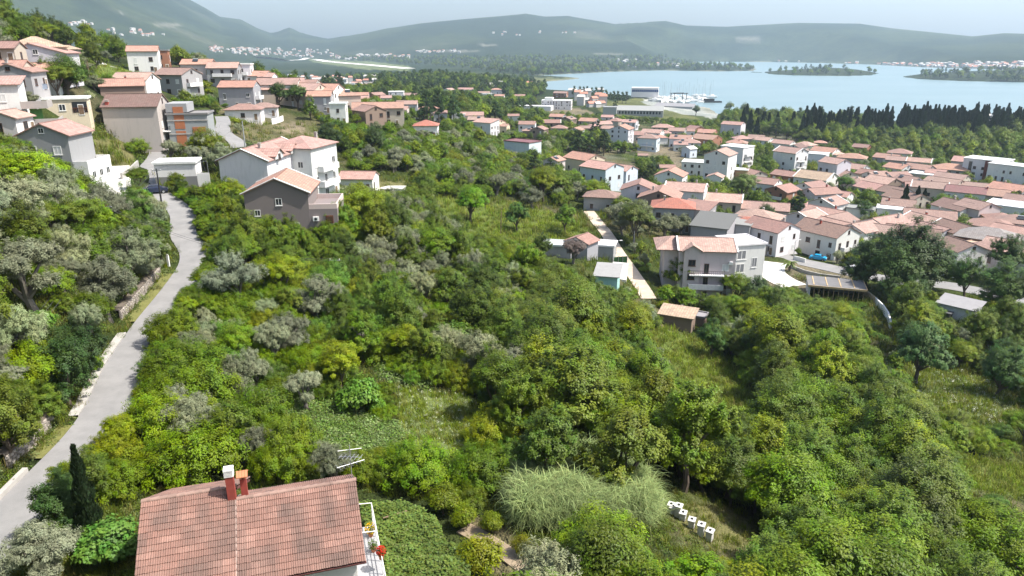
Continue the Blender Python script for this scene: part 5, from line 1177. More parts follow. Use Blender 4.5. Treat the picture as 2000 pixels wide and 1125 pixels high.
for u_, v_, r_ in ((95,168,2.6),(125,182,2.8),(62,158,2.2),(188,178,2.2),(150,172,2.6),(215,182,2.0),(30,178,2.2),(175,205,1.8),(60,210,1.8),(205,225,1.8)):
    plant(['leafy', 'laurel', 'olive'][int(rng.integers(0, 3))], 0, 0, r_, None, None, base=hit(u_, v_), squash=.9)
for u_, v_, r_, d_ in ((1405,938,2.7,'dense green tree over the dark hollow behind the beehives'),(1510,955,2.7,'broad tree closing the dark hollow on the road side'),(1330,935,2.4,'rounded tree between tall reeds and dark hollow')):
    plant('leafy', 0, 0, r_, (.075,.105,.02), d_, base=hit(u_, v_), squash=.95)
for u_, v_, r_, d_ in ((25,392,3.1,'big bright yellow-green tree at the left picture edge'),(88,398,3.4,'largest bright yellow-green tree before the blue grey gabled house'),(140,412,2.5,'smaller bright yellow-green tree beside the terrace wall')):
    plant('leafy', 0, 0, r_, (.15,.235,.025), d_, base=hit(u_, v_), squash=.8)
edge = offset_line(ROAD, -1.75); k_ = 3
while k_ < len(ROAD)-30:
    ru, rv = project(*edge[k_]); rr_ = float(rng.uniform(1.3, 2.1))
    if not (760 < rv < 835):
        e_ = offset_line(ROAD, -1.75-rr_*float(rng.uniform(.55, .8)))[k_]
        kd_ = str(rng.choice(['shrub', 'laurel', 'shrub', 'leafy'])); PLACED.append([float(e_[0]), float(e_[1]), ground1(e_[0], e_[1])-.1, rr_*(.8 if kd_ != 'shrub' else 1), kd_, tint_of(kd_, rng), None, None, .85, True]); occ_add(float(e_[0]), float(e_[1]), rr_)
    k_ += int(rng.integers(1, 3))
# far row of pines on the shore mound
for k in range(13):
    x, y = from_d(1123+k*8.5+rng.uniform(-2, 2), 905+rng.uniform(-15, 15), 19); PLACED.append([x, y, ground1(x, y)-.5, rng.uniform(4.2, 5.6), 'pine', tint_of('pine', rng), None, None, 1.0, True])
# the cypress grove by the sea
cn = 0
for k in range(5200):
    u = rng.uniform(1440, 2080); v = rng.uniform(244, 280)
    pr = .93 if u > 1755 else (.75 if 1560 < u < 1740 else .2)
    if v > 270: pr *= .3
    if rng.random() > pr: continue
    x, y, z = hit(u, v)
    if math.isnan(x) or y > 760 or z < .2: continue
    r = rng.uniform(4.4, 7.2)*(1 if u > 1740 else .95)
    if occ_free(x, y, 1.75, 1.0) and not near_house(x, y, 1):
        occ_add(x, y, 1.75); PLACED.append([x, y, z, r, 'cypress', tint_of('cypress', rng), None, None, 1.0, True]); cn += 1
    if cn > 265: break
# the rest of the growth: sampled over the ground, thinned by spacing
def sample(n, umin, umax, rmin, rmax):
    a = rng.uniform(R(-39), R(39), n); rr = np.sqrt(rng.uniform(rmin**2, rmax**2, n)); return rr*np.sin(a), rr*np.cos(a)
zone_list = []
for (rm, rM, nn) in ((18, 70, 9000), (70, 160, 26000), (160, 300, 34000), (300, 520, 34000), (520, 900, 30000)):
    X, Y = sample(nn, 0, 0, rm, rM); Z = ground(X, Y); U, Vv = project(X, Y, Z)
    zi = np.full(nn, -1)
    for i, (poly, *_r) in enumerate(ZONES):
        m = (zi < 0) & inpoly(poly, U, Vv); zi[m] = i
    bad = np.zeros(nn, bool)
    for p in CLEAR: bad |= inpoly(p, U, Vv+4)
    br = inpoly(BRAMBLE, U, Vv) & (rng.random(nn) < .95)
    patch = fbm(X/16+3, Y/16, 3, 91)
    for i in np.argwhere((zi >= 0) & ~bad & ~br & (Z > .6)).ravel():
        poly, rmn, fac, mixd = ZONES[zi[i]]
        kd = rng.choice(list(mixd), p=np.array(list(mixd.values()))/sum(mixd.values()))
        # kinds grow in patches
        if patch[i] > .6 and 'olive' in mixd and rng.random() < .5: kd = 'olive'
        r = rmn*float(np.clip(rng.normal(1, .3), .5, 1.8))
        if kd == 'pine': r *= 1.15
        x, y = float(X[i]), float(Y[i])
        if not occ_free(x, y, r, .5*fac*.82) or near_house(x, y, r) or near_road(x, y, r): continue
        sq = float(rng.uniform(.85, 1.25)); z = float(Z[i])-.1
        if blocks(x, y, z, r, kd, sq):
            kd = 'shrub'; r = rmn*.45; sq = .7
            if rng.random() < .5 or blocks(x, y, z, r, kd, sq): continue
        occ_add(x, y, r)
        PLACED.append([x, y, z, r, str(kd), tint_of(str(kd), rng), None, None, sq, False])
print('trees', len(PLACED))
# the 290 of each kind that show largest become objects, the rest one mass
TN = {'shrub': ('bush', 'bush'), 'leafy': ('leafy_tree', 'leafy tree'), 'laurel': ('dense_tree', 'dense tree'), 'olive': ('olive_tree', 'olive tree'), 'fig': ('fig_tree', 'fig tree'), 'cypress': ('cypress_tree', 'cypress'), 'pine': ('pine_tree', 'pine tree'), 'orange': ('citrus_tree', 'citrus tree')}
ADJ = {'shrub': 'dense spreading', 'leafy': 'rounded green', 'laurel': 'dense upright', 'olive': 'silvery', 'fig': 'big-leaved', 'cypress': 'tall dark', 'pine': 'dark', 'orange': 'small'}
def look(kd, t, r):
    g = t[0]/max(t[1], 1e-6)
    if kd == 'olive': return 'brownish grey' if g > .9 else ('pale silvery' if t[1] > .165 else 'dull grey')
    if kd in ('cypress', 'pine'): return ADJ[kd]
    s = 'large ' if r > 3.4 else ('small ' if r < 1.6 else '')
    if g > .82: return s+'yellowish'
    if t[1] > .145: return s+'bright green'
    if t[1] < .1: return s+'dark green'
    return s+('leafy green' if kd != 'leafy' else 'mid green')
REST = []
byk = {}
for p in PLACED:
    x, y, z, r, kd = p[:5]
    u, v = project(x, y, z+HT[kd]*r*.55); d = y*cp-(z-CZ)*sp
    p += [float(u), float(v), F*r/d]
    inside = -40 < u < 2040 and -40 < v < 1180
    byk.setdefault(kd, []).append((p[-1] + (1000 if p[9] else 0) if inside else -1, p))
def make_tree(p):
    x, y, z, r, kd, t, desc, vi, sq, hand, u, v, px = p
    near_ = px > 26
    rz = float(rng.uniform(0, 6.28)); name, noun = TN[kd]
    if px < 13 and kd in FAR: me = FAR[kd][int(rng.integers(0, 2))]
    else:
        k = int(rng.integers(0, len(PROTO[kd]))); crown, trunk, me = PROTO[kd][k]
    if near_:
        o = empty(name, (x, y, z), rz)
        c_ = link('crown', crown, o, t); t_ = link('trunk', trunk, o)
    else: o = link(name, me, None, t); o.location = (x, y, z); o.rotation_euler = (0, 0, rz)
    fat = 1.5 if (kd == 'cypress' and px < 60) else 1.0
    o.scale = (r*fat, r*fat*float(rng.uniform(.9, 1.1)), r*sq)
    g = {'shrub': 'bushes on the slope', 'leafy': 'leafy trees of the slope and town', 'laurel': 'dense upright trees of the slope', 'olive': 'olive trees', 'fig': 'fig trees', 'cypress': 'cypresses', 'pine': 'pines', 'orange': 'citrus trees in the garden'}[kd]
    if desc: o['label'] = desc; o['category'] = noun; o['group'] = g
    else: item(o, f"{look(kd, t, r)} {noun}", noun, u, v, g)
for kd, lst in byk.items():
    lst.sort(key=lambda a: -a[0])
    for i, (s, p) in enumerate(lst):
        if s > 0 and i < 275: make_tree(p)
        elif s > 0 or p[3] > 0: REST.append(p)
for p in REST: p.append(rng.random())

def scatter(name, P_, S_, Rz, T_, K_, protos, kind='stuff'):
    """one object: a cloud of points, each carrying one of the given shapes (geometry nodes)"""
    colln = bpy.data.collections.new(name+'_shapes')
    for i, me in enumerate(protos):
        o = bpy.data.objects.new(f'{name}_shape_{i:02d}', me); colln.objects.link(o)
    me = bpy.data.meshes.new(name); n_ = len(P_); me.vertices.add(n_); me.vertices.foreach_set('co', np.asarray(P_, np.float32).ravel())
    for an, typ, dat in (('s', 'FLOAT_VECTOR', S_), ('rz', 'FLOAT', Rz), ('k', 'INT', K_), ('tint', 'FLOAT_COLOR', None)):
        at = me.attributes.new(an, typ, 'POINT')
        if an == 'tint': at.data.foreach_set('color', np.concatenate([T_, np.ones((n_, 1))], 1).astype(np.float32).ravel())
        elif typ == 'FLOAT_VECTOR': at.data.foreach_set('vector', np.asarray(dat, np.float32).ravel())
        else: at.data.foreach_set('value', np.asarray(dat).astype(np.float32 if typ == 'FLOAT' else np.int32))
    ob = link(name, me); ob['kind'] = kind
    ng = bpy.data.node_groups.new(name, 'GeometryNodeTree')
    ng.interface.new_socket('Geometry', in_out='INPUT', socket_type='NodeSocketGeometry'); ng.interface.new_socket('Geometry', in_out='OUTPUT', socket_type='NodeSocketGeometry')
    nd = ng.nodes; gi = nd.new('NodeGroupInput'); go = nd.new('NodeGroupOutput')
    ci = nd.new('GeometryNodeCollectionInfo'); ci.inputs['Collection'].default_value = colln; ci.inputs['Separate Children'].default_value = True; ci.inputs['Reset Children'].default_value = True
    ip = nd.new('GeometryNodeInstanceOnPoints'); ip.inputs['Pick Instance'].default_value = True
    def na_(nm, ty):
        a_ = nd.new('GeometryNodeInputNamedAttribute'); a_.data_type = ty; a_.inputs['Name'].default_value = nm; return a_.outputs['Attribute']
    cx = nd.new('ShaderNodeCombineXYZ')
    ng.links.new(na_('rz', 'FLOAT'), cx.inputs['Z'])
    ng.links.new(gi.outputs[0], ip.inputs['Points']); ng.links.new(ci.outputs[0], ip.inputs['Instance']); ng.links.new(na_('k', 'INT'), ip.inputs['Instance Index'])
    ng.links.new(cx.outputs[0], ip.inputs['Rotation']); ng.links.new(na_('s', 'FLOAT_VECTOR'), ip.inputs['Scale']); ng.links.new(ip.outputs[0], go.inputs[0])
    md = ob.modifiers.new('scatter', 'NODES'); md.node_group = ng
    return ob
protos, pk = [], {}
for kd in PROTO:
    pk[kd] = []
    for _c, _t, w_ in PROTO[kd]: pk[kd].append(len(protos)); protos.append(w_)
fk = {}
for kd in FAR:
    fk[kd] = []
    for w_ in FAR[kd]: fk[kd].append(len(protos)); protos.append(w_)
def rest_scatter(name, lst):
    if not lst: return
    Pp = np.array([[p[0], p[1], p[2]] for p in lst]); Sc = np.array([[p[3], p[3], p[3]*p[8]] for p in lst]); T_ = np.array([p[5] for p in lst]); Rz = rng.uniform(0, 6.28, len(lst))
    K_ = np.array([(fk[p[4]] if (p[12] < 17 and p[4] in fk) else pk[p[4]])[int(rng.integers(0, 99)) % len(fk[p[4]] if (p[12] < 17 and p[4] in fk) else pk[p[4]])] for p in lst])
    scatter(name, Pp, Sc, Rz, T_, K_, protos)
rest_scatter('thicket', REST)

# far woods on the plain, the knoll, the islands and the far shore: one mass each
HB_A = np.array(HBOX)
def hides_house(x, y, z, r):
    uc, vc = project(x, y, z+r); vt = project(x, y, z+2.1*r)[1]; rp = F*r*.6/(y*cp-(z-CZ)*sp)
    return bool(((HB_A[:, 4] > math.hypot(x, y)) & (uc+rp > HB_A[:, 0]) & (uc-rp < HB_A[:, 1]) & (vt < HB_A[:, 3]) & (vc > HB_A[:, 2])).any())
def wood(name, polys, n, r0, r1, kinds, maxd=4000, tints=None, mind=300):
    Pp, Sc, T_, K_ = [], [], [], []
    U = rng.uniform(-60, 2060, n*6); Vv = rng.uniform(92, 262, n*6)
    m = np.zeros(len(U), bool)
    for p in polys: m |= inpoly(p, U, Vv)
    U, Vv = U[m], Vv[m]
    X, Y, Z = hits(U, Vv)
    ok = ~np.isnan(X) & (Z > .3) & (np.hypot(X, Y) < maxd) & (np.hypot(X, Y) > mind); X, Y, Z = X[ok][:n], Y[ok][:n], Z[ok][:n]
    nn = len(X); ks = rng.choice(list(kinds), nn, p=np.array(list(kinds.values())))
    rr = rng.uniform(r0, r1, nn)
    if len(FOOT):
        kp = np.array([not near_house(X[i], Y[i], rr[i]*.5) and not hides_house(X[i], Y[i], Z[i], rr[i]) for i in range(nn)], bool); X, Y, Z, ks, rr = X[kp], Y[kp], Z[kp], ks[kp], rr[kp]; nn = len(X)
    T_ = np.array([tint_of(k, rng) for k in ks])
    K_ = np.array([fk[k][int(rng.integers(0, 2))] for k in ks])
    scatter(name, np.stack([X, Y, Z-.3], 1), np.stack([rr, rr, rr*.95], 1), rng.uniform(0, 6.28, nn), T_, K_, protos)
wood('wood', [[(480,150),(560,142),(640,150),(760,170),(860,180),(1040,196),(1070,176),(1030,155),(960,140),(880,130),(800,128),(740,138),(640,128),(560,122),(450,126),(300,126),(300,140)]], 5200, 4.5, 6.5, {'pine':.45,'leafy':.35,'laurel':.2}, 1700, mind=520)
wood('shore_wood', [[(1500,133),(1720,133),(1720,149),(1500,149)], [(1760,138),(2100,136),(2100,167),(1760,160)]], 1500, 4.5, 7.5, {'pine':.4,'leafy':.4,'laurel':.2}, 4200, mind=900)
wood('plain_wood', [[(420,112),(1480,112),(1480,140),(1300,138),(1060,150),(900,134),(800,126),(600,112)]], 3800, 5, 8, {'pine':.3,'leafy':.5,'laurel':.2}, 4200, mind=1300)
# ------------------------------------------------------------------ the near house with the tiled roof
zr = 48.8
Ax, Ay = map(float, from_z(462, 975, zr)); Bx, By = map(float, from_z(690, 938, zr))
ax = Vector((Bx-Ax, By-Ay, 0)); LR_ = ax.length; ax.normalize(); pz = Vector((ax.y, -ax.x, 0))   # pz: down the front slope, towards the camera
hang = math.atan2(ax.y, ax.x)
fh = empty('tiled_house', (Ax, Ay, 43.2), hang)
tag(fh, 'near house with weathered red tiled roof in two steps and red chimneys', 'house')
PIT = R(29); RZ = zr-43.2; LL_ = 4.35
def plane_pts(s, t, lift, zoff=0.0, back=False):
    """point on the roof: s along the ridge, t down the slope, lift off it, in the house's own frame"""
    c, q = math.cos(PIT), math.sin(PIT); sg = 1 if back else -1
    return (s, zoff/math.tan(PIT)+sg*(t*c)+sg*lift*q*1.0, RZ+zoff-t*q+lift*c)
PARTS = [(0.0, LR_+.12, 3.75/math.cos(PIT), 0.0), (-LL_, -.02, 6.4/math.cos(PIT), .34)]   # (s0, s1, slope length, ridge raised)
b = MB()
for s0, s1, sl_, zo in PARTS:
    for back in (False, True):
        q = [plane_pts(s0, -0.02, -.05, zo, back), plane_pts(s1, -0.02, -.05, zo, back), plane_pts(s1, sl_, -.05, zo, back), plane_pts(s0, sl_, -.05, zo, back)]
        q2 = [(x, y, z-.14) for x, y, z in q]
        b.add(q+q2, [(3,2,1,0),(4,5,6,7),(0,1,5,4),(1,2,6,5),(2,3,7,6),(3,0,4,7)] if not back else [(0,1,2,3),(7,6,5,4),(4,5,1,0),(5,6,2,1),(6,7,3,2),(7,4,0,3)])
roof = b.build('roof', simple('roof_underlay', (.12,.05,.04), .9, .3), fh)
# one clay tile: two rolls, lower edge proud
TW, TH_ = .205, .33
prof = [(-.5,.010),(-.40,.040),(-.24,.044),(-.14,.012),(.02,.012),(.10,.040),(.28,.044),(.38,.012),(.5,.010)]
tv, tf = [], []
for x_, z_ in prof: tv.append((x_*TW*1.05, 0.0, z_+.003))          # upper end, tucked under
for x_, z_ in prof: tv.append((x_*TW*1.05, -.405, z_+.046))         # lower end
for x_, z_ in prof: tv.append((x_*TW*1.05, -.405, z_+.004))
k9 = len(prof)
for i in range(k9-1): tf += [(i, i+k9, i+k9+1, i+1), (i+k9, i+2*k9, i+2*k9+1, i+k9+1)]
def tile_tint(row, colm, part):
    n1 = float(vnoise(np.array([row*1.0+part*31]), np.array([colm*.22+row*3.1]), 5)[0]); n2 = float(vnoise(np.array([row*.35+part*9]), np.array([colm*.3]), 8)[0]); n3 = random.random()
    pale, mid, dk_ = np.array((.33,.185,.148)), np.array((.19,.09,.07)), np.array((.085,.048,.042))
    c = mid*(1-max(0, n1-.45)*1.6)+pale*max(0, n1-.45)*1.6
    k_ = min(1, max(0, .62-n2)*1.9*(.85+.3*n3)); c = c*(1-k_)+dk_*k_
    return [float(v) for v in c*(.93+.14*random.random())]
tme = bpy.data.meshes.new('tile'); tme.from_pydata(tv, [], tf); tme.materials.append(M['tile'])
slots = []
for pi, (s0, s1, sl_, zo) in enumerate(PARTS):
    nc = int((s1-s0)/TW); nrw = int(sl_/TH_)+1
    for back in (False, True):
        for rw in range(nrw):
            for c_ in range(nc):
                s = s0+(c_+.5)*(s1-s0)/nc; t = rw*TH_-.02
                p = plane_pts(s, t, 0, zo, back); w_ = Matrix.Rotation(hang, 3, 'Z') @ Vector(p)+Vector((Ax, Ay, 43.2))
                u, v = project(w_.x, w_.y, w_.z); ok = (not back) and -10 < u < 2010 and v < 1140
                slots.append((ok, -v if ok else 0, pi, back, rw, c_, s, t, zo))
vis = sorted([s for s in slots if s[0]], key=lambda a: (a[4]*7+a[5]*3) % 11)[:300]
visset = set(map(lambda s: s[2:6], vis))
RV, RQ, RT = [], [], []
for okk, _v, pi, back, rw, c_, s, t, zo in slots:
    if not back and rw*TH_ > 5.4 and pi == 1: pass
    jx, jz, jr = random.uniform(-.006, .006), random.uniform(0, .012), random.uniform(-.012, .012)
    p = Vector(plane_pts(s+jx, t+random.uniform(-.012, .012), .012+jz, zo, back))
    rot = Matrix.Rotation(PIT if not back else -PIT, 4, 'X')
    if back: rot = rot @ Matrix.Rotation(math.pi, 4, 'Z')
    mtx = Matrix.Translation(p) @ rot @ Matrix.Rotation(jr, 4, 'Z')
    tt = tile_tint(rw, c_, pi*2+back)
    if (pi, back, rw, c_) in visset:
        o = link('tile', tme, roof, tt); o.matrix_local = mtx
    else:
        base = len(RV)
        for q in tv: RV.append(tuple(mtx @ Vector(q))); RT.append(tt+[1.0])
        RQ += [tuple(i+base for i in f) for f in tf]
me = np_mesh('roof_tiling', np.array(RV), np.array(RQ), [M['tiles']])
a_ = me.color_attributes.new('tint', 'FLOAT_COLOR', 'POINT'); a_.data.foreach_set('color', np.array(RT, np.float32).ravel())
link('roof_tiling', me, roof)['kind'] = 'stuff'
# ridge caps
for s0, s1, sl_, zo in PARTS:
    n_ = int((s1-s0)/.38)
    for i in range(n_):
        b = MB(); vs = []
        for s, lift, rr_ in ((0, 0, .125), (.42, .03, .14)):
            for k in range(7):
                a2 = math.pi*k/6; vs.append((s, math.cos(a2)*rr_, math.sin(a2)*rr_*.75+lift))
        b.add(vs, [(k, k+1, k+8, k+7) for k in range(6)]+[(13, 12, 11, 10, 9, 8, 7)])
        o = b.build('ridge_tile', M['tile'], roof, (lambda k: [x*k for x in (.27,.17,.14)])(random.uniform(.7, 1.15))); o.location = (s0+i*(s1-s0)/n_, zo/math.tan(PIT), RZ+zo+.0)
# walls under the roof
b = MB()
for s0, s1, run, zo in ((.15, LR_-.3, 3.3, 0), (-LL_+.3, .145, 5.2, .2)):
    hz = RZ+zo-run*math.tan(PIT)-.2
    b.add([(s0,-run,-5),(s1,-run,-5),(s1,run*.95,-5),(s0,run*.95,-5),(s0,-run,hz),(s1,-run,hz),(s1,run*.95,hz),(s0,run*.95,hz),(s0,0,RZ+zo-.25),(s1,0,RZ+zo-.25)],
          [(0,1,5,4),(2,3,7,6),(1,2,6,9,5),(3,0,4,8,7),(0,3,2,1)])
b.build('wall', M['wall'], fh, (.72,.70,.66))
b = MB(); ez = plane_pts(0, PARTS[0][2], -.1)
b.tube([(0.1, ez[1]-.06, ez[2]-.02), (LR_+.15, ez[1]-.06, ez[2]-.02)], .07, 8); b.build('gutter', simple('brown_gutter', (.1,.035,.03), .5, .1), fh)
# chimneys on the step of the ridge
def red_chimney(s, y, zt, w_, hgt, capkind):
    b = MB(); b.box(s-w_/2, s+w_/2, y-w_/2, y+w_/2, RZ-.6, zt)
    ch = b.build('chimney', M['red'], roof)
    c_ = MB()
    if capkind == 'louvre':
        for k in range(4): c_.box(s-w_/2-.03, s+w_/2+.03, y-w_/2-.03, y+w_/2+.03, zt+.04+k*.075, zt+.075+k*.075)
        for sx in (-1, 1):
            for sy in (-1, 1): c_.box(s+sx*(w_/2-.04)-.03, s+sx*(w_/2-.04)+.03, y+sy*(w_/2-.04)-.03, y+sy*(w_/2-.04)+.03, zt, zt+.35)
        c_.box(s-w_/2-.04, s+w_/2+.04, y-w_/2-.04, y+w_/2+.04, zt+.352, zt+.44)
        o = c_.build('chimney_cap', M['white'], roof)
    else:
        for sx in (-1, 1):
            c_.box(s+sx*(w_/2-.05)-.05, s+sx*(w_/2-.05)+.05, y-w_/2, y+w_/2, zt, zt+.22)
        for sy in (-1, 1):
            for k in range(4):
                x0 = s-w_/2-.12+k*(w_+.24)/4
                c_.add([(x0, y, zt+.42), (x0+(w_+.24)/4-.01, y, zt+.42), (x0+(w_+.24)/4-.01, y+sy*(w_/2+.16), zt+.22), (x0, y+sy*(w_/2+.16), zt+.22),
                        (x0, y, zt+.36), (x0+(w_+.24)/4-.01, y, zt+.36), (x0+(w_+.24)/4-.01, y+sy*(w_/2+.16), zt+.17), (x0, y+sy*(w_/2+.16), zt+.17)],
                       [(0,1,2,3),(7,6,5,4),(2,6,7,3),(0,3,7,4),(1,5,6,2)])
        o = c_.build('chimney_cap', simple('cap_tile', (.5,.2,.1), .8, .2), roof)
red_chimney(-.2, .12, RZ+1.3, .38, 1.2, 'louvre'); red_chimney(.36, .5, RZ+.85, .3, 1.0, 'tile')
b2 = MB(); q_ = [plane_pts(a_, t_, l_) for l_ in (.0, .065) for a_, t_ in ((-.045, 0), (.045, 0), (.045, 4.2), (-.045, 4.2))]
b2.add(q_, [(0,1,2,3),(7,6,5,4),(0,4,5,1),(1,5,6,2),(2,6,7,3),(3,7,4,0)]); b2.build('mortar_joint', simple('old_mortar', (.36,.27,.23), .9, .3, 6), roof)
# balcony along the right gable: slab, white rail, awning frame
b = MB(); b.box(LR_-.3, LR_+1.0, -6.2, 1.2, 1.6, 1.78); bal = b.build('balcony', M['wall'], fh, (.36,.36,.37))
b = MB()
for z_ in (2.2, 2.5, 2.82):
    b.tube([(LR_+.95, 1.2, z_), (LR_+.95, -6.2, z_)], .028, 6)
for k in range(9): b.tube([(LR_+.95, 1.2-k*1.02, 1.76), (LR_+.95, 1.2-k*1.02, 2.84)], .028, 6)
b.build('railing', M['white'], bal)
b = MB()
for y_ in (1.1, -1.4):
    b.tube([(LR_+.9, y_, 1.78), (LR_+.9, y_, 3.3), (LR_-.2, y_, 3.4)], .026, 6)
b.tube([(LR_+.9, 1.1, 3.3), (LR_+.9, -1.4, 3.3)], .026, 6); b.build('awning_frame', M['white'], bal)
b = MB(); b.box(LR_-.305, LR_-.25, -2.6, -1.7, 1.8, 3.8); b.build('door', M['frame'], fh)
FOOT.append((Ax, Ay, 6))
mat_flower = leaf_mat('petals', .2, .6)
def pot_plant(lx, ly, lz, tint, lab, n_=160, sz=.3):
    w_ = Matrix.Rotation(hang, 3, 'Z') @ Vector((lx, ly, lz)) + Vector((Ax, Ay, 43.2))
    root = empty('potted_plant', w_); tag(root, lab, 'plant', 'potted plants on the near balcony')
    b = MB(); b.tube([(0,0,0),(0,0,.26)], [.11,.16], 10); b.build('pot', simple('clay_pot', (.4,.16,.09), .8, .2), root)
    r = np.random.default_rng(int(abs(lx*100)+abs(ly*10))); o_ = unit(r.normal(0, 1, (n_, 3))); p_ = o_*sz*r.random((n_, 1))**.4+np.array([0, 0, .45])
    V = leaves(r, p_, o_, .09, .07, .5, .8); link('foliage', np_mesh('foliage', V, np.arange(len(V)).reshape(-1, 4), [M['leaf']], lv=r.random((len(V), 3))), root, (.08,.13,.03))
    if tint:
        p_ = o_*sz*1.02+np.array([0, 0, .5]); p_ = p_[r.random(n_) < .7]; V = leaves(r, p_, unit(p_), .08, .08, .7, .6)
        link('blossom', np_mesh('blossom', V, np.arange(len(V)).reshape(-1, 4), [mat_flower], lv=r.random((len(V), 3))), root, tint)
pot_plant(LR_+.95, -2.6, 2.5, (.38,.08,.05), 'potted plant with red blossom on the white balcony rail', 220, .24); pot_plant(LR_+.7, .3, 1.78, (.45,.3,.05), 'potted plant with yellowish flowers beneath the awning frame'); pot_plant(LR_+.7, -1.0, 1.78, None, 'plain green potted plant on the near balcony')
# aerials
w_ = Matrix.Rotation(hang, 3, 'Z') @ Vector((LR_-.05, .15, RZ)) + Vector((Ax, Ay, 43.2))
an = empty('roof_aerial', w_, hang); tag(an, 'television aerials on a short mast at the roof ridge end', 'aerial')
b = MB(); b.tube([(0,0,-.3),(0,0,2.0)], .022, 6); b.build('mast', M['steel'], an)
for z_, rz_, n_, bl in ((.9, .45, 7, 1.6), (1.3, 2.6, 6, 1.3)):
    b = MB(); b.tube([(-bl/2,0,0),(bl/2,0,0)], .018, 5)
    for k in range(n_): b.tube([(-bl/2+.08+k*(bl-.16)/(n_-1), -.3+.02*k, 0), (-bl/2+.08+k*(bl-.16)/(n_-1), .3-.02*k, 0)], .01, 4)
    o = b.build('antenna', M['steel'], an); o.location = (0, 0, z_); o.rotation_euler = (0, .12, rz_)
b = MB(); b.tube([(-.6,.0,1.75),(.6,.1,1.65)], .02, 6); b.build('crossbar', M['white'], an)

# slim cypress by the road
x, y = map(float, from_z(182, 1052, 44.0)); o = empty('cypress_tree', (x, y, ground1(x, y)), .4); s_ = 2.3
link('crown', PROTO['cypress'][0][0], o, (.022,.036,.017)); link('trunk', PROTO['cypress'][0][1], o); o.scale = (s_*.95, s_*.95, s_*.98)
tag(o, 'slim lone cypress spire standing between the road and tiled roof', 'cypress', 'cypresses')

# ------------------------------------------------------------------ reeds, vines, ground growth
def blade_proto(seed, n_, hmin, hmax, wid, bend, spread, seg=3, stalk=False):
    r = np.random.default_rng(seed); V, Q, LV = [], [], []
    for i in range(n_):
        a_ = r.uniform(0, 6.283); h_ = r.uniform(hmin, hmax); bx, by = r.normal(0, spread, 2); z0 = 0.0
        if stalk: z0 = r.uniform(.1, .8)*hmax; h_ = r.uniform(.28, .5)*hmax
        d = np.array([math.cos(a_), math.sin(a_)]); s = np.array([-d[1], d[0]])*wid*r.uniform(.7, 1.3)
        bb = bend*r.uniform(.5, 1.4); c_ = r.random(3); base = len(V)
        for k in range(seg+1):
            t = k/seg; rad = bb*h_*t*t*(1.0 if not stalk else .9)+(.15*h_*t if stalk else 0); zz = z0+h_*(t-(bb*.55*t*t*t if bb > .4 else .15*t*t)); w2 = (1-t**1.6)*.95+.05
            for sg in (-1, 1): V.append((bx+d[0]*rad+sg*s[0]*w2, by+d[1]*rad+sg*s[1]*w2, zz)); LV.append(c_)
        for k in range(seg): Q.append((base+2*k, base+2*k+1, base+2*k+3, base+2*k+2))
    return np_mesh('blades', np.array(V), np.array(Q), [M['grass']], lv=np.array(LV))
def leafy_proto(seed, n_, rad, hz, ll, lw, mat='leaf'):
    r = np.random.default_rng(seed); o_ = unit(r.normal(0, 1, (n_, 3))*np.array([1, 1, .6])+np.array([0, 0, .35])); o_[:, 2] = np.abs(o_[:, 2])
    p_ = o_*np.array([rad, rad, hz])*(r.random((n_, 1))**.35)
    V = leaves(r, p_, o_, ll, lw, .6, .9); return np_mesh('leaves', V, np.arange(len(V)).reshape(-1, 4), [M[mat]], lv=np.repeat(r.random((n_, 3)), 4, 0))
def scatter_px(name, polys, n_, protos_, smin, smax, tints, avoid_road=True, dz=0.0, mind=15, maxd=400, squash=(.8, 1.3), excl=()):
    us, vs = [], []
    bb = np.concatenate([np.array(p, float) for p in polys]); lo, hi = bb.min(0), bb.max(0)
    U = rng.uniform(lo[0], hi[0], n_*5); Vv = rng.uniform(lo[1], hi[1], n_*5); m = np.zeros(len(U), bool)
    for p in polys: m |= inpoly(p, U, Vv)
    for p in excl: m &= ~inpoly(p, U, Vv)
    U, Vv = U[m][:n_], Vv[m][:n_]; X, Y, Z = hits(U, Vv); ok = ~np.isnan(X) & (Z > .5); d_ = np.hypot(X, Y); ok &= (d_ > mind) & (d_ < maxd); X, Y, Z = X[ok], Y[ok], Z[ok]
    keep = np.ones(len(X), bool)
    if avoid_road:
        for q, wd in ROADPTS:
            for s in range(0, len(X), 4000): keep[s:s+4000] &= (np.hypot(X[s:s+4000, None]-q[None, :, 0], Y[s:s+4000, None]-q[None, :, 1]).min(1) > wd/2+.35)
        f_ = np.array(FOOT)
        for s in range(0, len(X), 4000): keep[s:s+4000] &= (np.hypot(X[s:s+4000, None]-f_[None, :, 0], Y[s:s+4000, None]-f_[None, :, 1]) > f_[None, :, 2]*.62).all(1)
    X, Y, Z = X[keep], Y[keep], Z[keep]; n2 = len(X); s = rng.uniform(smin, smax, n2)*np.clip(np.hypot(X, Y)/70, .75, 2.2)
    ti = rng.integers(0, len(tints), n2); T_ = np.clip(np.array(tints)[ti]*rng.uniform(.75, 1.25, (n2, 1)), 0.003, .8)
    return scatter(name, np.stack([X, Y, Z+dz], 1), np.stack([s, s, s*rng.uniform(*squash, n2)], 1), rng.uniform(0, 6.28, n2), T_, rng.integers(0, len(protos_), n2), protos_)
tuft = [blade_proto(900+i, 26, .3, .75, .018, .45, .22) for i in range(3)]
weed = [leafy_proto(910+i, 90, .6, .5, .13, .07) for i in range(3)]
everywhere = [(-20,240),(640,240),(1100,330),(1200,400),(1500,520),(1700,560),(2020,600),(2020,1150),(-20,1150)]
gar = [(690,960),(960,1000),(1060,1130),(690,1130)]
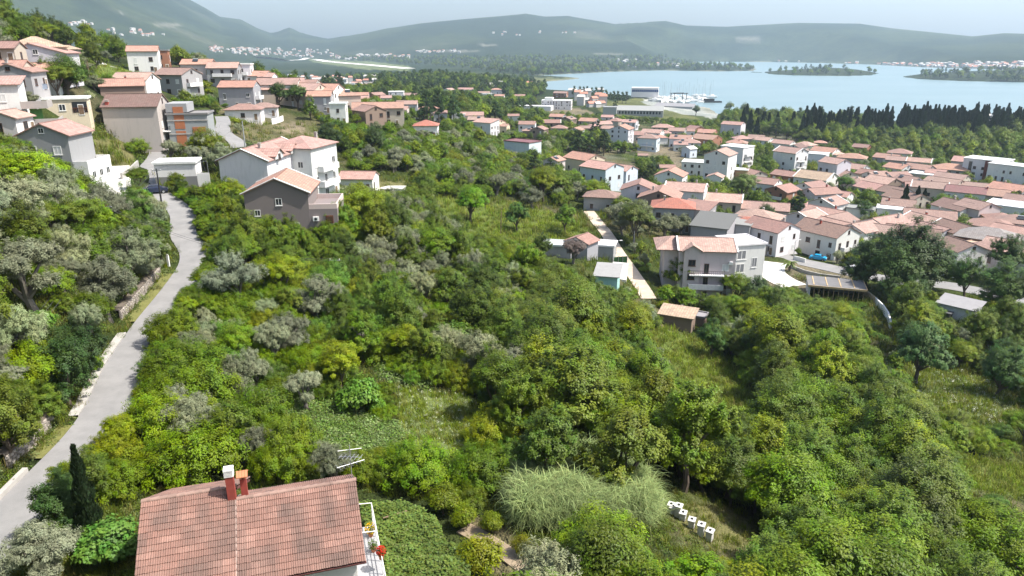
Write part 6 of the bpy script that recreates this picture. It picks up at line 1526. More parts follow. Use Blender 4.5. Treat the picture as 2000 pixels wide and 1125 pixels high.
scatter_px('grass', [everywhere], 15000, tuft, .7, 1.3, [(.12,.15,.025),(.10,.135,.025),(.15,.155,.045),(.17,.16,.06),(.085,.125,.025)], excl=[gar])
scatter_px('undergrowth', [everywhere], 7000, weed, .55, 1.25, [(.07,.105,.02),(.055,.085,.018),(.09,.12,.025),(.12,.145,.06),(.08,.105,.035)], excl=[p for p, c, nb in POLY if nb and c in (MEADOW, FLOWER, DRY)]+[gar])
scatter_px('brambles', [BRAMBLE, [(430,560),(520,590),(520,720),(420,700)], [(740,640),(800,650),(830,760),(740,740)]], 2600, weed, .6, 2.0, [(.15,.19,.085),(.12,.175,.06),(.085,.135,.03),(.075,.12,.03)], maxd=150)
scatter_px('meadow_grass', [p for p, c, nb in POLY if nb and c in (MEADOW, FLOWER)], 7500, tuft, .7, 1.15, [(.2,.26,.05),(.165,.235,.045),(.23,.25,.08)])
fl = leafy_proto(930, 16, .35, .3, .09, .08); fl.vertices.foreach_set('co', (lambda a: (a.reshape(-1, 3)+np.array([0, 0, .45])).ravel())(np.array([v.co[:] for v in fl.vertices]).ravel()))
scatter_px('white_flowers', [p for p, c, nb in POLY if c == FLOWER]+[[(760,760),(920,770),(960,860),(800,870)], [(1770,720),(1900,735),(1990,800),(1860,800)]], 750, [fl], .4, .8, [(.5,.52,.4),(.36,.42,.26)], squash=(.8, 1.2))
reed = [blade_proto(950+i, 170, 1.2, 2.9, .021, 1.1, .45, 5, True) for i in range(4)]
# reeds: one swaying clump
RP = [(1005,985),(1020,940),(1060,920),(1130,912),(1200,940),(1260,975),(1285,1000),(1260,1030),(1180,1035),(1090,1040),(1020,1030)]
us = rng.uniform(1000, 1290, 5000); vs = rng.uniform(905, 1045, 5000); m = inpoly(RP, us, vs)
X, Y, Z = hits(us[m][:760], vs[m][:760]); n2 = len(X); s = rng.uniform(.5, 1.05, n2)*(.75+.5*fbm(X/1.6, Y/1.6, 2, 6))
scatter('reeds', np.stack([X, Y, Z], 1), np.stack([s, s, s], 1), rng.normal(-.4, .9, n2), np.array([(.235,.295,.135)])*rng.uniform(.6, 1.3, (n2, 1)), rng.integers(0, 4, n2), reed)
# vine arbour beside the roof
us = rng.uniform(690, 960, 42000); vs = rng.uniform(975, 1150, 42000); VP = [(700,985),(790,975),(850,1010),(870,1050),(920,1075),(915,1150),(760,1150),(730,1080),(712,1020)]
m = inpoly(VP, us, vs); X, Y, Z = hits(us[m], vs[m], 1.7); lump = (fbm(X/1.1, Y/1.1, 3, 4)-.45)*1.0; n2 = len(X)
r = np.random.default_rng(5); pp = np.stack([X, Y, Z+1.55+lump+r.normal(0, .12, n2)], 1); V = leaves(r, pp, np.tile([0, 0, 1.], (n2, 1))+r.normal(0, .35, (n2, 3)), .17, .15, .5, .8)
cx0, cy0, cz0 = float(X.mean()), float(Y.mean()), float(Z.mean()); V -= np.array([cx0, cy0, cz0])
va = empty('vine_arbour', (cx0, cy0, cz0)); tag(va, 'flat leafy vine arbour spread beside the near balcony', 'vine arbour')
link('foliage', np_mesh('foliage', V, np.arange(len(V)).reshape(-1, 4), [M['leaf']], lv=np.repeat(np.stack([np.clip(.3+lump+r.random(n2)*.5, 0, 1), r.random(n2), r.random(n2)], 1), 4, 0)), va, (.115,.165,.045))
for k in range(9):
    i = int(r.integers(0, n2)); b = MB(); b.tube([(X[i]-cx0, Y[i]-cy0, Z[i]-cz0-.3), (X[i]-cx0, Y[i]-cy0, Z[i]-cz0+1.5)], .05, 6); b.build('post', M['wood'], va)
b = MB(); p0 = Vector(hit(748, 1012, 1.6)); p1 = Vector(hit(795, 998, 1.6)); b.tube([p0-Vector((cx0, cy0, cz0))+Vector((0, 0, 1.6)), p1-Vector((cx0, cy0, cz0))+Vector((0, 0, 1.6))], .05, 6); b.build('beam', M['wood'], va)

# ------------------------------------------------------------------ beehives
M['hive'] = simple('hive_paint', (.56,.55,.52), .7, .2, 6)
HIVES = [(1287,990,.42,'grey-lidded beehive standing alone nearest the tall reeds'),(1310,1001,.5,'half hidden white beehive, second from the reeds'),(1314,1004,.42,'low white beehive tucked before the tall one'),(1324,1010,.78,'tall white beehive, fourth from the reeds'),(1333,1016,.45,'low white beehive, fifth from the reeds'),(1350,1031,.5,'white beehive standing apart in the middle of the row'),(1368,1047,.75,'tallest near beehive, second from the lower end of the row'),(1385,1057,.66,'last white beehive at the lower end of the row')]
for i, (u, v, h_, lb) in enumerate(HIVES):
    x, y, z = hit(u, v); root = empty('beehive', (x, y, z), -.5+random.uniform(-.15, .15)); tag(root, lb, 'beehive', 'beehives in a row on the slope')
    b = MB(); b.box(-.2,.2,-.24,.24,.12,.12+h_*.5); b.box(-.2,.2,-.24,.24,.125+h_*.5,.12+h_); b.build('hive_body', M['hive'], root)
    b = MB(); b.box(-.25,.25,-.29,.29,.123+h_,.23+h_); b.build('lid', M['steel'] if i == 0 else M['hive'], root)
    b = MB(); b.box(-.07,.07,-.08,.07,.233+h_,.30+h_); b.build('stone', M['dark'], root)
    b = MB()
    for sx in (-.15, .15): b.box(sx-.04, sx+.04, -.22, .22, -.1, .118)
    b.build('stand', M['wood'], root)

# ------------------------------------------------------------------ stone walls by the road
stone_m = tint_mat('field_stone', .9, .4, 5, .2, .3)
def stone_mesh(seed):
    r = random.Random(seed); b = MB(); vs = []
    for sy, k in ((0, 1.0), (1, .72)):
        for sx, sz in ((-1,-1),(1,-1),(1,1),(-1,1)): vs.append((sx*.5*k*r.uniform(.82, 1.05), -sy*.5*r.uniform(.8, 1.2), sz*.5*k*r.uniform(.82, 1.05)))
    b.add(vs, [(4,5,6,7),(0,1,5,4),(1,2,6,5),(2,3,7,6),(3,0,4,7)]); return b.mesh('stone', stone_m)
SM = [stone_mesh(i) for i in range(5)]
def stone_wall(p0, p1, hgt, label):
    seg = offset_line(road_seg(p0, p1), 3.05); d = np.r_[0, np.cumsum(np.hypot(*np.diff(seg[:, :2], axis=0).T))]
    root = empty('stone_wall', seg[0]); tag(root, label, 'wall', 'stone walls along the road')
    q = seg-seg[0]; q2 = offset_line(q, .7); b = MB(); n_ = len(q)
    V = [tuple(p+np.array([0, 0, -.4])) for p in q]+[tuple(p+np.array([0, 0, hgt])) for p in q]+[tuple(p+np.array([0, 0, hgt])) for p in q2]
    b.add(V, [(i, i+1, i+1+n_, i+n_) for i in range(n_-1)]+[(i+n_, i+1+n_, i+1+2*n_, i+2*n_) for i in range(n_-1)]); b.build('core', simple('wall_core', (.15,.125,.1), .95, .4, 4), root)
    rows = int(hgt/.27); L = d[-1]; cnt = 0
    for rw in range(rows):
        s = random.uniform(0, .3)
        while s < L-.3:
            w_ = random.uniform(.3, .62); i = min(int(np.searchsorted(d, s+w_/2))-1, n_-2); i = max(i, 0); t = (s+w_/2-d[i])/max(d[i+1]-d[i], 1e-6); p = q[i]*(1-t)+q[i+1]*t; dr = q[i+1]-q[i]
            if cnt < 290:
                o = link('stone', random.choice(SM), root, (lambda k: [c*k for c in (.34,.30,.26)])(random.uniform(.65, 1.25))); o.location = (p[0], p[1], p[2]+rw*.27+.14); o.rotation_euler = (random.uniform(-.1,.1), random.uniform(-.12,.12), math.atan2(dr[1], dr[0])+random.uniform(-.06,.06)+0); o.scale = (w_*.96, .22, .27*random.uniform(.85,1.05)); cnt += 1
            s += w_
stone_wall((300,628), (374,535), 1.25, 'dry stone retaining wall along the upper road bend'); stone_wall((105,912), (205,822), 1.3, 'dry stone wall beside the lower stretch of the road')
b = MB(); x, y, z = hit(330, 520); b.box(-.12,.12,-.12,.12,-.3,1.5); o = b.build('gate_pillar', M['white']); o.location = (x, y, z); tag(o, 'small white gate pillar at the end of the upper stone wall', 'pillar')

# ------------------------------------------------------------------ poles, lamps and wires
def pole_at(u, v, vtop):
    x, y, z = hit(u, v); d = y*cp-(z-CZ)*sp; hh = (v-vtop)*d/F/math.cos(PITCH)*1.0
    return x, y, z, hh
tops = {}
def utility_pole(key, u, v, vtop, label, mat='wood', lean=(0, 0), arm=True, rad=.11):
    x, y, z, hh = pole_at(u, v, vtop); root = empty('utility_pole', (x, y, z)); tag(root, label, 'pole', 'utility poles')
    b = MB(); b.tube([(0, 0, -.5), (lean[0], lean[1], hh)], [rad*1.2, rad*.8], 8); b.build('post', M[mat], root)
    if arm:
        b = MB(); b.box(lean[0]-.7, lean[0]+.7, lean[1]-.06, lean[1]+.06, hh-.35, hh-.25); b.build('crossarm', M['steel'], root)
        for sx in (-.6, 0, .6):
            b = MB(); b.tube([(lean[0]+sx, lean[1], hh-.25), (lean[0]+sx, lean[1], hh-.08)], .05, 6); b.build('insulator', M['white'], root)
    tops[key] = Vector((x+lean[0], y+lean[1], z+hh-.1))
utility_pole('lean', 73, 722, 648, 'leaning steel utility pole with tilted crossarm above the road', 'steel', (-.35, .1), True, .09)
utility_pole('fence', 8, 752, 700, 'short grey post at the left picture edge', 'wood', (0, 0), False, .08)
utility_pole('garage', 317, 405, 333, 'tall dark pole in front of the flat white garage', 'dark', (0, 0), True, .12)
utility_pole('tall', 479, 290, 240, 'tall pale pole behind the white terraced house', 'steel', (0, 0), False, .13)
utility_pole('mid', 739, 442, 412, 'slim dark post among shrubs below the pink roofed outbuilding', 'dark', (0, 0), False, .09)
utility_pole('orch', 977, 474, 408, 'tall bare pole leaning in the orchard', 'wood', (.3, 0), False, .09)
utility_pole('path', 1237, 492, 452, 'thin grey pole beside the dirt path', 'steel', (0, 0), False, .07)
utility_pole('slope', 658, 560, 505, 'slim pole rising from the scrub below the mauve house', 'dark', (0, 0), True, .08)
utility_pole('hill', 175, 150, 122, 'dark pole on the grassy hillside lawn', 'wood', (0, 0), False, .1)
utility_pole('hill2', 350, 128, 96, 'dark pole by the hillside houses', 'wood', (0, 0), False, .1)
x, y, z, hh = pole_at(217, 470, 402); root = empty('lattice_pylon', (x, y, z)); tag(root, 'rusty lattice pylon carrying wires above the olive trees', 'pylon')
for sx in (-.2, .2):
    for sy in (-.2, .2):
        b = MB(); b.tube([(sx*1.3, sy*1.3, -.4), (sx*.7, sy*.7, hh)], .04, 4); b.build('leg', M['rust'], root)
b = MB(); k = int(hh/.55)
for i in range(k):
    f0, f1 = i/k, (i+1)/k; w0, w1 = .26-.12*f0, .26-.12*f1; sg = 1 if i % 2 else -1
    for a2, b2_ in (((-1,-1),(1,-1)), ((1,-1),(1,1)), ((1,1),(-1,1)), ((-1,1),(-1,-1))):
        p_, q_ = (a2, b2_) if sg > 0 else (b2_, a2); b.tube([(p_[0]*w0, p_[1]*w0, f0*hh), (q_[0]*w1, q_[1]*w1, f1*hh)], .02, 4)
b.build('lattice', M['rust'], root)
b = MB(); b.box(-.8, .8, -.06, .06, hh-.3, hh-.2); b.build('crossarm', M['steel'], root); tops['pyl'] = Vector((x, y, z+hh-.15))
def wire(a_, b_, sag, label, offs=(0,), rad=.014):
    for k, of in enumerate(offs):
        dv = (b_-a_); pr_ = Vector((-dv.y, dv.x, 0)).normalized()*of; p0 = a_+pr_; m_ = MB(); P_ = []
        for i in range(25):
            t = i/24; q = p0.lerp(b_+pr_, t); q.z -= sag*4*t*(1-t); P_.append(q-p0)
        m_.tube(P_, rad, 4); o = m_.build('power_line', M['wire']); o.location = p0; tag(o, (('one outer strand of the ', 'middle strand of the ', 'other outer strand of the ')[k] if len(offs) == 3 else ('uphill strand of the ', 'downhill strand of the ')[k] if len(offs) == 2 else '')+label, 'wire', 'overhead wires')
far_l = Vector((-46, 22, 50.5)); wire(tops['pyl'], tops['lean'], 1.2, 'bundled overhead wires from rusty pylon down to leaning pole', (-.5, 0, .5), .02)
wire(tops['lean'], far_l, .8, 'overhead wires leaving the leaning pole past the picture edge', (-.5, 0, .5), .018); wire(tops['pyl'], tops['garage'], 1.0, 'overhead wires from rusty pylon to the pole by the garage', (-.4, .4), .02)
wire(tops['garage'], tops['tall'], 1.0, 'thin wire between the garage pole and the tall pale pole'); wire(tops['pyl'], tops['slope'], 2.0, 'overhead wires crossing the road from the rusty pylon', (-.4, .4), .018)
utility_pole('thicket', 1040, 700, 648, 'slim post standing in the middle of the thicket', 'dark', (0, 0), False, .08)
wire(tops['slope'], tops['thicket'], 2.0, 'long sagging wires crossing above the thicket', (-.5, .0, .5), .013)
def street_lamp(u, v, vtop, label, arm=1.0):
    x, y, z, hh = pole_at(u, v, vtop); root = empty('street_lamp', (x, y, z)); tag(root, label, 'street lamp', 'street lamps')
    b = MB(); b.tube([(0, 0, -.3), (0, 0, hh-.3), (.15*arm, 0, hh), (.8*arm, 0, hh+.1)], [.09, .06, .05, .04], 7); b.build('post', M['steel'], root)
    b = MB(); b.box(min(.7*arm, 1.3*arm), max(.7*arm, 1.3*arm), -.14, .14, hh+.04, hh+.16); b.build('lamp_head', M['white'], root)
street_lamp(1203, 497, 471, 'short street lamp beside the dirt path'); street_lamp(1549, 508, 470, 'white street lamp on the town road by the grey olive', 1)

# ------------------------------------------------------------------ cars
def car_meshes():
    side = [(-2.0,.35),(-2.02,.75),(-1.85,.92),(-1.25,.98),(-.75,1.42),(.6,1.45),(1.25,1.02),(1.85,.9),(2.0,.7),(2.0,.35)]
    b = MB(); k = len(side); vs = []
    for sgn in (-1, 1):
        for x_, z_ in side: vs.append((x_, sgn*(.84 if z_ < 1.1 else .68), z_))
    b.add(vs, [tuple(range(k-1, -1, -1)), tuple(range(k, 2*k))]+[(i, (i+1) % k, k+(i+1) % k, k+i) for i in range(k)][::1])
    body = b.mesh('body', M['paint'])
    g = MB()
    for sgn in (-1, 1): g.add([(-1.12, sgn*.79, 1.02), (1.12, sgn*.79, 1.03), (.55, sgn*.70, 1.38), (-.72, sgn*.70, 1.36)], [(0,1,2,3) if sgn < 0 else (3,2,1,0)])
    g.add([(1.22, -.66, 1.06), (1.22, .66, 1.06), (.66, .6, 1.42), (.66, -.6, 1.42)], [(0,1,2,3)]); g.add([(-1.24, .66, 1.02), (-1.24, -.66, 1.02), (-.8, -.6, 1.39), (-.8, .6, 1.39)], [(0,1,2,3)])
    for i, v_ in enumerate(g.v): g.v[i] = (v_[0]*1.012, v_[1]*1.02, v_[2]+.006)
    w_ = MB(); w_.tube([(0, -.1, 0), (0, .1, 0)], .32, 14, 0); w_.tube([(0, -.105, 0), (0, .105, 0)], .18, 10, 1)
    h_ = MB(); h_.box(-.03, .03, -.18, .18, -.08, .08)
    return body, g.mesh('windows', M['glass']), w_.mesh('wheel', [M['rubber'], M['steel']]), h_.mesh('headlight', M['white']), h_.mesh('tail_light', M['red'])
CB, CG, CW, CH, CT = car_meshes()
def car(u, v, rz, tint, label):
    x, y, z = hit(u, v); root = empty('parked_car', (x, y, z+.03), rz); tag(root, label, 'car', 'parked cars')
    link('body', CB, root, tint); link('glass', CG, root)
    for sx in (-1.25, 1.25):
        for sy in (-.78, .78): o = link('wheel', CW, root); o.location = (sx, sy, .32)
    for sy in (-.6, .6):
        o = link('headlight', CH, root); o.location = (2.0, sy, .68); o = link('tail_light', CT, root); o.location = (-2.02, sy, .72)
car(1597, 508, -.55, (.01,.30,.55), 'bright blue parked car beside the big white brown-roofed house'); car(303, 378, .5, (.02,.028,.06), 'dark blue car half hidden by the garage pole'); car(443, 386, 1.3, (.45,.52,.6), 'pale blue white car behind the bushes before the white terrace')
car(1664, 531, -.3, (.7,.7,.7), 'white car parked under the huge dark tree'); car(1683, 527, -.35, (.55,.56,.58), 'silver car parked behind the white one under the tree'); car(1235, 356, -.2, (.02,.025,.035), 'dark car in the yard of the bluish twin house'); car(1488, 391, 1.2, (.75,.75,.75), 'white car parked between the near town roofs')
car(350, 197, -.8, (.3,.31,.33), 'small grey car on the lane by the grey hillside house'); car(745, 236, .1, (.6,.62,.64), 'pale car beside the olive trees on the spur'); car(1995, 478, .2, (.8,.8,.8), 'white van-like car at the right picture edge'); car(855, 531-272, .3, (.75,.75,.74), 'white car behind the red pyramid-roofed cottage')

# ------------------------------------------------------------------ building site, garden walls, palm
x, y, z = hit(1632, 552, 2.9); us_ = empty('unfinished_house', (x, y, z), -.32); tag(us_, 'unfinished house with dark flat slab on timber props beside the road', 'building site')
b = MB(); b.box(-5.6,5.6,-3.6,3.6,2.7,2.95); b.build('slab', simple('fresh_slab', (.17,.165,.165), .9, .35, .8), us_)
b = MB(); b.box(-5.4,5.4,2.9,3.4,-2,2.69); b.box(-5.4,-5.0,-3.4,2.88,-2,2.69); b.build('block_wall', M['wall'], us_, (.45,.47,.5))
for i in range(12):
    b = MB(); b.tube([(-5.2+i*.94, -3.3, -1.5), (-5.2+i*.94, -3.3, 2.69)], .06, 5); b.build('prop', M['timber'], us_)
for i in range(8): 
    b = MB(); b.box(-5.6+i*1.4, -4.25+i*1.4, -3.75, -3.62, 2.6, 3.02); b.build('formwork_board', M['timber'], us_)
for i in range(5):
    b = MB(); b.box(5.62, 5.75, -3.6+i*1.44, -2.22+i*1.44, 2.6, 3.05); b.build('formwork_board', M['timber'], us_)
for i in range(4): 
    b = MB(); b.box(-4.5+i*2.6, -4.3+i*2.6, -3.0, 3.2, 2.953, 3.03); b.build('plank', M['timber'], us_)
FOOT.append((x, y, 6))
def path_wall(px, hgt, th, mat, label, name='garden_wall', cat='wall', tint=None):
    q = np.array([hit(u, v) for u, v in px]); o0 = q[0].copy(); q = q-o0; n_ = len(q); d = np.gradient(q[:, :2], axis=0); d /= np.hypot(d[:, 0], d[:, 1])[:, None]; q2 = q.copy(); q2[:, 0] -= d[:, 1]*th; q2[:, 1] += d[:, 0]*th
    V = [tuple(p-np.array([0, 0, .8])) for p in q]+[tuple(p+np.array([0, 0, hgt])) for p in q]+[tuple(p+np.array([0, 0, hgt])) for p in q2]+[tuple(p-np.array([0, 0, .8])) for p in q2]
    b = MB(); F_ = []
    for i in range(n_-1): F_ += [(i+k*n_, i+1+k*n_, i+1+(k+1)*n_, i+(k+1)*n_) for k in range(3)]
    F_ += [(0, n_, 2*n_, 3*n_), (n_-1, 4*n_-1, 3*n_-1, 2*n_-1)]
    b.add(V, F_); o = b.build(name, mat, None, tint); o.location = o0; tag(o, label, cat, 'garden and yard walls'); return o
path_wall([(1686,576),(1706,592),(1722,608),(1731,622),(1737,642)], 1.3, .3, M['white'], 'curved white garden wall below the unfinished slab'); path_wall([(1540,522),(1570,534),(1600,541),(1640,546)], .8, .3, M['concrete'], 'low grey concrete wall beside the town road')
path_wall([(1060,494),(1075,496),(1090,497)], .5, .3, M['pale'], 'low pale wall left of the old peaked house'); path_wall([(1330,600),(1350,596),(1372,590)], .6, .3, M['pale'], 'low pale wall below the four storey apartments'); path_wall([(532,243),(545,240),(554,236)], 1.6, .3, M['white'], 'white wall on the spur below the low hipped houses')
path_wall([(1147,492),(1170,494),(1194,494)], 1.8, .25, M['concrete'], 'grey block wall joining the old peaked house and dirt path'); path_wall([(240,352),(258,340),(272,326)], 1.2, .3, M['concrete'], 'curved grey retaining wall beside the pale driveway'); path_wall([(1550,468+40),(1562,511),(1572,514)], 1.1, .25, M['white'], 'short white yard wall by the street lamp')
q0, q1 = Vector(hit(1676, 572)), Vector(hit(1706, 594)); root = empty('board_fence', q0); tag(root, 'pale timber board fence beside the unfinished slab', 'fence')
for i in range(13):
    p = q0.lerp(q1, i/12)-q0; b = MB(); b.cbox((p.x, p.y, p.z+.8), (.38, .05, 1.9), 0, math.atan2((q1-q0).y, (q1-q0).x)); b.build('board', M['timber'], root)
q0, q1 = Vector(hit(1198, 520)), Vector(hit(1224, 521)); root = empty('screen_fence', q0); tag(root, 'dark green netting screen fence beside the dirt path', 'fence')
p = (q1-q0); b = MB(); b.cbox((p.x/2, p.y/2, 1.0), (p.length, .12, 2.0), 0, math.atan2(p.y, p.x)); b.build('netting', simple('green_netting', (.02,.07,.02), .9, .5, 6), root)
for i in range(4):
    b = MB(); b.tube([(p.x*i/3, p.y*i/3-.1, -.3), (p.x*i/3, p.y*i/3-.1, 2.2)], .05, 6); b.build('post', M['steel'], root)
x, y, z = hit(1541, 530); root = empty('palm_tree', (x, y, z)); tag(root, 'short palm with arching fronds beside the town road', 'palm')
b = MB(); b.tube([(0,0,-.2),(.05,0,1.1),(0,.05,2.0)], [.3,.26,.22], 9); b.build('trunk', M['bark'], root)
r = np.random.default_rng(3)
for k in range(16):
    a2 = 6.283*k/16+r.uniform(-.2,.2); b = MB(); L_ = r.uniform(1.6,2.2); el = r.uniform(.1,1.1); V_, F_ = [], []
    for i in range(9):
        t = i/8; rad = L_*t*math.cos(el*(1-t*.6)); zz = 2.0+L_*t*math.sin(el)*1.0-1.3*t*t
        c_, s_ = math.cos(a2), math.sin(a2); w2 = .28*math.sin(math.pi*min(1, t*.9+.08))
        V_ += [(c_*rad-s_*w2, s_*rad+c_*w2, zz-.1), (c_*rad, s_*rad, zz), (c_*rad+s_*w2, s_*rad-c_*w2, zz-.1)]
    for i in range(8): F_ += [(3*i, 3*i+1, 3*i+4, 3*i+3), (3*i+1, 3*i+2, 3*i+5, 3*i+4)]
    me = np_mesh('frond', np.array(V_), np.array(F_), [M['leaf']], lv=r.random((27, 3))); link('frond', me, root, (.08,.11,.03))
# parasol, laundry, tarp, water tank, person
x, y, z = hit(636, 352); root = empty('parasol', (x, y, z+2.2)); tag(root, 'large white parasol on the terrace behind the mauve house', 'parasol')
b = MB(); b.tube([(0,0,0),(0,0,2.7)], .04, 6); b.build('pole', M['steel'], root)
b = MB(); vs = [(0,0,2.9)]+[(1.9*math.cos(k*.7854), 1.9*math.sin(k*.7854), 2.3) for k in range(8)]+[(1.9*math.cos(k*.7854), 1.9*math.sin(k*.7854), 2.1) for k in range(8)]
b.add(vs, [(0, 1+k, 1+(k+1) % 8) for k in range(8)]+[(1+k, 9+k, 9+(k+1) % 8, 1+(k+1) % 8) for k in range(8)]); b.build('canopy', M['white'], root)
x, y, z = hit(70, 191); lw_ = empty('washing_line', (x, y, z+.6)); tag(lw_, 'washing line with white and blue laundry above the cream bungalow', 'washing line')
b = MB(); b.tube([(-3,0,2),(3,0,2)], .012, 4); b.tube([(-3,0,-1),(-3,0,2.05)], .04, 6); b.tube([(3,0,-1),(3,0,2.05)], .04, 6); b.build('line_posts', M['steel'], lw_)
for k, c_ in enumerate(((.7,.72,.75),(.45,.55,.7),(.75,.75,.75),(.7,.7,.72),(.5,.58,.7))):
    b = MB(); x0 = -2.7+k*1.1; b.add([(x0,.0,1.98),(x0+.95,.0,1.98),(x0+.95,.06,1.0),(x0,-.04,.95),(x0,.015,1.98),(x0+.95,.015,1.98),(x0+.95,.075,1.0),(x0,-.025,.95)], [(0,1,2,3),(7,6,5,4),(0,3,7,4),(1,5,6,2),(3,2,6,7)]); b.build('cloth', M['tint'], lw_, c_)
x, y, z = hit(170, 238); b = MB(); r = np.random.default_rng(4); vs = []
for i in range(5):
    for j in range(5): vs.append(((i-2)*.55, (j-2)*.45, .5*math.exp(-((i-2)**2+(j-2)**2)/3)+.12*r.random()+.02))
b.add(vs, [(i*5+j, i*5+j+5, i*5+j+6, i*5+j+1) for i in range(4) for j in range(4)]); o = b.build('tarpaulin', simple('blue_tarp', (.12,.3,.6), .5, .4, 2)); o.location = (x, y, z); tag(o, 'crumpled blue tarpaulin on the yard below the cream bungalow', 'tarpaulin')
x, y, z = hit(319, 279); pr_ = empty('person', (x, y, z)); tag(pr_, 'person in dark clothes standing by the dark brown roofed house', 'person')
b = MB(); V_ = []; rings = [(-.0,.0,.07,.09,0),(.0,.45,.09,.08,0),(.0,.85,.17,.12,0),(.0,1.0,.15,.11,0),(.0,1.3,.2,.12,0),(.0,1.42,.17,.1,0),(.0,1.48,.06,.06,0),(.0,1.56,.08,.09,0),(.0,1.68,.085,.1,0),(.0,1.77,.03,.04,0)]
b.tube([(0,0,zz) for _, zz, *_r in rings], [rx for _, zz, rx, ry, q in rings], 10)
for s in (-1, 1): b.tube([(s*.19,0,1.38),(s*.24,.02,1.1),(s*.22,-.08,.85)], [.055,.045,.035], 6)
b.build('body', simple('dark_clothes', (.05,.05,.06), .8, .2), pr_)

# ------------------------------------------------------------------ marina, shore, far settlements, runway
def boat(u, v, rz, L, z=.0, label=None, mast=True):
    x, y = map(float, from_z(u, v, max(z, .3))); root = empty('sailing_boat', (x, y, z), rz)
    b = MB(); st_ = [(-.5,.10),(-.3,.145),(0,.15),(.3,.1),(.5,.005)]; V_ = []
    for t, w_ in st_: V_ += [(t*L, -w_*L, .11*L), (t*L, -w_*L*.6, -.03*L), (t*L, w_*L*.6, -.03*L), (t*L, w_*L, .11*L)]
    b.add(V_, [(4*i+k, 4*i+k+1, 4*i+k+5, 4*i+k+4) for i in range(4) for k in range(3)]+[(4*i+3, 4*i, 4*i+4, 4*i+7) for i in range(4)]+[(0,3,2,1)]); b.build('hull', M['white'], root)
    b = MB(); b.box(-.25*L, .12*L, -.08*L, .08*L, .112*L, .17*L); b.build('cabin', M['white'], root)
    if mast:
        b = MB(); b.tube([(.05*L,0,.1*L),(.05*L,0,1.25*L)], .09, 5); b.tube([(.05*L,0,.22*L),(-.35*L,0,.22*L)], .07, 5); b.build('mast', M['steel'], root)
    item(root, 'white sailing boat', 'boat', u, v, 'boats in the marina')
for k in range(60):
    bu, bv = 1282+k*1.85+rng.uniform(-2, 2), rng.uniform(188, 201); bx, by, bz = hit(bu, bv)
    boat(bu, bv, rng.uniform(0, 6.28), rng.uniform(12, 22), max(.2, bz+1.2 if bz > .1 else .2), None, bool(rng.random() < .75))
house(1318, 201, 46, 16, .8, -14, 's', 'G', 'g', label='long low grey boatyard shed with ribbed sloping roof by the marina', wins=False, name='boatyard_shed', cat='shed', noun='shed', z=2)
x, y = map(float, from_z(1325, 196, 2)); root = empty('boat_lift', (x, y, 2), .3); tag(root, 'dark steel boat lift frame standing among the white boats', 'boat lift')
for sx in (-9, 9):
    for sy in (-5, 5):
        b = MB(); b.box(sx-.35, sx+.35, sy-.35, sy+.35, -2, 9); b.build('leg', M['dark'], root)
b = MB(); b.box(-11, 11, -5.5, -4.5, 9.003, 9.9); b.box(-11, 11, 4.5, 5.5, 9.003, 9.9); b.build('beam', M['dark'], root)
x, y = map(float, from_z(1388, 200, 0)); b = MB(); b.box(-14, 14, -5, 5, -2, 1.8); b.box(-9, 4, -3.5, 3.5, 1.803, 5); o = b.build('pontoon', M['dark']); o.location = (x, y, 0); tag(o, 'dark floating dock at the end of the marina', 'dock')
house(1931, 221, 9, 9, 3.4, 0, 'h', 'W', 'b', label='pale tower house rising above the cypress grove', wins=True, name='tower_house', cat='house')
def specks(name, polys, n_, s0, s1):
    us, vs = [], []
    for p, k in polys:
        a2 = np.array(p, float); lo, hi = a2.min(0), a2.max(0); U = rng.uniform(lo[0], hi[0], k*8); V_ = rng.uniform(lo[1], hi[1], k*8); m = inpoly(p, U, V_); us += list(U[m][:k]); vs += list(V_[m][:k])
    X, Y, Z = hits(us, vs); b = MB()
    for x_, y_, z_ in zip(X, Y, Z):
        if math.isnan(x_) or z_ < .3: continue
        L_, W_, h_ = rng.uniform(s0, s1), rng.uniform(s0, s1)*.8, rng.choice([3.5, 6, 6, 9]); rz = rng.uniform(-.6, .6); ca, sa = math.cos(rz), math.sin(rz)
        o = len(b.v); base = [(-L_/2,-W_/2),(L_/2,-W_/2),(L_/2,W_/2),(-L_/2,W_/2)]
        vs_ = [(x_+p*ca-q*sa, y_+p*sa+q*ca, z_-4) for p, q in base]+[(x_+p*ca-q*sa, y_+p*sa+q*ca, z_+h_) for p, q in base]
        b.add(vs_, [(0,1,5,4),(1,2,6,5),(2,3,7,6),(3,0,4,7)], 0)
        rr = rng.random(); rt = [(x_+p*ca-q*sa, y_+p*sa+q*ca, z_+h_+(0 if k_ < 4 else 2.2)) for k_, (p, q) in enumerate([(-L_/2-.4,-W_/2-.4),(L_/2+.4,-W_/2-.4),(L_/2+.4,W_/2+.4),(-L_/2-.4,W_/2+.4),(-L_/2,0),(L_/2,0)])]
        b.add(rt, [(0,1,5,4),(2,3,4,5),(1,2,5),(3,0,4)], 1 if rr < .45 else 0)
    o = b.build(name, [simple(name+'_wall', (.5,.48,.45), .9, .25), simple(name+'_roof', (.45,.22,.16), .9, .2)]); o['kind'] = 'stuff'
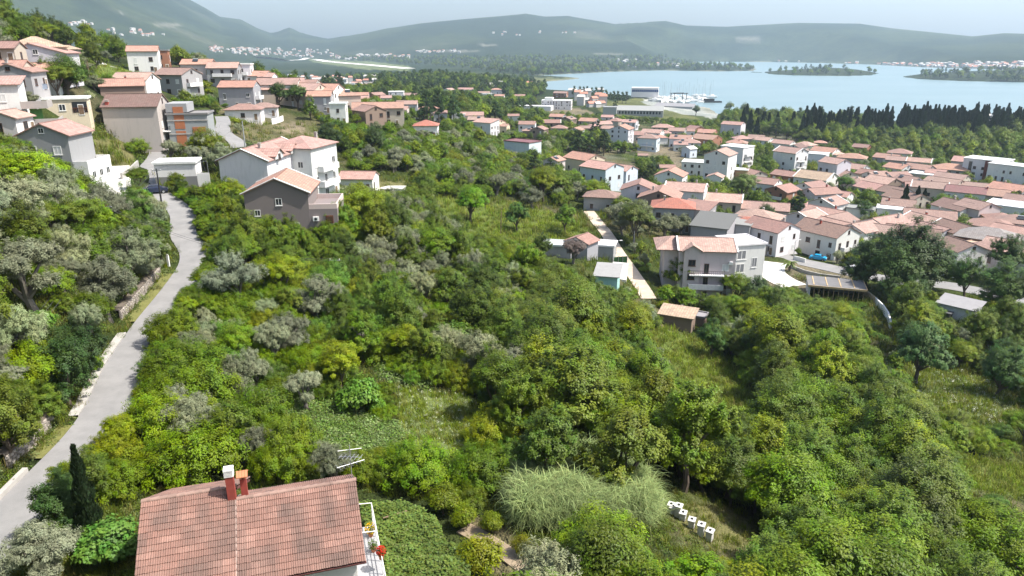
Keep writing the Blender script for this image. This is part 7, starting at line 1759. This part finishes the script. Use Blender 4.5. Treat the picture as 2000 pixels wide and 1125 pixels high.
specks('distant_town', [([(1785,127),(1900,124),(2040,124),(2040,137),(1880,133),(1790,131)], 210), ([(1640,123),(1790,127),(1790,130),(1640,126)], 40), ([(1520,120),(1570,121),(1570,123),(1520,122)], 12), ([(400,92),(640,98),(660,112),(560,113),(420,104)], 120), ([(690,106),(800,110),(800,114),(690,111)], 40), ([(800,98),(900,100),(900,104),(800,103)], 20), ([(130,42),(180,44),(180,54),(135,50)], 12), ([(200,58),(330,60),(330,70),(210,72)], 18), ([(960,62),(1130,62),(1130,70),(960,70)], 12), ([(1190,118),(1340,120),(1340,133),(1210,131)], 26), ([(640,108),(700,115),(700,119),(640,113)], 20), ([(860,158),(1060,172),(1060,180),(900,176)], 22)], 600, 9, 15)
specks('town_edge_houses', [([(540,150),(740,158),(740,178),(560,168)], 46), ([(1130,196),(1180,200),(1180,212),(1130,210)], 10), ([(1100,182),(1180,186),(1180,200),(1100,200)], 10)], 80, 6, 10)
def far_strip(name, p0, p1, half, mat):
    a0, a1 = np.array(hit(*p0)), np.array(hit(*p1)); n_ = 60; t = np.linspace(0, 1, n_)[:, None]; q = a0*(1-t)+a1*t; o_ = offset_line(q, half); i_ = offset_line(q, -half)
    V = np.concatenate([o_, i_]); V[:, 2] = ground(V[:, 0], V[:, 1])+.5; mx = np.maximum(V[:n_, 2], V[n_:, 2]); V[:n_, 2] = mx; V[n_:, 2] = mx; i = np.arange(n_-1)
    tag(link(name, np_mesh(name, V, np.stack([i, i+n_, i+n_+1, i+1], -1), [mat])), kind='structure')
far_strip('runway', (618,117.5), (798,134), 26, A3)
far_strip('taxiway', (500,112.5), (600,114), 18, A3)

# ------------------------------------------------------------------ what each countable thing is called
MARKS = [('the near tiled roof',480,1030),('the slim cypress',170,960),('the upper road bend',385,505),('the lower road wall',160,850),('the white beehives',1345,1015),('the tall reeds',1130,960),('the vine arbour',820,1060),('the white flower meadow',860,815),
 ('the ruined shed',1325,625),('the turquoise hut',1190,545),('the white box villa',1450,510),('the four storey apartments',1370,500),('the unfinished slab',1630,555),('the small tin shed',1877,605),('the blue car',1598,505),('the huge dark tree',1780,500),
 ('the mauve house',560,385),('the white terraced house',515,310),('the flat white garage',345,335),('the steep steps house',115,280),('the dark brown roof',262,200),('the rusty pylon',217,440),('the leaning pole',65,690),('the pink garden outbuilding',700,345),
 ('the orchard clearing',1000,440),('the meadow strip',1375,740),('the cream apartment house',1140,320),('the maroon topped block',1020,288),('the red pyramid cottage',832,244),('the big brown roof',1605,460),('the twin town cypresses',1797,395),('the grey warehouse',1240,218),
 ('the white hangar',1260,187),('the boat lift',1325,192),('the shore end',1440,228),('the white hotel',1088,203),('the rust panelled block',1930,330),('the wide tan roof',1598,345),('the ochre balcony block',1546,310),('the beige balcony block',1441,305),
 ('the hilltop crest',150,65),('the lilac grey gable',84,105),('the cream bungalow',128,203),('the brick infill house',371,235),('the lower meadow gap',1940,930),('the stepped flower bank',1860,755),('the red workshop wall',660,165),('the two dormer roof',738,205),
 ('the dark fir pair',1163,245),('the big gabled house',1217,258),('the grey hipped roof',1938,455),('the long salmon roof',1818,365),('the white roofed hall',1812,342),('the grove tower',1931,230),('the picture bottom corner',1960,1090),('the pale driveway',226,345),('the dark hollow',1420,960),('the grassy mound',1320,215),('the town road end',1960,580)]
MARKS += [('the plain white corner block',1976,322),('the brown hip by the grove',1759,295),('the wide orange hip',1862,325),('the big pale grey flats',1433,243),('the grove road gap',1730,268),('the grove middle',1845,255),('the far grove end',1990,250),('the shore cypresses',1560,250),('the spread of green poplars',1490,270),('the spilling pale olive',455,545),('the bright orchard tree',920,398),('the pale round olive',1170,605),('the ash grey olive bush',1085,632),('the centre wide olives',960,710),('the thicket middle',1180,760),('the green lower slope',1640,900),('the right hand thicket',1820,880),('the pylon olives',120,520),('the leaning pole bushes',140,700),('the yellow hill bushes',770,265),('the slope ridge olives',980,360),('the garage pole',317,370),('the mauve terrace',640,410),('the bottom green tree',1160,1080),('the lower thicket edge',1560,1080),('the bush mound',560,830),('the grey scrub olive',620,585),('the meadow end trees',1540,770),('the knoll pines',860,175),('the grove green fringe',1800,280),('the far shore trees',1440,215),('the spur cypress',668,195),('the crest pines',390,104),('the hilltop scrub',60,50)]
MARKS_OF = {'house': [m for m in MARKS if m[0] not in ('the dark hollow',)]}
ORD = ['nearest','second','third','fourth','fifth','sixth','seventh','eighth','ninth','tenth','eleventh','twelfth','thirteenth','fourteenth','fifteenth','sixteenth','seventeenth','eighteenth','nineteenth','twentieth']
ORD[0] = 'first'
TENS = ['','','twent','thirt','fort','fift','sixt','sevent','eight','ninet']
def ordw(i):
    n_ = i+1
    if n_ <= 20: return ORD[i]
    n_ = min(n_, 99)
    return TENS[n_//10]+'ieth' if n_ % 10 == 0 else TENS[n_//10]+'y-'+ORD[n_ % 10-1]
nouns = {}
for it in ITEMS: nouns.setdefault(it[2], []).append(it)
for nn_, lst in nouns.items():
    U = np.array([i[3] for i in lst]); V_ = np.array([i[4] for i in lst])
    D = np.array([np.hypot(U-m[1], V_-m[2]) for m in MARKS]); RK = D.argsort(1).argsort(1)
    for j, (o, desc, noun, u, v) in enumerate(lst):
        k = int((RK[:, j]*1000+D[:, j]*.5).argmin()); m = MARKS[k]
        o['label'] = ' '.join(f"{desc}, {ordw(int(RK[k, j]))} {noun} out from {m[0]}".split()[:16])
